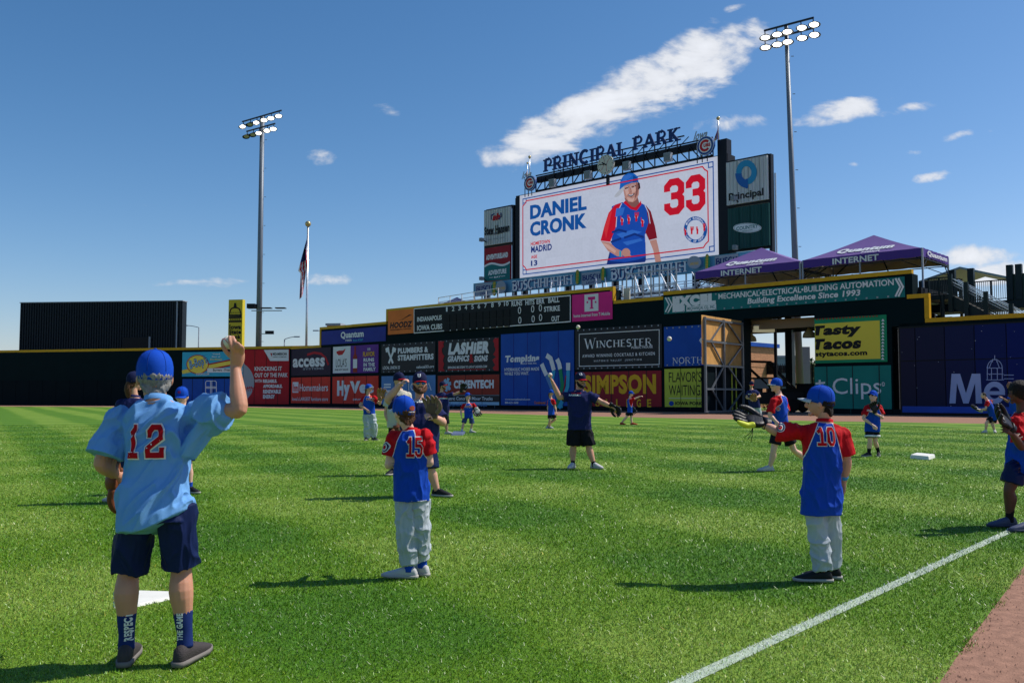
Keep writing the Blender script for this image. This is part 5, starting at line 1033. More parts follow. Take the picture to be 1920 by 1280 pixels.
sheet('gateway_floor', [tuple((WC.a + WC.e * (s1395 - 3) + WC.n * .5)[:2]), tuple((WC.a + WC.e * (s1528 + 4) + WC.n * .5)[:2]), tuple((WC.a + WC.e * (s1528 + 4) - WC.n * 11)[:2]), tuple((WC.a + WC.e * (s1395 - 3) - WC.n * 11)[:2])], .006, M_conc)
sheet('far_road', [(-300, 150), (300, 150), (300, 170), (-300, 170)], .0, mat('asphalt', (70, 70, 72), .9, var=.1, vscale=.5))
# groundskeeping vehicle with roll frame parked in the gateway
vb = at(1425, 765, 79); vb.z = 0; mwv = Matrix.Translation(vb) @ Matrix.Rotation(R(-12), 4, 'Z'); v = empty('utility_vehicle', mw=mwv); setp(v, 'black utility vehicle with tubular roll frame parked inside the gateway', 'vehicle')
M_rb = mat('roll_bar', (34, 22, 20), .45)
def vt(*pts, w=.14):
    for a_, b_ in zip(pts, pts[1:]): MB().bar(a_, b_, w, n=8).build('roll_tube', M_rb, v, mw=mwv)
for y in (-.9, .9): vt((-1.6, y, 1.6), (-1.4, y, 4.4), (.9, y, 4.3), (1.25, y, 4.0), (1.3, y, 3.0), (.6, y, 1.6)); vt((-1.4, y, 4.3), (1.5, y, 1.5)); vt((.7, y, 4.3), (3.3, y, 1.6)); vt((-1.5, y, 2.9), (1.3, y, 2.9))
vt((-1.4, -.9, 4.4), (-1.4, .9, 4.4)); vt((.9, -.9, 4.3), (.9, .9, 4.3)); vt((1.3, -.9, 3), (1.3, .9, 3))
MB().box(-2.2, 3.6, -1.1, 1.1, .7, 1.7).build('body', M_blkb, v, mw=mwv); MB().box(.6, 3.5, -1.0, 1.0, 1.7, 2.0).build('bonnet', M_blk, v, mw=mwv); MB().box(-1.2, .2, -.8, .8, 1.701, 2.5).build('seat', M_blk, v, mw=mwv); MB().box(-.5, .7, -.85, .85, 2.0, 2.9).build('windscreen', mat('screen_glass', (130, 150, 165), .1), v, mw=mwv)
for x in (-1.5, 2.6):
    for y in (-1.15, 1.15):
        wm = mwv @ Matrix.Translation((x, y, .55)) @ Matrix.Rotation(R(90), 4, 'X'); rdisc(.55, -.16, .16, 20).build('wheel', M_blk, v, mw=wm)
tb_ = empty('equipment_trailer', mw=WC.M); setp(tb_, 'low dark equipment trailer behind the column in the gateway', 'trailer')
PTR = WC.off(-6); xa_, xb_ = PTR.s_at(1494, 740), PTR.s_at(1528, 740) + 3
MB().box(xa_, xb_, .5, 2.3, -7.5, -6).build('box', M_blkb, tb_, mw=WC.M); MB().box(xa_ - .1, xb_ + .1, 2.3, 2.42, -7.6, -5.9).build('lid', M_blk, tb_, mw=WC.M)
for x in (xa_ + .6, xa_ + 2.2): wm = WC.M @ Matrix.Translation((x, .42, -5.85)); rdisc(.42, -.15, .15, 18).build('wheel', M_blk, tb_, mw=wm)
# ------------------------------------------------------------------ light poles, flag, street lamps
M_pole = mat('pole_steel', (112, 120, 130), .5, metal=.3, var=.06, vscale=.4)
M_hous = mat('lamp_housing', (46, 52, 60), .4, metal=.4); M_lens = mat('lamp_lit', (255, 250, 235), .3, emit=7.0)
def taper(pts, n=16):
    V, F = [], []
    for (p, r) in pts: V += [(p[0] + r * math.cos(6.2832 * i / n), p[1] + r * math.sin(6.2832 * i / n), p[2]) for i in range(n)]
    for k in range(len(pts) - 1): F += [(k * n + i, k * n + (i + 1) % n, (k + 1) * n + (i + 1) % n, (k + 1) * n + i) for i in range(n)]
    F += [tuple(reversed(range(n))), tuple(range((len(pts) - 1) * n, len(pts) * n))]; return V, F
def lightpole(px, pyt, Y, rb, rt, rows, lab, lean=0):
    top = at(px, pyt, Y); base = Vector((top.x + lean, Y, 0)); r_ = empty('light_pole', base); setp(r_, lab, 'light pole', 'stadium light poles'); mw = Matrix.Translation(base)
    V, F = taper([((0, 0, 0), rb), ((-lean * .5, 0, top.z * .5), (rb + rt) / 2), ((-lean, 0, top.z), rt)]); mesh_obj('mast', V, F, M_pole, r_, True, mw=mw)
    for i in range(9): t = .12 + .1 * i; MB().bar((-lean * t + rb, -.05, top.z * t), (-lean * t + rb + .25, -.05, top.z * t), .06).build('step_peg', M_steel, r_, mw=mw)
    d = Vector((.80, -.6, 0)).normalized(); f = Vector((-.6, -.8, 0))
    if rows[0][3]: d = Vector((.78, -.63, 0)).normalized()
    for (za, xl, xr, dirflag, lamps) in rows:
        c = Vector((-lean, -.45, top.z + za)); MB().bar(c + d * xl, c + d * xr, .16).build('crossarm', M_hous, r_, mw=mw)
        for (t, lit) in lamps:
            p = c + d * t + Vector((0, -.25, -.75)); aim = (Vector((-.25, -.8, -.75)) if t < 0 else Vector((-.1, -1, -.55))).normalized()
            Mx = Matrix.Translation(base + p) @ aim.to_track_quat('Z', 'Y').to_matrix().to_4x4()
            hood = [(.1, -.45), (.2, -.38), (.31, -.1), (.38, .18), (.41, .27)]; V = []; n = 20
            for r, z in hood: V += [(r * 1.45 * math.cos(6.2832 * i / n), r * .78 * math.sin(6.2832 * i / n), z) for i in range(n)]
            F = [(k_ * n + i, k_ * n + (i + 1) % n, (k_ + 1) * n + (i + 1) % n, (k_ + 1) * n + i) for k_ in range(4) for i in range(n)] + [tuple(reversed(range(n)))]
            hd = mesh_obj('floodlight', V, F, M_hous, r_, True, mw=Mx)
            V = [(.29 * 1.45 * math.cos(6.2832 * i / n), .29 * .78 * math.sin(6.2832 * i / n), .14) for i in range(n)]; ln_ = mesh_obj('lens', V, [tuple(range(n))], M_lens if lit else mat('lens_dim', (170, 170, 150), .2), hd); 
            MB().bar(p + Vector((0, .2, .75)), p + Vector((0, .05, .1)), .08).build('bracket', M_hous, r_, mw=mw)
    return r_, base, top
r_, bs, tp = lightpole(492, 220, 122, .42, .3, [(0, -4.2, 4.2, 0, ((-3.9, 1), (-2.3, 0), (-.9, 1), (.75, 1), (2.2, 1), (3.8, 1))), (-1.55, -3.2, 2.9, 0, ((-3.0, 0), (-1.6, 0), (-.35, 1), (1.4, 1), (2.7, 1)))],
          'left stadium light pole with lit lamps, standing behind the centre-field wall')
mwp = Matrix.Translation(bs); z0 = at(492, 583, 122).z
MB().bar((-.9, -.5, z0), (3.2, -.5, z0), .12).build('side_arm', M_steel, r_, mw=mwp)
for x, w_ in ((-.9, .9), (1.1, 1.1), (3.0, 1.1)): MB().box(x - w_ * .6, x + w_ * .6, -.9, .1, z0 + .3, z0 + .42 + (.5 if x < 0 else 0), ).build('solar_panel', M_dsteel, r_, mw=mwp)
zc_ = at(492, 626, 122).z; MB().bar((.3, -.4, zc_), (1.6, -.4, zc_), .1).build('side_arm', M_steel, r_, mw=mwp); MB().box(1.0, 2.1, -.6, -.2, zc_ - .05, zc_ + .4).build('camera_housing', M_dsteel, r_, mw=mwp)
lightpole(1474, 50, 87, .36, .19, [(0, -2.4, 2.6, 1, ((-2.35, 1), (-1.15, 1), (-.1, 1), (1.3, 1), (2.5, 1))), (-1.0, -2.4, 2.6, 1, ((-2.35, 1), (-1.15, 1), (-.1, 1), (1.3, 1), (2.5, 1)))],
          'right stadium light pole with lit lamps, rising behind the purple canopies', lean=0.75)
mwq = Matrix.Translation(at(1512, 690, 90)); ub = empty('utility_box', mw=mwq); setp(ub, 'tall grey electrical cabinet mounted beside the light pole base', 'cabinet'); MB().box(-.55, .25, -.4, .4, -1.8, 2.1).build('cabinet', M_gry, ub, mw=mwq); MB().bar((-.9, 0, -at(1512, 690, 90).z), (-.9, 0, 5), .35, n=10).build('conduit', M_alu, ub, mw=mwq)
def flagpole(px0, py0, px1, py1, Y, r, lab):
    b_, t_ = at(px0, py0, Y), at(px1, py1, Y); b_.z = 0 if lab[0] != 'x' else b_.z; r_ = empty('flagpole', Vector((t_.x, Y, b_.z))); setp(r_, lab.lstrip('x'), 'flagpole'); mw = Matrix.Translation(Vector((t_.x, Y, b_.z)))
    V, F = taper([((0, 0, 0), r * 1.25), ((0, 0, t_.z - b_.z), r * .8)], 12); mesh_obj('pole', V, F, M_alu, r_, True, mw=mw)
    bm = bmesh.new(); bmesh.ops.create_uvsphere(bm, u_segments=14, v_segments=10, radius=r * 2.6); me = bpy.data.meshes.new('finial'); bm.to_mesh(me); bm.free(); obj_from_mesh('finial', me, mat('finial_gold', (190, 170, 120), .3, metal=.6), r_, True, mw=mw @ Matrix.Translation((0, 0, t_.z - b_.z + r * 1.5))); return r_, t_
fp, ft = flagpole(576, 650, 577.5, 423, 126, .16, 'tall pale flagpole with drooping stars and stripes flag, right of the left light pole')
def flag_mesh(name, px_o, pts, Y, m, lab, stripes=True):
    """hanging flag: rows between the pole edge and the free edge, folded in depth"""
    rows = len(pts); V, F, cols = [], [], 14
    for i, (xa_, xb_, y) in enumerate(pts):
        for j in range(cols + 1):
            t = j / cols; p = at(xb_ + (xa_ - xb_) * t, y + 6 * t, Y + .45 * math.sin(t * 9 + i * .35) - .1); V.append(p)
    for i in range(rows - 1):
        for j in range(cols): F.append((i * (cols + 1) + j, (i + 1) * (cols + 1) + j, (i + 1) * (cols + 1) + j + 1, i * (cols + 1) + j + 1))
    me = bpy.data.meshes.new(name); me.from_pydata([tuple(v) for v in V], [], F); o = obj_from_mesh(name, me, m[0], None, True); setp(o, lab, 'flag')
    for mm in m[1:]: me.materials.append(mm)
    for k, f in enumerate(me.polygons):
        i, j = divmod(k, cols); f.material_index = stripes(i / rows, j / cols)
    return o
fpts = [(577 - (0.2 + 19 * min(1, i / 14.0) ** .9 if i < 14 else 13.2 - (i - 14) * -.25), 576 - (0 if i < 12 else (i - 12) * .75), 438 + i * 4.9) for i in range(25)]
F_b, F_r, F_w = mat('flag_blue', (44, 58, 120), .8), mat('flag_red', (206, 44, 62), .8), mat('flag_white', (232, 232, 236), .8)
flag_mesh('flag', 0, fpts, 126, (F_b, F_r, F_w), 'drooping red, white and blue flag hanging on the tall flagpole', lambda v_, u_: 0 if v_ < .38 and (u_ > .15) else 1 + int((v_ * 5.2 + u_ * 5.5)) % 2)
fr_, t_ = flagpole(1346.5, 262, 1346.5, 224, 89, .07, 'xshort flagpole at the top right corner of the video board'); 
flag_mesh('flag', 0, [(1346 - 9.5 * min(1, i / 8), 1346.4, 236 + i * 3.1) for i in range(9)], 89, (mat('flag_orange', (216, 92, 60), .8), mat('flag_white', (214, 214, 222), .8), F_b), 'small orange, white and blue flag at the top right of the board', lambda v_, u_: 0 if v_ < .5 and u_ > .3 else (2 if u_ < .3 else 1))
flagpole(993, 345, 993, 296, 112, .07, 'xthin mast at the top left corner of the video board'); flagpole(989, 345, 989, 307, 112.5, .05, 'xshorter thin mast with a red flag at the top left corner of the board')
flag_mesh('flag', 0, [(989 - 2.5, 989.6, 318 + i * 4) for i in range(5)], 112.5, (mat('flag_orange', (216, 92, 60), .8), F_w), 'furled small red flag on the left mast of the board', lambda v_, u_: 0 if u_ > .4 else 1)
def street_lamp(pxp, ytop, pxe, ye, Y, lab):
    p = at(pxp, ytop, Y); e = at(pxe, ye, Y); r_ = empty('street_lamp', Vector((p.x, Y, 0))); setp(r_, lab, 'street lamp', 'street lamps beyond the centre-field wall'); mw = Matrix.Translation((p.x, Y, 0))
    V, F = taper([((0, 0, 0), .16), ((0, 0, p.z), .1)], 10); mesh_obj('mast', V, F, M_pole, r_, True, mw=mw)
    pts = [Vector(((e.x - p.x) * t, 0, p.z + (e.z - p.z + .0) * (1 - (1 - t) ** 2))) for t in [i / 6 for i in range(7)]]; mb = MB()
    for a_, b_ in zip(pts, pts[1:]): mb.bar(a_, b_, .12, n=6)
    mb.build('arm', M_pole, r_, mw=mw); MB().box(pts[-1].x - .5, pts[-1].x + .5, -.15, .15, pts[-1].z - .12, pts[-1].z + .08).build('lamp_head', M_gry, r_, mw=mw)
street_lamp(373, 614, 347, 610, 170, 'street lamp with long curved arm right of the black batter\'s eye'); street_lamp(533.5, 636, 557, 631, 160, 'low street lamp between the light pole and the flagpole'); street_lamp(612, 622, 592, 619.5, 165, 'street lamp head peeking out left of the brick chimney')
# ------------------------------------------------------------------ batter's eye and bank sign, chimney
PE = Plane(at(36, 660, 146).xy, at(342, 660, 143).xy); be = empty('batters_eye', mw=PE.M); setp(be, 'huge black ribbed batter\'s eye screen standing behind the centre-field wall', 'screen wall')
a, b = PE.s_at(37, 620), PE.s_at(341, 620); z1 = (PE.hit(37, 568.5)[1] + PE.hit(341, 564)[1]) / 2
M_eye = mat('eye_black', (16, 27, 36), .45, var=.1, vscale=.4)
MB().box(a, b, 0, z1, -1.5, -.05).build('backing', M_eye, be, mw=PE.M)
n = 64
for i in range(n):
    x = a + (b - a) * (i + .5) / n; MB().box(x - .17, x + .03, 0, z1 - .05, -.05, .09).build('rib', M_eye, be, mw=PE.M)
MB().box(a - .1, b + .1, z1, z1 + .12, -1.6, .12).build('coping', M_gry, be, mw=PE.M); MB().box(b - .9, b - .7, 0, z1 - .1, .1, .2).build('corner_trim', M_gry, be, mw=PE.M)
MB().box(PE.s_at(233, 640), PE.s_at(281, 640), PE.hit(257, 657)[1], PE.hit(257, 632.5)[1], .1, .35).build('vent_panel', M_blk, be, mw=PE.M); MB().box(PE.s_at(281, 640), PE.s_at(283, 640), PE.hit(257, 657)[1], PE.hit(257, 631.5)[1], .1, .4).build('post', M_gry, be, mw=PE.M)
PK = Plane(at(433, 600, 140).xy, at(459, 600, 139.5).xy)
g = Sign('tower_sign', PK, 433, 459, 563, 662, 562, 662, P_gold, 'tall narrow yellow bank sign with a dome emblem and black lettering', 'sign', th=.8)
g.root.data.materials[0] = mat('bank_yellow', (206, 186, 48), .5)
g.text('Iowa', 435, 457, 609, 618, M_blk, bold=.05); g.text('State', 434.5, 457, 618.5, 627, M_blk, bold=.05); g.text('Bank', 434.5, 457, 628, 636, M_blk, bold=.05)
g.line([(435, 590), (438, 580), (446, 576), (454, 580), (457, 590)], .2, M_blk); g.line([(434, 592), (458, 592)], .28, M_blk); g.line([(434, 596), (458, 595.5)], .28, M_blk); g.line([(434, 603.5), (458, 603)], .28, M_blk); g.line([(446, 576), (446, 569)], .35, M_blk); g.line([(443.5, 576), (448.5, 576)], .5, M_blk)
for i in range(5): g.disc(438 + 4 * i, 599.5, 1, 1.5, M_blk, n=8); g.disc(439 + 3.6 * i, 587, .8, 1, M_blk, n=8)
ringput(g, 450, 642, 3.0, 3.0, 4.0, 4.0, 0, 360, M_blk)
cb_ = Plane(at(600, 640, 150).xy, at(660, 640, 149).xy); ch = empty('brick_chimney', mw=cb_.M); setp(ch, 'squat brick chimney block showing above the royal blue banner', 'chimney')
a, b = cb_.s_at(613, 615), cb_.s_at(637, 615); z1 = cb_.hit(625, 610)[1]
for i in range(8): MB().box(a, b, z1 * i / 8 + .01, z1 * (i + 1) / 8 - .01, -2, 0 if i % 2 else .03).build('brick_course', M_brick, ch, mw=cb_.M)
MB().box(a - .2, b + .2, z1, z1 + .35, -2.2, .2).build('coping', M_gry, ch, mw=cb_.M); MB().box(b + .02, b + 9, 0, z1 - 1.0, -2, 0).build('wing', M_brick, ch, mw=cb_.M)
# ------------------------------------------------------------------ bases and plate
def base_block(pxs, h, m, name, lab, cat):
    P = [ground(x, y) for x, y in pxs]; c = sum(P, Vector()) / len(P); V = [(p - c) for p in P] + [(p - c) * .93 + Vector((0, 0, h)) for p in P]; n = len(P)
    V[:n] = [v * 1.0 for v in V[:n]]
    o = mesh_obj(name, V, [tuple(range(n, 2 * n))] + [(i, (i + 1) % n, n + (i + 1) % n, n + i) for i in range(n)], m); o.location = c; setp(o, lab, cat)
    bmod = o.modifiers.new('bevel', 'BEVEL'); bmod.width = .008; bmod.segments = 2; return o
M_base = mat('base_white', (226, 224, 214), .55, var=.06, vscale=6, bump=.2, bscale=30)
base_block([(1706, 859), (1742, 862.5), (1754, 858), (1718, 854.5)], .085, M_base, 'base', 'white square base lying on the grass at right of the number 10 boy', 'base')
base_block([(846, 816), (868, 816), (873, 811), (850, 811)], .07, mat('base_blue', (92, 104, 130), .6), 'base', 'flat blue-grey base beside the small boy\'s feet', 'base')
base_block([(212, 1141), (262, 1137), (330, 1122), (330, 1112), (212, 1108.5)], .02, M_base, 'home_plate', 'cream rubber home plate lying behind the older man\'s legs', 'home plate')
# balls in flight
def ball(c, lab, r=.0368):
    o = empty('baseball', c); setp(o, lab, 'baseball'); bm = bmesh.new(); bmesh.ops.create_uvsphere(bm, u_segments=28, v_segments=18, radius=r); me = bpy.data.meshes.new('cover'); bm.to_mesh(me); bm.free()
    obj_from_mesh('cover', me, mat('ball_leather', (226, 218, 200), .6, var=.06, vscale=30), o, True)
    pts = []
    for i in range(49):
        t = 6.2832 * i / 48; a_ = .4; x = math.cos(t) + .35 * math.cos(3 * t) * 0; v_ = Vector((math.cos(t) * (1 - .0), math.sin(t), .62 * math.sin(2 * t))).normalized() * r * 1.003; pts.append(v_)
    mb = MB()
    for p, q in zip(pts, pts[1:]): mb.bar(p, q, r * .06)
    mb.build('stitching', M_red, o); return o
for px, py, Y, s_, lab in ((1084, 613, 22, 1.5, 'baseball in flight against the wall left of the public house banner'), (1255, 635, 19, 1.5, 'baseball in flight in front of the plain blue banner')):
    o = ball(at(px, py, Y), lab, .05)
# ------------------------------------------------------------------ people
TMP = bpy.data.scenes.new('workshop')
def remesh(V, F, voxel, smooth=3, name='m'):
    me = bpy.data.meshes.new(name); me.from_pydata([tuple(v) for v in V], [], F); o = bpy.data.objects.new(name, me); TMP.collection.objects.link(o)
    m = o.modifiers.new('r', 'REMESH'); m.mode = 'VOXEL'; m.voxel_size = voxel; m.use_smooth_shade = True
    if smooth: s_ = o.modifiers.new('s', 'SMOOTH'); s_.factor = .5; s_.iterations = smooth
    TMP.view_layers[0].update(); dg = TMP.view_layers[0].depsgraph
    out = bpy.data.meshes.new_from_object(o.evaluated_get(dg)); bpy.data.objects.remove(o); bpy.data.meshes.remove(me); return out
def catmull(P, n):
    out = []; m = len(P)
    for i in range(m - 1):
        p0, p1, p2, p3 = P[max(0, i - 1)], P[i], P[i + 1], P[min(m - 1, i + 2)]
        for k in range(n):
            t = k / n; out.append(tuple(.5 * (2 * b + (c - a) * t + (2 * a - 5 * b + 4 * c - d) * t * t + (3 * b - a - 3 * c + d) * t ** 3) for a, b, c, d in zip(p0, p1, p2, p3)))
    out.append(tuple(P[-1])); return out
class Solid:
    def __init__(s): s.V = []; s.F = []
    def rings(s, R_, close=True):
        n = len(R_[0]); k = len(s.V)
        for r in R_: s.V += [Vector(p) for p in r]
        for j in range(len(R_) - 1): s.F += [(k + j * n + i, k + j * n + (i + 1) % n, k + (j + 1) * n + (i + 1) % n, k + (j + 1) * n + i) for i in range(n)]
        if close: s.F += [tuple(reversed(range(k, k + n))), tuple(range(k + (len(R_) - 1) * n, k + len(R_) * n))]
        return s
    def tube(s, pts, rads, n=12, sub=3, flat=1.0, ref=None, cap=True):
        P = catmull([tuple(p) + ((r,) if not isinstance(r, tuple) else r[:1]) for p, r in zip(pts, rads)], sub) if len(pts) > 1 else []
        c = [Vector(p[:3]) for p in P]; rr = [p[3] for p in P]; R_ = []; prev = None
        for i in range(len(c)):
            d = (c[min(i + 1, len(c) - 1)] - c[max(0, i - 1)]).normalized()
            u = (ref or prev or (Vector((1, 0, 0)) if abs(d.x) < .8 else Vector((0, 1, 0)))); u = (u - d * u.dot(d)); u = u.normalized() if u.length > 1e-4 else d.orthogonal().normalized(); w = d.cross(u); prev = u
            R_.append([c[i] + u * rr[i] * math.cos(6.2832 * k / n) + w * rr[i] * flat * math.sin(6.2832 * k / n) for k in range(n)])
        if cap:      # rounded ends
            for end, sg in ((0, -1), (-1, 1)):
                d = (c[1] - c[0]).normalized() if end == 0 else (c[-1] - c[-2]).normalized(); ex = [[c[end] + d * sg * rr[end] * .75 * math.sin(a) + (p - c[end]) * math.cos(a) for p in R_[end]] for a in (.5, 1.0, 1.4)]
                R_ = list(reversed(ex)) + R_ if end == 0 else R_ + ex
        return s.rings(R_)
    def ell(s, c, ax, ay, az, n=14, m=9, fn=None):
        c = Vector(c); R_ = []
        for j in range(1, m):
            t = math.pi * j / m; r = []
            for i in range(n):
                p = 6.2832 * i / n; q = Vector((math.sin(t) * math.cos(p), math.sin(t) * math.sin(p), math.cos(t)))
                if fn: q = fn(q)
                r.append(c + ax * q.x + ay * q.y + az * q.z)
            R_.append(r)
        return s.rings(R_)
    def loft(s, secs, n=22, pw=2.4):
        """secs: (centre, lateral axis, depth axis, half width, half depth)"""
        S_ = catmull([tuple(c) + tuple(u) + tuple(v) + (a, b) for c, u, v, a, b in secs], 3); R_ = []
        for q in S_:
            c, u, v, a, b = Vector(q[:3]), Vector(q[3:6]).normalized(), Vector(q[6:9]).normalized(), q[9], q[10]; r = []
            for i in range(n):
                t = 6.2832 * i / n; x, y = math.cos(t), math.sin(t); r.append(c + u * a * math.copysign(abs(x) ** (2 / pw), x) + v * b * math.copysign(abs(y) ** (2 / pw), y))
            R_.append(r)
        return s.rings(R_)
def crease(me, amp, freq, axis=(0, 0, 1), stretch=3.0, seed=0.0, fade=None):
    """cloth folds: ridged noise drawn out along an axis, pushed along the normals"""
    n = len(me.vertices); co = np.empty(n * 3, np.float32); no = np.empty(n * 3, np.float32); me.vertices.foreach_get('co', co); me.vertices.foreach_get('normal', no)
    co, no = co.reshape(-1, 3), no.reshape(-1, 3); ax = Vector(axis).normalized(); d = np.empty(n)
    for i in range(n):
        p = Vector(co[i].tolist()); a = p.dot(ax); q = (p - ax * a) * freq + ax * (a * freq / stretch) + Vector((seed, seed * 1.7, 0))
        w = noise.noise_vector(q * .5) * .7; v = max(0, 1 - 3.0 * abs(noise.noise(q + w))) ** 1.4; v2 = max(0, 1 - 3.0 * abs(noise.noise(q * 2.1 + w + Vector((9, 3, 1))))) ** 1.3; v3 = noise.noise(q * .6)
        d[i] = v * 1.0 + v2 * .42 + v3 * .6 - .45
        if fade: d[i] *= fade(p)
        d[i] = max(-.9, min(1.3, d[i]))
    co += no * (d * amp)[:, None]; me.vertices.foreach_set('co', co.ravel()); me.update()
SK = {}
def skin_mat(tone):
    k = 'skin_%d_%d_%d' % tone
    if k not in SK:
        m = mat(k, tone, .5, var=.1, vscale=7, spec=.35); b = m.node_tree.nodes['Principled BSDF']; b.inputs['Subsurface Weight'].default_value = .12; b.inputs['Subsurface Radius'].default_value = (.6, .25, .12); b.inputs['Subsurface Scale'].default_value = .01; SK[k] = m
    return SK[k]
def cloth(name, rgb, rough=.8, b=.25): return mat('cloth_' + name, rgb, rough, var=.06, vscale=5, bump=b, bscale=420, spec=.12)
C_blue, C_redc, C_white = cloth('royal_blue', (20, 70, 176)), cloth('red', (190, 20, 30)), cloth('white', (226, 226, 224))
C_navy, C_navy2, C_black = cloth('navy', (32, 38, 84)), cloth('navy_shorts', (20, 34, 76), .55), cloth('black', (26, 26, 32))
C_sky, C_greyp, C_lgrey, C_tan = cloth('sky_blue', (108, 160, 214)), cloth('grey_trousers', (176, 184, 190)), cloth('light_grey', (170, 178, 180)), cloth('stone', (196, 190, 172))
C_denim = cloth('denim', (58, 76, 116)); C_capn = cloth('cap_navy', (26, 32, 66)); C_capb = cloth('cap_blue', (18, 74, 182)); C_capr = cloth('cap_red', (190, 24, 44)); C_capw = cloth('cap_grey', (186, 190, 196))
M_shoe_d, M_shoe_l, M_sole, M_shoe_b, M_shoe_r = mat('shoe_dark', (66, 60, 60), .7, bump=.4, bscale=120), mat('shoe_light', (188, 186, 184), .7, bump=.3, bscale=120), mat('shoe_sole', (170, 166, 160), .7), mat('shoe_black', (28, 28, 30), .6), mat('shoe_red', (176, 52, 40), .6)
H_brown, H_dark, H_grey, H_ginger = [mat('hair_' + n_, c, .6, var=.3, vscale=60, bump=1.0, bscale=260) for n_, c in (('brown', (92, 60, 38)), ('dark', (34, 26, 24)), ('grey', (150, 148, 142)), ('ginger', (112, 66, 40)))]
M_glass, M_mirror, M_eye_ = mat('sunglass_dark', (12, 12, 14), .1, spec=.6), mat('sunglass_mirror', (40, 120, 220), .08, metal=.7), mat('eye_dark', (30, 22, 18), .3)
def raglan_mat():
    m = bpy.data.materials.new('jersey_raglan'); m.use_nodes = True; N, L = m.node_tree.nodes, m.node_tree.links; b = N['Principled BSDF']; a = N.new('ShaderNodeAttribute'); a.attribute_name = 'raglan'
    r = N.new('ShaderNodeMapRange'); r.inputs[1].default_value = -.05; r.inputs[2].default_value = .05; L.new(a.outputs['Fac'], r.inputs[0]); cr = N.new('ShaderNodeValToRGB'); cr.color_ramp.interpolation = 'CONSTANT'; e = cr.color_ramp.elements
    e[0].position = 0; e[0].color = lin((20, 70, 176)) + (1,); e[1].position = .46; e[1].color = (.72, .72, .74, 1); q = e.new(.53); q.color = lin((190, 20, 30)) + (1,)
    L.new(r.outputs[0], cr.inputs[0]); L.new(cr.outputs[0], b.inputs['Base Color']); b.inputs['Roughness'].default_value = .75; b.inputs['Specular IOR Level'].default_value = .12
    n = N.new('ShaderNodeTexNoise'); n.inputs['Scale'].default_value = 420; tc = N.new('ShaderNodeTexCoord'); L.new(tc.outputs['Object'], n.inputs['Vector']); bp = N.new('ShaderNodeBump'); bp.inputs['Strength'].default_value = .25; bp.inputs['Distance'].default_value = .01; L.new(n.outputs[0], bp.inputs['Height']); L.new(bp.outputs[0], b.inputs['Normal']); return m
C_rag = raglan_mat()
def tuck(inner, outer, sel, margin=.010, reach=.06):
    """keep a garment or the skin under the cloth that covers it"""
    T = BVHTree.FromPolygons([v.co for v in outer.vertices], [tuple(p.vertices) for p in outer.polygons])
    for v in inner.vertices:
        if not sel(v.co): continue
        c, n, i, d = T.find_nearest(v.co, reach)
        if c is None: continue
        sd = (v.co - c).dot(n)
        if sd > -margin: v.co = c - n * margin
    inner.update()
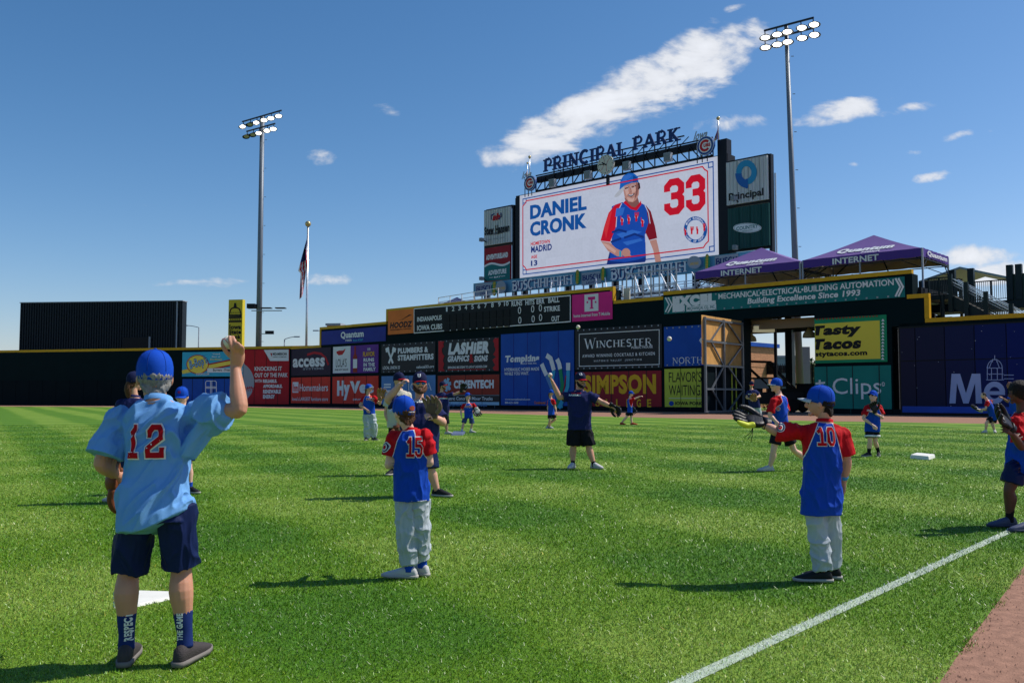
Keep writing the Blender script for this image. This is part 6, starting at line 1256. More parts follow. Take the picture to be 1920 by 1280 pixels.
class Person:
    def __init__(s, label, Y, feet_y, J, fwd, head_f=None, k=1.0, skin=(206, 158, 132), voxel=None, group='players and helpers on the field'):
        """J: joint -> (photo x, photo y, depth offset in metres)"""
        s.Y = Y; s.k = k; s.J = {}
        for n, (x, y, *d) in J.items(): s.J[n] = at(x, y, Y + (d[0] if d else 0))
        c = (s.J['lan'] + s.J['ran']) / 2; s.root = empty('person', (c.x, c.y, 0)); s.o = Vector((c.x, c.y, 0)); setp(s.root, label, 'person', group)
        s.f = Vector((fwd[0], fwd[1], 0)).normalized(); hf = head_f or fwd; s.hf = Vector((hf[0], hf[1], hf[2] if len(hf) > 2 else 0)).normalized()
        s.vx = voxel or min(.014, max(.0052, Y / 907 * .62)); s.skin = skin_mat(skin)
        j = s.J; s.sh = (j['lsh'] + j['rsh']) / 2; s.hp = (j['lhip'] + j['rhip']) / 2; s.nk = j['neck']
        s.up = (s.nk - s.hp).normalized(); lat = (j['rsh'] - j['lsh']); s.lat = (lat - s.up * lat.dot(s.up)).normalized(); s.lat_h = s.f.cross(Vector((0, 0, 1))).normalized()
        if s.lat.dot(s.lat_h) < 0: s.lat_h = -s.lat_h
        want = abs(lat.dot(s.lat_h)); s.dp = s.up.cross(s.lat).normalized();
        if s.dp.dot(s.f) < 0: s.dp = -s.dp
    def add(s, name, me, m, parent=None, smooth=True):
        me.transform(Matrix.Translation(-s.o)); o = obj_from_mesh(name, me, m, parent or s.root, smooth); return o
    def raw(s, name, sol, m, parent=None, smooth=True):
        me = bpy.data.meshes.new(name); me.from_pydata([tuple(v) for v in sol.V], [], sol.F); return s.add(name, me, m, parent, smooth)
    def torso(s, hw, ww, cw, sw, hd, wd, cd, infl=0.0, hem=None, top=1.0, belly=0.0):
        """sections from hem to neck, half widths and depths in metres"""
        H, N_ = s.hp, s.nk; L_ = N_ - H; hl = s.lat_h; k = s.k
        def P(t): return H + L_ * t
        def U(t): return (hl * (1 - min(1, max(0, t))) + s.lat * min(1, max(0, t))).normalized()
        def D(u): d = s.up.cross(u).normalized(); return d if d.dot(s.f) > 0 else -d
        t0 = -.10 if hem is None else hem; S_ = []
        for t, a, b, off in ((t0, hw * 1.02, hd, 0), (.0 if t0 < -.05 else t0 * .5 + .1, hw, hd, 0), (.28, (hw + ww) / 2, wd, belly * .8), (.5, ww, wd, belly), (.70, cw, cd, belly * .3), (.84, sw, cd * .92, 0), (.93, sw * .72, cd * .68, -.005), (1.0 * top, .072 * k, .07 * k, 0)):
            u = U(t); d = D(u); c = P(t) + d * off
            S_.append((c, u, d, a + infl, b + infl))
        sol = Solid(); sol.loft(S_); return sol
    def head(s, size=1.0, hair=None, hairstyle='short', cap=None, brim=None, cap_up=0.0, glasses=None, beard=None, backcap=False, ears=True):
        k = size * s.k; f = s.hf; c = s.J['head']; upv = Vector((0, 0, 1)); upv = (upv - f * upv.dot(f)).normalized(); r = f.cross(upv).normalized(); s.hc, s.hr, s.hu = c, r, upv; s.hk = k
        def shape(q):
            x, y, z = q
            if z < 0: x *= 1 - .30 * z * z; y = y * (1 - .42 * z * z) if y < 0 else y * (1 - .12 * z * z)
            if y > .3 and z < .25 and z > -.55: y *= 1.03
            if y > 0: x *= 1 - .10 * y
            return Vector((x, y, z))
        sol = Solid(); sol.ell(c, r * .077 * k, f * .097 * k, upv * .118 * k, 20, 14, shape)
        W_ = lambda x, y, z: c + r * x * k + f * y * k + upv * z * k
        sol.tube([W_(0, .088, .018), W_(0, .106, -.008), W_(0, .112, -.026), W_(0, .094, -.034)], [.009 * k, .012 * k, .016 * k, .012 * k], 8, 2)      # nose
        sol.tube([W_(-.035, .085, .026), W_(0, .094, .024), W_(.035, .085, .026)], [.008 * k, .009 * k, .008 * k], 6, 2)                                     # brow
        sol.tube([W_(-.022, .083, -.060), W_(0, .092, -.060), W_(.022, .083, -.060)], [.006 * k, .008 * k, .006 * k], 6, 2)                                   # lips
        sol.ell(W_(0, .078, -.092), r * .026 * k, f * .02 * k, upv * .018 * k, 8, 6)                                                                           # chin
        if ears:
            for sg in (-1, 1): sol.ell(W_(.080 * sg, -.008, -.012), r * .010 * k, f * .019 * k, upv * .031 * k, 10, 7)
        nk = s.nk - s.up * .03 * s.k; jb = W_(0, -.028, -.075); sol.tube([nk, (nk + jb) / 2, jb], [.062 * s.k, .056 * s.k, .056 * k], 14, 3)
        s.headsol = sol
        if hair is not None:
            h = Solid()
            def hs(q):
                x, y, z = shape(q); 
                if z < -.05: t = min(1, (-z - .05) / .4); y = min(y, .15 - .9 * t) if y > 0 else y * (1 - .1 * t)
                if y > .55 and z < .45: y = .55
                
                if z > .15 and cap is not None: x *= .93; y *= .93; z *= .93
                return Vector((x, y, z))
            if hairstyle == 'afro': h.ell(W_(0, -.02, .035), r * .118 * k, f * .118 * k, upv * .118 * k, 20, 12)
            elif hairstyle == 'long': h.ell(W_(0, -.014, .008), r * .086 * k, f * .092 * k, upv * .118 * k, 20, 12, hs); h.tube([W_(0, -.06, -.02), W_(0, -.085, -.10), W_(0.0, -.075, -.19)], [.055 * k, .05 * k, .03 * k], 12, 3)
            else: h.ell(W_(0, -.014, .006), r * .0855 * k, f * .0965 * k, upv * .114 * k, 22, 14, hs)
            me = remesh(h.V, h.F, max(.005, s.vx), 2, 'hair'); crease(me, .0045 * k, 55, upv, 5, 3.1); s.add('hair', me, hair)
        if beard is not None:
            b = Solid(); b.tube([W_(-.074, .012, -.03), W_(-.066, .045, -.078), W_(-.03, .078, -.106), W_(0, .086, -.112), W_(.03, .078, -.106), W_(.066, .045, -.078), W_(.074, .012, -.03)], [.012 * k, .022 * k, .027 * k, .028 * k, .027 * k, .022 * k, .012 * k], 10, 3)
            b.tube([W_(-.026, .09, -.052), W_(0, .098, -.047), W_(.026, .09, -.052)], [.006 * k, .007 * k, .006 * k], 8, 2); s.raw('beard', b, beard)
        if glasses is not None:
            g = Solid()
            for sg in (-1, 1): g.ell(W_(.031 * sg, .093, -.004), r * .029 * k, f * .010 * k, upv * .021 * k, 12, 8)
            g.tube([W_(-.07, -.0, .0), W_(-.072, .06, .002), W_(-.052, .088, .002)], [.004 * k] * 3, 6, 2); g.tube([W_(.07, -.0, .0), W_(.072, .06, .002), W_(.052, .088, .002)], [.004 * k] * 3, 6, 2); g.tube([W_(-.02, .1, .0), W_(.02, .1, .0)], [.004 * k] * 2, 6, 1)
            s.raw('sunglasses', g, glasses)
        else:
            for sg in (-1, 1): e = Solid(); e.ell(W_(.031 * sg, .087, -.006), r * .012 * k, f * .008 * k, upv * .007 * k, 10, 6); s.raw('eye', e, M_eye_)
        if cap is not None:
            cf = (f * math.cos(cap_up) + upv * math.sin(cap_up)); cu = r.cross(cf).normalized()
            if backcap: cf = -cf
            base = c + upv * .034 * k; rings_ = []; n = 40; prof = [(.985, -.026), (1.01, -.006), (1.0, .018), (.95, .042), (.86, .064), (.70, .084), (.48, .098), (.24, .105), (.05, .107)]
            for q, z in prof:
                ring = []
                for i in range(n):
                    t = 6.2832 * i / n; g_ = 1 - .012 * max(0, 1 - abs(math.sin(t * 3)) * 9) * (q > .3); yy = math.sin(t); dip = -.012 * (1 - yy) if z < 0 else 0
                    ring.append(base + r * .0885 * k * q * g_ * math.cos(t) + cf * .106 * k * q * g_ * yy + cu * (z + dip) * k)
                rings_.append(ring)
            inner = [[base + (p - base) * .965 for p in ring] for ring in rings_[:4]]
            cs = Solid(); cs.rings(list(reversed(inner)) + rings_); co_ = s.raw('cap', cs, cap)
            sm = Solid()
            for q6 in range(6):
                t = math.pi * q6 / 3; sm.tube([base + (r * .0885 * math.cos(t) * q + cf * .106 * math.sin(t) * q + cu * (z + .0006)) * k for q, z in prof[1:]], [.0016 * k] * 8, 5, 1)
            s.raw('seam', sm, cap if cap is not C_capb else mat('cap_seam', (12, 56, 140), .9), co_)
            bt = Solid(); bt.ell(base + cu * .109 * k, r * .009 * k, cf * .009 * k, cu * .005 * k, 10, 6); s.raw('button', bt, cap, co_)
            if brim is not None:
                b = Solid(); R_ = []; m_ = 14
                for i in range(m_ + 1):
                    t = -1 + 2 * i / m_; ang = t * 1.02; e0 = base + r * .088 * k * math.sin(ang) + cf * .100 * k * math.cos(ang) + cu * (-.014 * k); ext = .078 * k * math.sqrt(max(0.02, 1 - t * t * .98)); drop = -.022 * k * t * t
                    e1 = e0 + cf * ext + cu * (drop - .006 * k) + r * .012 * k * t * (1 - abs(t)); th = cu * .0022 * k
                    R_.append([e0 + th, (e0 + e1) / 2 + th + cu * .004 * k, e1 + th, e1 - th, (e0 + e1) / 2 - th + cu * .004 * k, e0 - th])
                b.rings(R_); s.raw('brim', b, brim, co_)
            s.capo = co_; s.cbase, s.cf, s.cu = base, cf, cu
        return sol
    def hand(s, w, d, pn, curl=.5, side=1, sc=1.0):
        """open five-fingered hand from the wrist w along d, palm facing pn"""
        k = s.k * sc; d = d.normalized(); pn = (pn - d * pn.dot(d)).normalized(); a = d.cross(pn).normalized() * side; sol = Solid()
        W_ = lambda x, y, z: w + a * x * k + d * y * k + pn * z * k
        sol.loft([(W_(0, -.005, 0), a, pn, .027 * k, .020 * k), (W_(0, .03, .002), a, pn, .038 * k, .017 * k), (W_(0, .075, .002), a, pn, .042 * k, .015 * k), (W_(0, .092, .003), a, pn, .038 * k, .011 * k)], 14, 2.6)
        for i, (x, L_) in enumerate(((.030, .070), (.010, .078), (-.011, .073), (-.031, .058))):
            c_ = curl * (1 + .12 * i); p = Vector((x, .085, .004)); pts = [W_(*p)]; ang = 0
            for q, fr_ in enumerate((.45, .3, .25)):
                ang += c_ * (.75, 1.0, .8)[q]; p = p + Vector((x * .12, math.cos(ang) * L_ * fr_, math.sin(ang) * L_ * fr_)); pts.append(W_(*p))
            sol.tube(pts, [.0098 * k, .0092 * k, .0085 * k, .0074 * k], 8, 2)
        sol.tube([W_(.028, .015, .004), W_(.052, .045, .012), W_(.056, .072, .02 + .012 * curl), W_(.050, .093, .03 + .02 * curl)], [.014 * k, .0115 * k, .010 * k, .0085 * k], 8, 2)
        return sol
    def body(s, extra=(), arm=1.0, leg=1.0, tw=None, hands=('l', 'r'), hcurl=.5):
        k = s.k; j = s.J; sol = Solid(); V = s.headsol
        t = s.torso(.150 * k, .135 * k, .165 * k, .170 * k, .10 * k, .095 * k, .11 * k); 
        for q in [V, t] + list(extra): n = len(sol.V); sol.V += q.V; sol.F += [tuple(i + n for i in f) for f in q.F]
        for a in 'lr':
            S0, E, W_ = j[a + 'sh'], j[a + 'el'], j[a + 'wr']; A = k * arm; ui = (E - S0); fo = (W_ - E)
            sol.tube([S0, S0 + ui * .35, S0 + ui * .8, E, E + fo * .3, E + fo * .75, W_], [.052 * A, .050 * A, .042 * A, .040 * A, .044 * A, .032 * A, .026 * A], 12, 3)
            if a in hands:
                d = fo.normalized(); pn = (s.hp - W_) - d * (s.hp - W_).dot(d); pn = pn.normalized() if pn.length > 1e-3 else s.f
                h = s.hand(W_, (d + Vector((0, 0, -.15)) + s.f * .1), pn, hcurl, 1 if a == 'r' else -1); n = len(sol.V); sol.V += h.V; sol.F += [tuple(i + n for i in f) for f in h.F]
            H, K, A_ = j[a + 'hip'], j[a + 'kn'], j[a + 'an']; th = K - H; ca = A_ - K; G = k * leg; back = -s.f * .012 * k
            sol.tube([H, H + th * .3, H + th * .75, K, K + ca * .28 + back * 1.4, K + ca * .6 + back * .5, A_, A_ + Vector((0, 0, -.03 * k))], [.086 * G, .083 * G, .064 * G, .054 * G, .063 * G, .049 * G, .034 * G, .036 * G], 14, 3)
        s.body_o = s.add('body', remesh(sol.V, sol.F, s.vx, 2, 'body'), s.skin)
    def shirt(s, m, dims, infl=.014, hem=-.14, sl=(.62, .62), slr=(.064, .082), amp=.010, freq=9, axis=(0, 0, 1), seed=0, raglan=False, belly=0.0, name='shirt', stretch=2.5, collar=None, fade=None, drape=(), tail=0.0):
        k = s.k; hw, ww, cw, sw, hd, wd, cd = [q * k for q in dims]; sol = s.torso(hw, ww, cw, sw, hd, wd, cd, infl * k, hem, .985, belly)
        for a, fr_ in zip('lr', sl):
            S0, E, W_ = s.J[a + 'sh'], s.J[a + 'el'], s.J[a + 'wr']; d = (E - S0); inn = (s.sh - S0).normalized() * .03 * k; rs = (slr[0] + .004) * k; sol.ell(S0, Vector((rs, 0, 0)), Vector((0, rs, 0)), Vector((0, 0, rs)), 14, 9)
            pts = [S0 + inn, S0 + d * .15, S0 + d * fr_ * .6, S0 + d * fr_]; rd = [slr[0] * k * .98, slr[0] * k, (slr[0] + slr[1]) / 2 * k, slr[1] * k]
            if fr_ > 1.0: e = (fr_ - 1); f_ = W_ - E; pts = [S0 + inn, S0 + d * .2, S0 + d * .9, E + f_ * e]; rd = [slr[0] * k, slr[0] * k, slr[1] * k, slr[1] * k * .95]
            sol.tube(pts, rd, 16, 3, cap=False)
        for pts, rd in drape: sol.tube(pts, rd, 14, 3)
        me = remesh(sol.V, sol.F, s.vx * 1.15, 3, name); L0 = (s.nk - s.hp).length; ends = [(s.J[a + 'sh'] + (s.J[a + 'el'] - s.J[a + 'sh']) * min(1, f_), (s.J[a + 'el'] - s.J[a + 'sh']).normalized()) for a, f_ in zip('lr', sl)]
        def fd(p):
            q = .25 + .75 * max(0, min(1, ((p - s.hp).dot(s.up) / L0 - hem) / .16))
            for e_, d_ in ends:
                if (p - e_).length < .15 * k: q = min(q, .3 + .7 * min(1, abs((p - e_).dot(d_)) / (.10 * k)))
            return q
        crease(me, amp * k, freq / k, axis, stretch, seed, fade or fd)
        if tail:      # curved shirt tail, hitched up on the side of the raised arm
            for v in me.vertices:
                q = v.co - s.hp; t = q.dot(s.up) / L0
                if t < .14: v.co += s.up * tail * min(1, (.14 - t) / (.14 - hem)) * max(0, q.dot(s.lat_h if s.lat_h.x > 0 else -s.lat_h) / .17 + .25) ** 1.6
        if raglan:
            at_ = me.attributes.new('raglan', 'FLOAT', 'POINT'); vals = []
            pl = []
            for a in 'lr':
                sg = 1 if (s.J[a + 'sh'] - s.sh).dot(s.lat) > 0 else -1; o_ = s.lat * sg; A = s.nk + o_ * .062 * k - s.up * .01 * k; B = s.sh + o_ * abs((s.J[a + 'sh'] - s.sh).dot(s.lat)) * .97 - s.up * .17 * k; n = (B - A).cross(s.dp).normalized(); n = n if n.dot(o_) > 0 else -n; pl.append((A, n))
            for v in me.vertices:
                d = max((v.co - A).dot(n) for A, n in pl); ax = s.up; q = v.co - s.nk; rr = (q - ax * q.dot(ax)).length; d = max(d, (.082 * k - math.sqrt(rr * rr + (q.dot(ax) * 1.0) ** 2))); vals.append(d / k)
            at_.data.foreach_set('value', vals); m = C_rag
        H, L2 = s.hp, (s.nk - s.hp).length; hw_ = abs((s.J['rsh'] - s.J['lsh']).dot(s.lat)) / 2
        def sel(c):
            q = c + s.o - H; t = q.dot(s.up) / L2; w_ = abs((c + s.o - s.sh).dot(s.lat)); return (hem + .04 < t < .95 and w_ < hw_ * 1.2)
        s.tail = tail; me2 = me.copy(); me2.transform(Matrix.Translation(-s.o)); tuck(s.body_o.data, me2, sel, .008, .05); s.shirt_hem = hem
        o = s.add(name, me, m); s.shirt_o = o
        if collar is not None:
            c = Solid(); R_ = []; n = 28
            for z, q in ((-.012, 1.0), (.018, .96), (.018, .86), (-.012, .86)): R_.append([s.nk + s.lat * .078 * k * q * math.cos(6.2832 * i / n) + s.dp * .074 * k * q * math.sin(6.2832 * i / n) + s.up * (z - .014 * math.sin(6.2832 * i / n)) * k for i in range(n)])
            R_.append(R_[0]); c.rings(R_, False); s.raw('collar', c, collar, o)
        return o
    def lower(s, name, m, to='knee', fr_=.9, rt=.095, rb=.10, amp=.008, freq=9, seed=0, dims=(.160, .12), long_=False, taper=1.0, bottom=None):
        k = s.k; sol = Solid(); j = s.J; H = s.hp; u = s.lat_h; d = s.f
        sol.loft([(H + s.up * .16 * k, u, d, (dims[0] - .02) * k, (dims[1] - .01) * k), (H + s.up * .06 * k, u, d, dims[0] * k, dims[1] * k), (H - s.up * .06 * k, u, d, (dims[0] + .006) * k, (dims[1] + .005) * k)], 20, 2.5)
        for a in 'lr':
            P0, K, A_ = j[a + 'hip'], j[a + 'kn'], j[a + 'an']; th, ca = K - P0, A_ - K
            if not long_: sol.tube([P0 + Vector((0, 0, .03 * k)), P0 + th * .3, P0 + th * .65, P0 + th * fr_], [rt * k, rt * k * 1.0, (rt + rb) / 2 * k, rb * k], 16, 3, cap=False)
            else: sol.tube([P0 + Vector((0, 0, .03 * k)), P0 + th * .4, K, K + ca * .4, K + ca * .75, K + ca * (bottom or .97)], [rt * k, rt * k * .95, rb * k, rb * k * .98, rb * .92 * k * taper, rb * .9 * k * taper], 16, 3, cap=False)
        me = remesh(sol.V, sol.F, s.vx * 1.15, 4, name); crease(me, amp * k, freq / k, (0, 0, 1), 1.6 if long_ else 2.4, seed); o = s.add(name, me, m)
        H_, L2 = s.hp, (s.nk - s.hp).length; lx = s.lat_h if s.lat_h.x > 0 else -s.lat_h
        tuck(o.data, s.shirt_o.data, lambda c: (c + s.o - H_).dot(s.up) / L2 > s.shirt_hem + .015 + s.tail * max(0, (c + s.o - H_).dot(lx) / .17 + .25) ** 1.6 / L2, .012 * k, .10)
        f2 = .8 if long_ else max(.2, fr_ - .16); zl, zr = [j[a + 'hip'].lerp(j[a + 'kn'], f2).z for a in 'lr']; zm = max(zl, zr)
        tuck(s.body_o.data, o.data, lambda c: zm < c.z < H_.z + .05 * k, .008, .05)
        return o
    def socks(s, m, fr_=.45, r0=.055, r1=.042):
        k = s.k
        for a in 'lr':
            K, A_ = s.J[a + 'kn'], s.J[a + 'an']; d = K - A_; c = Solid(); back = -s.f * .006 * k; c.tube([A_ - Vector((0, 0, .035 * k)), A_ + d * fr_ * .25, A_ + d * fr_ * .65 + back, A_ + d * fr_ + back], [r1 * k * 1.06, r1 * k, (r0 + r1) / 2 * k, r0 * k], 18, 4, cap=False); o = s.raw('sock', c, m); s.socks_o = o; setattr(s, 'sock_' + a, o)
    def shoes(s, m, sole, dirs=None, L_=.29, strap=None):
        k = s.k
        for i, a in enumerate('lr'):
            A_ = s.J[a + 'an']; d = Vector(dirs[i] + (0,)).normalized() if dirs else s.f; lift = max(0, A_.z - .105 * k) if dirs and len(dirs) > 2 else 0; z0 = A_.z - .085 * k; z0 = max(.012, z0) if lift else .012
            side = d.cross(Vector((0, 0, 1))); b = Vector((A_.x, A_.y, 0)) - d * .06 * k; R1, R2 = [], []
            tilt = 0
            for t, w, h in ((-.02, .022, .045), (.0, .034, .088), (.06, .040, .105), (.13, .043, .086), (.20, .048, .062), (.26, .044, .045), (.30, .030, .032), (.315, .012, .018)):
                t *= L_ / .29; c = b + d * t * k; n = 16; R1.append([c + side * w * k * math.cos(6.2832 * q / n) + Vector((0, 0, z0 + .012 * k + h * k * (.5 + .5 * math.sin(6.2832 * q / n)) - .012 * k * (math.sin(6.2832 * q / n) < 0))) for q in range(n)])
            for t, w in ((-.03, .018), (-.015, .034), (.03, .041), (.10, .041), (.17, .046), (.23, .050), (.29, .038), (.325, .016)):
                t *= L_ / .29; c = b + d * t * k + Vector((0, 0, z0)); tz = .012 * max(0, t - .25) * 6; R2.append([c + side * w * k * 1.04 + Vector((0, 0, tz * k)), c - side * w * k * 1.04 + Vector((0, 0, tz * k)), c - side * w * k * 1.08 + Vector((0, 0, (.026 + tz) * k)), c + side * w * k * 1.08 + Vector((0, 0, (.026 + tz) * k))])
            sh = Solid(); sh.rings(R1); o = s.raw('shoe', sh, m); so = Solid(); so.rings(R2); s.raw('sole', so, sole, o)
            if strap:
                la = Solid()
                for q in range(4): c = b + d * (.115 + .025 * q) * k * L_ / .29 + Vector((0, 0, z0 + (.093 - .011 * q) * k)); la.tube([c - side * .022 * k, c + side * .022 * k + Vector((0, 0, .002))], [.0035 * k] * 2, 6, 1)
                s.raw('laces', la, strap, o)
    def glove(s, c, d, pn, size=.27, m=None, m2=None, side=1, open_=.35, alt=None):
        """fielder's mitt: four fat finger stalls, thumb stall, laced web, wrist strap; d finger direction, pn palm side"""
        c = Vector(c); d = Vector(d).normalized(); pn = Vector(pn); pn = (pn - d * pn.dot(d)).normalized(); a = d.cross(pn).normalized() * side; k = size / .27; W_ = lambda x, y, z: c + a * x * k + d * y * k + pn * z * k
        g = empty('ball_glove', c); g.parent = s.root; g.matrix_world = Matrix.Translation(c - s.o) if False else Matrix.Translation(c); g.parent = s.root; g.location = c - s.o
        def part(name, sol, mm):
            me = bpy.data.meshes.new(name); me.from_pydata([tuple(v - c) for v in sol.V], [], sol.F); return obj_from_mesh(name, me, mm, g, True)
        m2 = m2 or m; p = Solid(); p.ell(W_(0, -.01, -.012), a * .085 * k, d * .082 * k, pn * .036 * k, 18, 10, lambda q: Vector((q.x, q.y, q.z - .55 * (q.x ** 2 + q.y ** 2) * -1)))
        part('palm', p, m)
        for fi, (x, L_, sp) in enumerate(((-.062, .125, -.020), (-.022, .145, -.008), (.018, .145, .006), (.054, .13, .018))):
            f = Solid(); f.tube([W_(x, .02, .0), W_(x + sp * .6, .02 + L_ * .35, -.006), W_(x + sp * 1.3, .02 + L_ * .75, .012), W_(x + sp * 1.4, .02 + L_, .04 + open_ * .04)], [.028 * k, .027 * k, .025 * k, .017 * k], 10, 4, flat=.85, ref=a); part('finger_stall', f, alt[fi] if alt else m2)
        th = Solid(); th.tube([W_(.062, -.05, .008), W_(.108, -.005, .022), W_(.125, .05, .045), W_(.118, .105, .06)], [.03 * k, .028 * k, .024 * k, .015 * k], 10, 4, flat=.85); part('thumb_stall', th, m if alt else m2)
        for q in range(5): w = Solid(); t = .02 + q * .024; w.tube([W_(.066 + .004 * q, t, .008), W_(.095, t + .01, .016), W_(.118, t + .012, .036)], [.006 * k] * 3, 6, 2); part('web_lace', w, m)
        cu = Solid(); R_ = []; n = 18
        for y, q in ((-.125, .050), (-.10, .054), (-.07, .060), (-.07, .050), (-.10, .044), (-.125, .041)): R_.append([W_(q * 1.15 * math.cos(6.2832 * i / n), y, q * .8 * math.sin(6.2832 * i / n) - .01) for i in range(n)])
        cu.rings(R_, False); part('wrist_strap', cu, m); return g
    def decal(s, obj, vf, cx, cy, w, h, m, eps=.004, name='lettering', depth=0.0, ax=None, ay=None, shear=0.0, step=.02, out=None):
        """print laid on the cloth: drawn in a plane facing the camera side through a photo pixel, then dropped onto the surface"""
        v, f = cut_grid(fit(vf, -w / 2, w / 2, -h / 2, h / 2, 0, shear), step); c = at(cx, cy, s.Y + depth) - s.o
        out = out or (-s.f); ax = ax or Vector((0, 0, 1)).cross(out).normalized() * 1; ay = ay or out.cross(ax).normalized()
        T = BVHTree.FromPolygons([q.co for q in obj.data.vertices], [tuple(p.vertices) for p in obj.data.polygons]); V = []
        h0 = T.ray_cast(Vector((0, 0, CH)) - s.o, ray(cx, cy)); c = h0[0] if h0[0] is not None else c
        for q in v:
            p = c + ax * q[0] + ay * q[1]; hit = T.ray_cast(p + out * .35, -out); 
            V.append((hit[0] + out * (eps + q[2]) + hit[1] * .001) if hit[0] is not None else None)
        F = [q for q in f if all(V[i] is not None for i in q)]; V = [x if x is not None else Vector((0, 0, 0)) for x in V]
        if not F: return None
        used = sorted({i for q in F for i in q}); ix = {u: i for i, u in enumerate(used)}
        return mesh_obj(name, [V[u] for u in used], [tuple(ix[i] for i in q) for q in F], m, obj, True)
def scale_digits(vf, x): return vf
# ------------------------------------------------------------------ the people, joints measured in the photograph
def YF(y): return CH * FPX / (y - HOR)
SKN, SKL, SKD = (206, 156, 130), (226, 178, 156), (92, 58, 44)
# --- older man, number 12
P = Person('older man in sky blue number 12 jersey and navy shorts raising a baseball', YF(1236), 0,
  dict(head=(290, 707, .12), neck=(297, 752, .08), lsh=(222, 790, .10), rsh=(372, 778, .04), lel=(190, 868, .02), lwr=(219, 892, .16), rel=(449, 768, -.05), rwr=(441, 686, .02),
       lhip=(256, 955, -.04), rhip=(328, 952, -.04), lkn=(241, 1075, .03), rkn=(340, 1070, .02), lan=(237, 1203, .0), ran=(347, 1199, .0)), (.05, 1), (-.5, 1, .02), k=1.0, skin=(196, 140, 112))
P.head(1.08, H_grey, 'short', C_capb, C_capb, cap_up=-.02)
hsol = Solid(); WR = P.J['rwr']; bc = at(430, 642, P.Y + .0)
def hw(x, y, z=0): return at(x, y, P.Y + z)
# gripping hand: palm, five fingers closing on the ball, thumb at its left
hsol.loft([(hw(442, 690, .02), Vector((1, 0, 0)), Vector((0, 1, 0)), .030, .023), (hw(445, 676, .01), Vector((1, .2, 0)), Vector((0, 1, 0)), .036, .024), (hw(445, 664, .0), Vector((1, .3, .2)), Vector((0, 1, 0)), .038, .022), (hw(442, 655, .0), Vector((1, .2, .3)), Vector((0, 1, 0)), .030, .018)], 14, 2.5)
for pts, r in (([(432, 668, .01), (422, 657, -.02), (417, 645, -.025), (419, 636, -.01)], (.0125, .0115, .0105, .009)), ([(437, 662, -.02), (434, 652, -.043), (431, 641, -.046), (430, 631, -.030)], (.0115, .0108, .010, .0085)),
               ([(444, 657, -.02), (442, 647, -.040), (439, 638, -.036), (437, 631, -.02)], (.0112, .0105, .0098, .0085)), ([(450, 657, -.015), (449, 648, -.036), (445, 643, -.045), (442, 648, -.046)], (.011, .0102, .0096, .0085)), ([(455, 661, -.01), (455, 652, -.028), (451, 648, -.038), (448, 653, -.04)], (.010, .0095, .009, .008))):
    hsol.tube([hw(*p) for p in pts], list(r), 10, 3)
P.body([hsol], arm=1.02, leg=1.0, hands=('l',), hcurl=1.2)
b_ = ball(bc, 'baseball gripped in the older man\'s raised right hand', .0375)
P.shirt(C_sky, (.178, .158, .172, .190, .135, .115, .120), infl=.012, hem=-.22, sl=(.84, .62), slr=(.080, .105), drape=(([at(392, 785, P.Y), at(378, 812, P.Y), at(352, 850, P.Y)], [.060, .062, .06]), ([at(415, 772, P.Y - .03), at(398, 790, P.Y), at(372, 820, P.Y)], [.072, .070, .05]), ([at(345, 782, P.Y + .05), at(300, 776, P.Y + .07), at(240, 788, P.Y + .08)], [.05, .055, .05])), amp=0.030, freq=6.5, axis=(.62, .1, .78), seed=2.2, tail=.07, name='jersey', stretch=3.6, collar=C_sky)
P.lower('shorts', C_navy2, fr_=.93, rt=.102, rb=.098, amp=0.014, freq=8, dims=(.168, .125)); P.socks(cloth('sock_navy', (30, 48, 104)), .42, .050, .040)
P.shoes(M_shoe_d, mat('shoe_sole_grey', (120, 114, 108), .8), [(-.22, 1), (.16, 1)], .29, M_shoe_b)
for ch, x0_, cx in (('1', 0, 254), ('2', 0, 290)):
    for t, mm, e in ((.235, C_white, .006), (.165, cloth('number_red', (176, 16, 28)), .010)): P.decal(P.shirt_o, digit_mesh(ch, t=t, gap=0), cx, 827, (.106 if ch == '2' else .076) * (1 if t > .2 else .86), .188 if t > .2 else .174, mm, eps=e, name='numeral', shear=-.06 if ch == '1' else 0)
P.decal(P.shirt_o, ([(0, 0, 0), (1, 0, 0), (1, 1, 0), (0, 1, 0)], [(0, 1, 2, 3)]), 269, 746, .032, .017, C_navy, name='league_patch'); P.decal(P.shirt_o, ([(0, 0, 0), (1, 0, 0), (1, 1, 0), (.3, 1, 0)], [(0, 1, 2, 3)]), 273, 746, .022, .015, C_redc, eps=.007, name='league_patch')
for a, wd, cx in (('l', 'RESPECT', 240), ('r', 'THE GAME', 337)):
    v, f = fit(text_mesh(wd, .05), -.5, .5, -.5, .5); P.decal(getattr(P, 'sock_' + a), ([(-p[1], p[0], 0) for p in v], f), cx, 1175, .034, .145, C_white, eps=.003, step=.03)
P.glove(at(214, 905, P.Y + .20), (-.1, .3, -1), (1, .3, 0), .27, mat('leather_brown', (112, 62, 36), .5, bump=.3, bscale=60), None, -1)
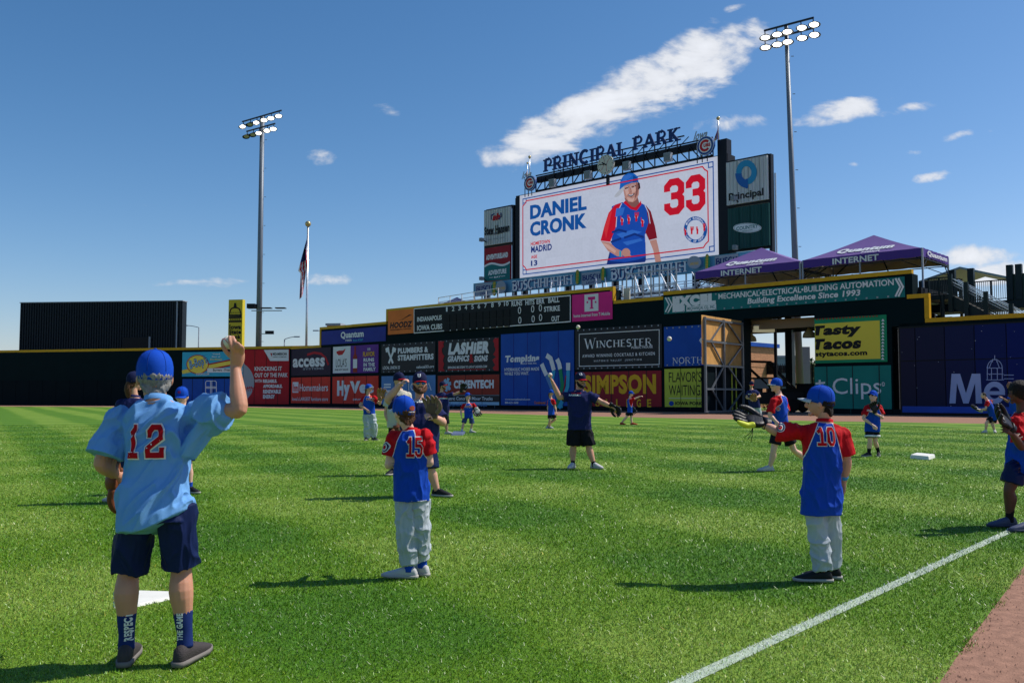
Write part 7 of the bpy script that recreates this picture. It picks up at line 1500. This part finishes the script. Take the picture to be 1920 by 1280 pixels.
# --- boy 15
P = Person('boy in blue and red number 15 jersey, grey trousers and backlit blue cap', YF(1080), 0,
  dict(head=(757, 773, 0), neck=(769, 806, 0), lsh=(739, 822, .02), rsh=(799, 818, -.02), lel=(728, 872, .02), lwr=(737, 868, .22), rel=(806, 868, .0), rwr=(796, 850, .22),
       lhip=(757, 925, 0), rhip=(786, 923, 0), lkn=(761, 990, -.02), rkn=(788, 986, .02), lan=(767, 1064, 0), ran=(792, 1056, .1)), (-.22, 1), (-.62, .78, .0), k=.80, skin=SKL)
P.head(1.18, H_brown, 'short', C_capb, C_capw, cap_up=.05); P.body(hcurl=.8, arm=.95)
P.shirt(None, (.160, .148, .158, .172, .115, .105, .115), hem=-.12, sl=(.66, .66), slr=(.066, .088), amp=0.020, freq=7, seed=4.4, raglan=True, name='jersey', axis=(.2, 0, 1), collar=C_redc)
P.lower('trousers', C_greyp, rt=.105, rb=.092, amp=0.023, freq=7.5, long_=True, bottom=.90, taper=.92, dims=(.165, .125)); P.socks(C_blue, .22, .05, .045); P.shoes(M_shoe_l, M_sole, [(-1, .15), (-.75, .6)], .30, M_shoe_d)
def number(P, s_, cxs, cy, w, h, t0=.25, out=None):
    for ch, cx in zip(s_, cxs):
        for t, mm, e in ((t0, C_white, .006), (t0 - .09, C_redc, .010)): P.decal(P.shirt_o, digit_mesh(ch, t=t, gap=0), cx, cy, w * (1 if t == t0 else .88), h * (1 if t == t0 else .93), mm, eps=e, name='numeral', out=out)
number(P, '15', (769, 785), 838, .066, .165)
def patch(P, obj, cx, cy, r, out, c1=C_white, c2=C_navy, c3=C_redc):
    dv = lambda q: ([(math.cos(6.2832 * i / 20), math.sin(6.2832 * i / 20), 0) for i in range(20)], [tuple(range(20))])
    for q, mm, e in ((1, c1, .004), (.82, c2, .007), (.6, c1, .010), (.4, c3, .013)): P.decal(obj, dv(1), cx, cy, 2 * r * q, 2 * r * q, mm, eps=e, name='sleeve_patch', out=out)
patch(P, P.shirt_o, 724, 838, .042, Vector((-.8, -.6, 0)))
P.decal(P.capo, ([(math.cos(6.2832 * i / 20), math.sin(6.2832 * i / 20), 0) for i in range(20)], [tuple(range(20))]), 773, 765, .055, .038, mat('patch_rust', (150, 70, 44), .8), out=Vector((.45, -.9, 0)).normalized(), name='cap_patch')
P.decal(P.capo, text_mesh('CAMP DEAF', .05), 772, 772, .06, .008, C_white, out=Vector((.45, -.9, 0)).normalized())
# --- boy 10
P = Person('boy in blue and red number 10 jersey reaching out a yellow and black glove', YF(1086), 0,
  dict(head=(1539, 755, 0), neck=(1546, 790, 0), lsh=(1512, 810, .03), rsh=(1578, 816, -.03), lel=(1458, 810, .05), lwr=(1428, 793, .10), rel=(1588, 865, -.02), rwr=(1581, 905, .08),
       lhip=(1525, 935, 0), rhip=(1554, 935, 0), lkn=(1535, 1005, -.02), rkn=(1558, 1000, .05), lan=(1543, 1070, -.02), ran=(1560, 1061, .10)), (-.15, 1), (-.86, .5, .03), k=.84, skin=(204, 150, 128))
P.head(1.16, H_dark, 'short', C_capb, C_capw, cap_up=.08); P.body(arm=1.05, hands=('r',))
P.shirt(None, (.165, .155, .165, .178, .12, .115, .12), hem=-.20, sl=(1.02, .76), slr=(.070, .088), amp=0.020, freq=6.5, seed=7.1, raglan=True, name='jersey', axis=(-.25, 0, 1), collar=C_redc)
P.lower('trousers', C_greyp, rt=.100, rb=.088, amp=0.019, freq=7, long_=True, bottom=.98, dims=(.155, .12), seed=3); P.shoes(M_shoe_b, M_sole, [(-1, .12), (-.9, .3)], .29, M_shoe_d)
number(P, '10', (1540, 1558), 818, .072, .150); patch(P, P.shirt_o, 1463, 801, .036, Vector((-.35, -.95, 0)).normalized())
wb = Solid(); a_, b2 = P.J['rel'], P.J['rwr']; wb.tube([a_.lerp(b2, .62), a_.lerp(b2, .80)], [.037 * .84, .034 * .84], 14, 2, cap=False); P.raw('wristband', wb, mat('band_blue', (60, 150, 220), .5))
M_gb, M_gy = mat('leather_black', (28, 28, 32), .42, bump=.3, bscale=60), mat('leather_yellow', (206, 214, 60), .5, bump=.2, bscale=60)
g = P.glove(at(1415, 789, P.Y + .12), (-1, .05, .10), (.1, -.45, .85), .265, M_gb, M_gy, 1, open_=-.4, alt=(M_gy, M_gb, M_gb, M_gb))
st_ = Solid()
for dx, dy in ((-10, 24), (-14, 18), (-4, 28)): st_.tube([at(1412, 800, P.Y + .1), at(1412 + dx * .4, 800 + dy * .6, P.Y + .09), at(1412 + dx, 800 + dy, P.Y + .1)], [.0025] * 3, 5, 3)
P.raw('glove_laces', st_, M_gb)
# --- big man in navy shirt
P = Person('big bearded man in navy shirt and mirrored sunglasses raising his hand to his cap', YF(929), 0,
  dict(head=(787, 718, 0), neck=(786, 748, 0), lsh=(756, 764, 0), rsh=(817, 770, 0), lel=(727, 749, -.05), lwr=(751, 720, -.12), rel=(831, 792, -.06), rwr=(811, 780, -.26),
       lhip=(775, 838, 0), rhip=(800, 838, 0), lkn=(768, 882, -.03), rkn=(807, 880, -.05), lan=(764, 925, 0), ran=(820, 921, -.02)), (.12, -1), (.22, -1, .03), k=1.06, skin=(214, 160, 136))
P.head(1.08, H_brown, 'short', C_capn, C_capr, glasses=M_mirror, beard=H_brown); P.body(arm=1.28, leg=1.12, hcurl=.7)
P.shirt(C_navy, (.235, .245, .235, .215, .17, .19, .155), hem=-.10, sl=(.78, .70), slr=(.09, .112), amp=0.016, freq=7, seed=1.3, belly=.03, name='t_shirt')
P.lower('shorts', C_navy2, fr_=.98, rt=.13, rb=.12, dims=(.21, .16)); P.socks(C_black, .12, .045, .04); P.shoes(M_shoe_b, M_sole, [(-.4, -1), (.85, -.5)], .27, C_white)
P.glove(at(810, 766, P.Y - .30), (-.1, -.1, 1), (-.25, -1, .1), .30, mat('leather_worn', (98, 76, 66), .55, bump=.5, bscale=50), mat('leather_worn2', (128, 104, 92), .55, bump=.5, bscale=50), 1)
o3 = P.f; P.decal(P.shirt_o, text_mesh('BASEBALL', .06), 789, 751.5, .24, .045, C_white, out=o3, shear=.2, depth=-.2); P.decal(P.shirt_o, text_mesh('USA DEAF', .07), 794, 745, .18, .05, C_redc, out=o3, shear=.2, depth=-.2)
P.decal(P.capo, text_mesh('U', .08), 786, 704, .045, .05, C_white, out=o3, depth=-.1)
# --- man behind in light grey
P = Person('man in stone-coloured shirt and navy cap standing behind the big bearded man', YF(889), 0,
  dict(head=(748, 713, 0), neck=(747, 731, 0), lsh=(731, 742, 0), rsh=(764, 742, 0), lel=(724, 775, 0), lwr=(735, 802, -.12), rel=(768, 772, 0), rwr=(756, 795, -.15),
       lhip=(740, 795, 0), rhip=(755, 795, 0), lkn=(739, 838, -.02), rkn=(757, 838, -.02), lan=(737, 879, 0), ran=(759, 879, 0)), (.15, -1), (.75, -.65, .05), k=1.04, skin=SKN)
P.head(1.02, None, 'short', C_capn, C_capr, glasses=M_glass); P.body(arm=1.05)
P.shirt(C_tan, (.185, .185, .195, .195, .125, .13, .125), hem=-.10, slr=(.068, .09), seed=5.3, name='t_shirt', collar=C_tan); P.lower('shorts', C_black, fr_=.95, rt=.105, rb=.105); P.shoes(M_shoe_b, M_sole, [(-.3, -1), (.3, -1)], .29)
P.glove(at(745, 812, P.Y - .2), (.1, -.2, -1), (.3, -1, 0), .30, mat('leather_brown', (112, 62, 36), .5), None, 1)
# --- player in grey trousers
P = Person('player in blue and red jersey and baggy grey trousers holding up a brown glove', YF(825), 0,
  dict(head=(691, 728, 0), neck=(690, 741, 0), lsh=(682, 746, .05), rsh=(702, 745, -.05), lel=(675, 760, -.08), lwr=(688, 768, -.24), rel=(712, 757, -.1), rwr=(714, 748, -.2),
       lhip=(688, 776, 0), rhip=(697, 776, 0), lkn=(689, 799, -.05), rkn=(701, 799, .02), lan=(688, 821, 0), ran=(700, 820, .1)), (.45, -1), (1, -.35, .12), k=1.0, skin=SKN)
P.head(1.02, H_brown, 'long', C_capb, C_capw, cap_up=.1); P.body()
P.shirt(None, (.175, .165, .175, .180, .115, .11, .115), hem=-.02, seed=3.3, raglan=True, name='jersey'); P.lower('trousers', C_greyp, rt=.12, rb=.105, amp=0.031, long_=True, bottom=.97); P.shoes(M_shoe_b, M_sole, [(-.1, -1), (.7, -.8)], .29)
def deaf_print(P, cx, cy, w, h, out, depth=-.3):
    for i, (q, hh) in enumerate(((-.36, .7), (-.12, .75), (.12, 1.0), (.36, .6))):
        for r, mm, e in ((1, C_white, .008), (.7, C_redc, .012)): P.decal(P.shirt_o, ([(math.cos(6.2832 * i_ / 12), math.sin(6.2832 * i_ / 12), 0) for i_ in range(12)], [tuple(range(12))]), cx + q * w, cy, w * .2 * r * P.Y / FPX, h * hh * r * P.Y / FPX, mm, eps=e, name='hand_emblem', out=out, depth=depth)
deaf_print(P, 694, 748, 16, 7, P.f)
P.glove(at(714, 741, P.Y - .25), (.15, 0, 1), (.4, -1, 0), .36, mat('leather_tan', (150, 108, 66), .5), None, 1)
# --- man with outstretched glove
P = Person('stout man in navy shirt and black shorts stretching a glove toward the right', YF(814), 0,
  dict(head=(830, 723, 0), neck=(828, 735, 0), lsh=(818, 743, .12), rsh=(840, 742, -.12), lel=(813, 760, .15), lwr=(818, 772, 0), rel=(854, 738, -.2), rwr=(865, 733, -.25),
       lhip=(824, 776, 0), rhip=(835, 776, 0), lkn=(822, 795, 0), rkn=(837, 795, 0), lan=(822, 811, 0), ran=(838, 809, .1)), (.6, -.8), (.95, -.3, .1), k=1.04, skin=SKN)
P.head(1.1, H_brown, 'short', C_capn, C_capr, glasses=M_glass, beard=H_brown); P.body(arm=1.1, leg=1.05)
P.shirt(C_navy, (.215, .225, .215, .200, .17, .20, .15), hem=-.10, sl=(.8, .72), slr=(.08, .10), belly=.06, seed=9.2, name='t_shirt'); P.lower('shorts', C_black, fr_=.98, rt=.12, rb=.115, dims=(.19, .15)); P.shoes(M_shoe_l, M_sole, [(-.2, -1), (1, -.3)], .31)
P.decal(P.shirt_o, text_mesh('BASEBALL', .06), 832, 746.5, .28, .05, C_white, out=P.f, depth=-.3); P.decal(P.shirt_o, text_mesh('USA DEAF', .07), 831, 744, .22, .04, C_redc, out=P.f, depth=-.3)
P.glove(at(867, 728, P.Y - .3), (.3, -.1, 1), (.6, -.8, .1), .32, M_gb, None, 1)
# --- small boy
P = Person('small boy in denim shorts and white socks with a pale glove', YF(811), 0,
  dict(head=(877, 743, 0), neck=(878, 755, 0), lsh=(869, 759, 0), rsh=(888, 758, 0), lel=(864, 771, 0), lwr=(865, 780, -.1), rel=(893, 766, 0), rwr=(894, 772, -.15),
       lhip=(873, 781, 0), rhip=(884, 781, 0), lkn=(869, 794, -.05), rkn=(885, 795, 0), lan=(866, 808, 0), ran=(883, 806, .1)), (.3, -1), (.75, -.7, .25), k=.86, skin=SKL)
P.head(1.25, H_brown, 'short', C_capb, C_capb, cap_up=.15); P.body()
P.shirt(None, (.18, .17, .178, .182, .12, .115, .12), hem=-.12, seed=6.3, raglan=True, name='jersey'); P.lower('shorts', C_denim, fr_=.9, rt=.11, rb=.12); P.socks(C_white, .3, .05, .045); P.shoes(M_shoe_l, M_sole, [(-.2, -1), (.9, -.5)], .29)
deaf_print(P, 879, 762, 15, 6, P.f); P.glove(at(895, 771, P.Y - .2), (.3, -.2, -.9), (.2, -1, .2), .34, mat('leather_pale', (190, 188, 180), .5), M_gb, 1)
# --- centre thrower
P = Person('bearded man in navy shirt and black shorts throwing, glove arm stretched out', YF(877), 0,
  dict(head=(1088, 712, 0), neck=(1086, 731, 0), lsh=(1068, 742, .05), rsh=(1107, 742, -.05), lel=(1049, 745, -.02), lwr=(1035, 714, -.05), rel=(1129, 754, -.1), rwr=(1147, 762, -.18),
       lhip=(1078, 798, 0), rhip=(1096, 798, 0), lkn=(1075, 838, 0), rkn=(1104, 838, -.02), lan=(1074, 869, 0), ran=(1114, 871, -.05)), (.2, -1), (.5, -.85, -.12), k=1.08, skin=(204, 150, 124))
P.head(1.02, H_dark, 'short', C_capn, C_capr, glasses=M_glass, beard=H_dark); P.body(arm=1.15, leg=1.05, hcurl=.8)
P.shirt(C_navy, (.195, .190, .200, .195, .13, .135, .130), hem=-.12, sl=(.70, .62), slr=(.074, .10), amp=0.019, freq=7.5, seed=8.4, name='t_shirt', axis=(.3, 0, 1), collar=C_navy)
P.lower('shorts', C_black, fr_=.92, rt=.125, rb=.128, amp=0.017, dims=(.185, .14)); P.socks(C_black, .42, .050, .040); P.shoes(M_shoe_l, M_sole, [(-.35, -.9), (.6, -.85)], .27, C_white)
P.decal(P.shirt_o, text_mesh('BASEBALL', .06), 1078, 740.5, .20, .035, C_white, out=P.f, shear=.2, depth=-.2); P.decal(P.shirt_o, text_mesh('USA DEAF', .07), 1081, 737, .16, .025, C_redc, out=P.f, shear=.2, depth=-.2); P.decal(P.capo, text_mesh('U', .08), 1089, 701.5, .045, .045, C_white, out=P.hf, depth=-.1)
P.glove(at(1152, 765, P.Y - .2), (.75, -.2, -.55), (-.3, -.6, -.7), .27, M_gb, None, 1); ball(at(1031.5, 703, P.Y - .06), 'baseball in the raised hand of the bearded thrower', .045)
# --- far walkers
P = Person('slim player walking in front of the tall hose banner, cap brim to the right', YF(803), 0,
  dict(head=(1033, 736, 0), neck=(1033, 747, 0), lsh=(1029, 752, .12), rsh=(1038, 751, -.12), lel=(1027, 765, .12), lwr=(1029, 774, 0), rel=(1041, 763, -.12), rwr=(1043, 772, -.2),
       lhip=(1031, 774, 0), rhip=(1036, 774, 0), lkn=(1031, 788, -.1), rkn=(1041, 786, .05), lan=(1031, 802, 0), ran=(1027, 797, .1)), (.85, -.5), None, k=.98, skin=SKN)
P.head(1.0, H_brown, 'long', C_capb, C_capb); P.body(); P.shirt(None, (.165, .155, .165, .17, .11, .105, .11), seed=2, raglan=True, name='jersey'); P.lower('shorts', C_black, fr_=.75, rt=.10, rb=.105); P.shoes(M_shoe_l, M_sole, [(.6, -.8), (-.2, -.6)], .28)
P = Person('player in red shoes striding past the maroon college banner, arm out', YF(796), 0,
  dict(head=(1183, 738, 0), neck=(1181, 747, 0), lsh=(1178, 751, .12), rsh=(1184, 750, -.12), lel=(1180, 762, .15), lwr=(1187, 767, .1), rel=(1193, 746, -.15), rwr=(1200, 743, -.2),
       lhip=(1179, 770, 0), rhip=(1183, 770, 0), lkn=(1174, 783, 0), rkn=(1184, 783, 0), lan=(1165, 793, .1), ran=(1185, 795, 0)), (1, -.25), None, k=1.0, skin=SKL)
P.head(1.05, H_brown, 'short', C_capb, C_capb); P.body(); P.shirt(None, (.165, .155, .165, .17, .11, .105, .11), seed=3, raglan=True, name='jersey', hem=-.15); P.lower('shorts', C_black, fr_=.5, rt=.10, rb=.105); P.shoes(M_shoe_r, M_shoe_r, [(.5, -.5), (1, -.3)], .30); P.glove(at(1188, 768, P.Y), (.3, -.2, -1), (0, -1, 0), .34, M_gb, None, 1)
# --- man at the gate
P = Person('man in navy shirt and pale grey shorts holding a brown glove by the gate', 40, 0,
  dict(head=(1409, 721, 0), neck=(1409, 730, 0), lsh=(1403, 735, 0), rsh=(1417, 734, 0), lel=(1400, 745, 0), lwr=(1408, 748, -.25), rel=(1425, 743, -.1), rwr=(1417, 745, -.3),
       lhip=(1410, 760, 0), rhip=(1420, 760, 0), lkn=(1409, 778, 0), rkn=(1423, 778, 0), lan=(1409, 796, 0), ran=(1425, 796, 0)), (-.05, -1), (0, -1, -.2), k=1.12, skin=SKN)
P.head(1.0, H_brown, 'short', C_capn, C_capr); P.body(arm=1.1); P.shirt(C_navy, (.20, .195, .20, .195, .13, .13, .13), seed=4, slr=(.07, .10), name='t_shirt'); P.lower('shorts', C_lgrey, fr_=.9, rt=.12, rb=.125); P.shoes(M_shoe_l, M_sole, [(-.2, -1), (.3, -1)], .29)
P.decal(P.shirt_o, text_mesh('BASEBALL', .06), 1410, 738.5, .32, .05, C_white, out=P.f, depth=-.3); P.glove(at(1413, 746, 40 - .38), (-.6, -.2, .5), (0, -1, .1), .36, mat('leather_tan', (150, 108, 66), .5), None, 1)
# --- running boy
P = Person('boy in blue cap with white brim running behind the number 10 boy', YF(882), 0,
  dict(head=(1456, 723, 0), neck=(1461, 740, 0), lsh=(1450, 752, -.16), rsh=(1470, 750, .10), lel=(1443, 778, -.2), lwr=(1455, 790, -.28), rel=(1474, 776, .1), rwr=(1464, 792, -.1),
       lhip=(1458, 806, -.08), rhip=(1470, 805, .06), lkn=(1450, 846, -.1), rkn=(1490, 845, .1), lan=(1443, 876, -.05), ran=(1518, 868, .3)), (-.85, -.35), (-.95, -.2, .05), k=1.0, skin=SKL)
P.head(1.06, H_dark, 'short', C_capb, C_capw); P.body(); P.shirt(None, (.18, .17, .18, .185, .12, .115, .12), hem=-.12, sl=(.8, .8), slr=(.066, .088), seed=5, raglan=True, name='jersey', amp=0.019); P.lower('shorts', C_black, fr_=.62, rt=.11, rb=.12); P.shoes(M_shoe_l, M_sole, [(-1, -.3), (-.6, -.5)], .29)
patch(P, P.shirt_o, 1459, 766, .042, Vector((-.3, -.95, 0)).normalized())
# --- hugging boy
P = Person('boy in black and white shorts and dark socks hugging a black glove to his chest', YF(855), 0,
  dict(head=(1637, 743, 0), neck=(1637, 757, 0), lsh=(1625, 764, 0), rsh=(1650, 763, 0), lel=(1619, 784, -.08), lwr=(1637, 797, -.22), rel=(1655, 783, -.08), rwr=(1634, 770, -.22),
       lhip=(1630, 803, 0), rhip=(1641, 803, 0), lkn=(1631, 829, -.04), rkn=(1641, 828, 0), lan=(1629, 850, 0), ran=(1647, 846, .1)), (-.2, -1), (-.75, -.6, .35), k=.90, skin=SKL)
P.head(1.15, H_brown, 'short', C_capb, C_capb, glasses=M_glass); P.body(); P.shirt(None, (.18, .17, .178, .182, .12, .115, .12), hem=-.14, sl=(.7, .7), slr=(.066, .09), seed=6, raglan=True, name='jersey', amp=0.017); P.lower('shorts', C_black, fr_=.66, rt=.11, rb=.12); P.socks(C_black, .48, .05, .042); P.shoes(M_shoe_b, M_sole, [(-.9, -.5), (-.3, -.8)], .30)
hb = Solid()
for a in 'lr': q0, q1 = P.J[a + 'hip'], P.J[a + 'kn']; hb.tube([q0.lerp(q1, .48), q0.lerp(q1, .62)], [.113, .115], 16, 2, cap=False)
P.raw('shorts_band', hb, C_white); P.glove(at(1639, 765, P.Y - .22), (-.3, -.1, 1), (.2, -1, .1), .26, M_gb, M_gb, 1)
wb = Solid(); wb.tube([P.J['rel'].lerp(P.J['rwr'], .72), P.J['rel'].lerp(P.J['rwr'], .84)], [.034, .032], 12, 2, cap=False); P.raw('wristband', wb, mat('band_blue', (60, 150, 220), .5))
# --- bent boy 50
P = Person('dark-haired boy in number 50 jersey bending forward with an open white glove', YF(811), 0,
  dict(head=(1844, 741, 0), neck=(1851, 750, 0), lsh=(1851, 754, -.18), rsh=(1859, 752, .18), lel=(1848, 766, -.2), lwr=(1840, 767, -.2), rel=(1850, 768, .1), rwr=(1841, 768, .0),
       lhip=(1860, 783, -.08), rhip=(1866, 783, .1), lkn=(1849, 793, -.1), rkn=(1860, 795, .1), lan=(1848, 808, -.05), ran=(1865, 808, .1)), (-1, .25), (-.95, .1, -.35), k=.96, skin=SKL)
P.head(1.0, H_dark, 'short'); P.body(); P.shirt(None, (.175, .165, .175, .18, .12, .115, .12), hem=-.14, seed=7, raglan=True, name='jersey'); P.lower('shorts', C_black, fr_=.5, rt=.11, rb=.12); P.socks(C_white, .2, .05, .045); P.shoes(M_shoe_l, M_sole, [(-.8, -.5), (-.3, -.8)], .31)
number(P, '50', (1859, 1864), 753, .10, .17, t0=.24, out=Vector((.15, -1, .15)).normalized()); P.glove(at(1833, 767, P.Y - .1), (-.9, -.2, .2), (.1, -.3, .9), .40, mat('leather_pale', (190, 188, 180), .5), M_gb, 1)
# --- figure cut by the right edge
P = Person('dark-skinned youth with curly black hair walking in at the right edge, glove held out', YF(985), 0,
  dict(head=(1910, 738, 0), neck=(1917, 772, 0), lsh=(1903, 792, -.16), rsh=(1935, 790, .12), lel=(1916, 838, -.22), lwr=(1897, 812, -.34), rel=(1935, 838, .05), rwr=(1912, 815, -.2),
       lhip=(1908, 868, -.06), rhip=(1932, 868, .08), lkn=(1892, 920, -.06), rkn=(1940, 922, .05), lan=(1893, 972, -.02), ran=(1932, 990, -.35)), (-.9, -.3), (-.97, -.1, 0), k=.98, skin=SKD)
P.head(1.02, H_dark, 'afro'); P.body(arm=1.05, leg=1.05)
P.shirt(None, (.19, .18, .19, .19, .13, .125, .13), hem=-.20, sl=(.75, .75), slr=(.07, .10), seed=8, raglan=True, name='jersey', amp=0.019); P.lower('shorts', C_navy2, fr_=.72, rt=.115, rb=.122); P.socks(C_black, .42, .05, .042); P.shoes(mat('clog_blue', (70, 78, 104), .6), mat('clog_sole', (58, 64, 88), .7), [(-1, -.1), (-1, -.2)], .29)
P.glove(at(1885, 790, P.Y - .35), (-.75, -.2, .55), (.3, -.6, .7), .29, M_gb, M_gb, 1)
P = Person('player in blue jersey half hidden behind the youth at the right edge', YF(812), 0,
  dict(head=(1893, 722, 0), neck=(1897, 736, 0), lsh=(1894, 742, -.18), rsh=(1904, 741, .18), lel=(1890, 753, -.25), lwr=(1880, 746, -.3), rel=(1907, 755, .15), rwr=(1906, 766, .1),
       lhip=(1899, 772, -.05), rhip=(1904, 772, .08), lkn=(1898, 790, 0), rkn=(1906, 790, 0), lan=(1898, 808, 0), ran=(1906, 808, 0)), (-1, -.1), None, k=1.02, skin=(150, 100, 78))
P.head(1.05, H_dark, 'short'); P.body(); P.shirt(C_blue, (.175, .165, .175, .18, .12, .115, .12), seed=9, name='jersey', hem=-.12); P.lower('shorts', C_navy2, fr_=.6, rt=.11, rb=.12); P.shoes(M_shoe_l, M_sole, [(-1, -.2), (-1, -.2)], .29)
# --- two behind the older man
P = Person('long-haired helper in navy cap and shirt half hidden behind the older man', YF(940), 0,
  dict(head=(252, 716, 0), neck=(252, 744, 0), lsh=(226, 757, 0), rsh=(272, 757, 0), lel=(219, 800, .05), lwr=(228, 838, -.1), rel=(280, 800, 0), rwr=(278, 840, -.1),
       lhip=(236, 842, 0), rhip=(260, 842, 0), lkn=(234, 890, 0), rkn=(262, 888, 0), lan=(224, 934, 0), ran=(266, 932, 0)), (.35, .9), (.55, .8, 0), k=1.0, skin=SKN)
P.head(1.02, H_brown, 'long', C_capn, C_capn); P.body(); P.shirt(C_navy, (.175, .165, .18, .185, .12, .115, .12), seed=10, name='t_shirt', collar=C_navy); P.lower('shorts', C_navy2, fr_=.7, rt=.105, rb=.11); P.socks(C_blue, .15, .045, .04); P.shoes(M_shoe_l, M_sole, [(-.9, .2), (.4, .9)], .28)
P = Person('child in blue cap facing the camera behind the older man\'s raised arm', YF(923), 0,
  dict(head=(341, 743, 0), neck=(341, 764, 0), lsh=(324, 774, 0), rsh=(358, 774, 0), lel=(316, 806, 0), lwr=(318, 834, -.15), rel=(364, 802, -.05), rwr=(369, 822, -.2),
       lhip=(332, 838, 0), rhip=(351, 838, 0), lkn=(329, 878, 0), rkn=(354, 876, -.03), lan=(327, 915, 0), ran=(356, 914, 0)), (.15, -1), (.1, -1, -.1), k=.90, skin=SKL)
P.head(1.15, H_brown, 'short', C_capb, C_capb, cap_up=-.1); P.body(); P.shirt(C_white, (.17, .16, .172, .178, .12, .115, .12), seed=11, name='jersey', collar=C_white); P.lower('shorts', C_navy2, fr_=.7, rt=.105, rb=.11); P.socks(C_blue, .28, .048, .043); P.shoes(M_shoe_b, M_sole, [(-.4, -1), (.85, -.6)], .29, C_white)
P.decal(P.capo, text_mesh('C', .08), 336, 735, .04, .035, C_redc, out=P.f, depth=-.1)
P.glove(at(371, 818, P.Y - .25), (.3, -.1, -1), (.2, -1, 0), .26, mat('leather_gold', (190, 150, 60), .5), None, 1)
bpy.data.scenes.remove(TMP)
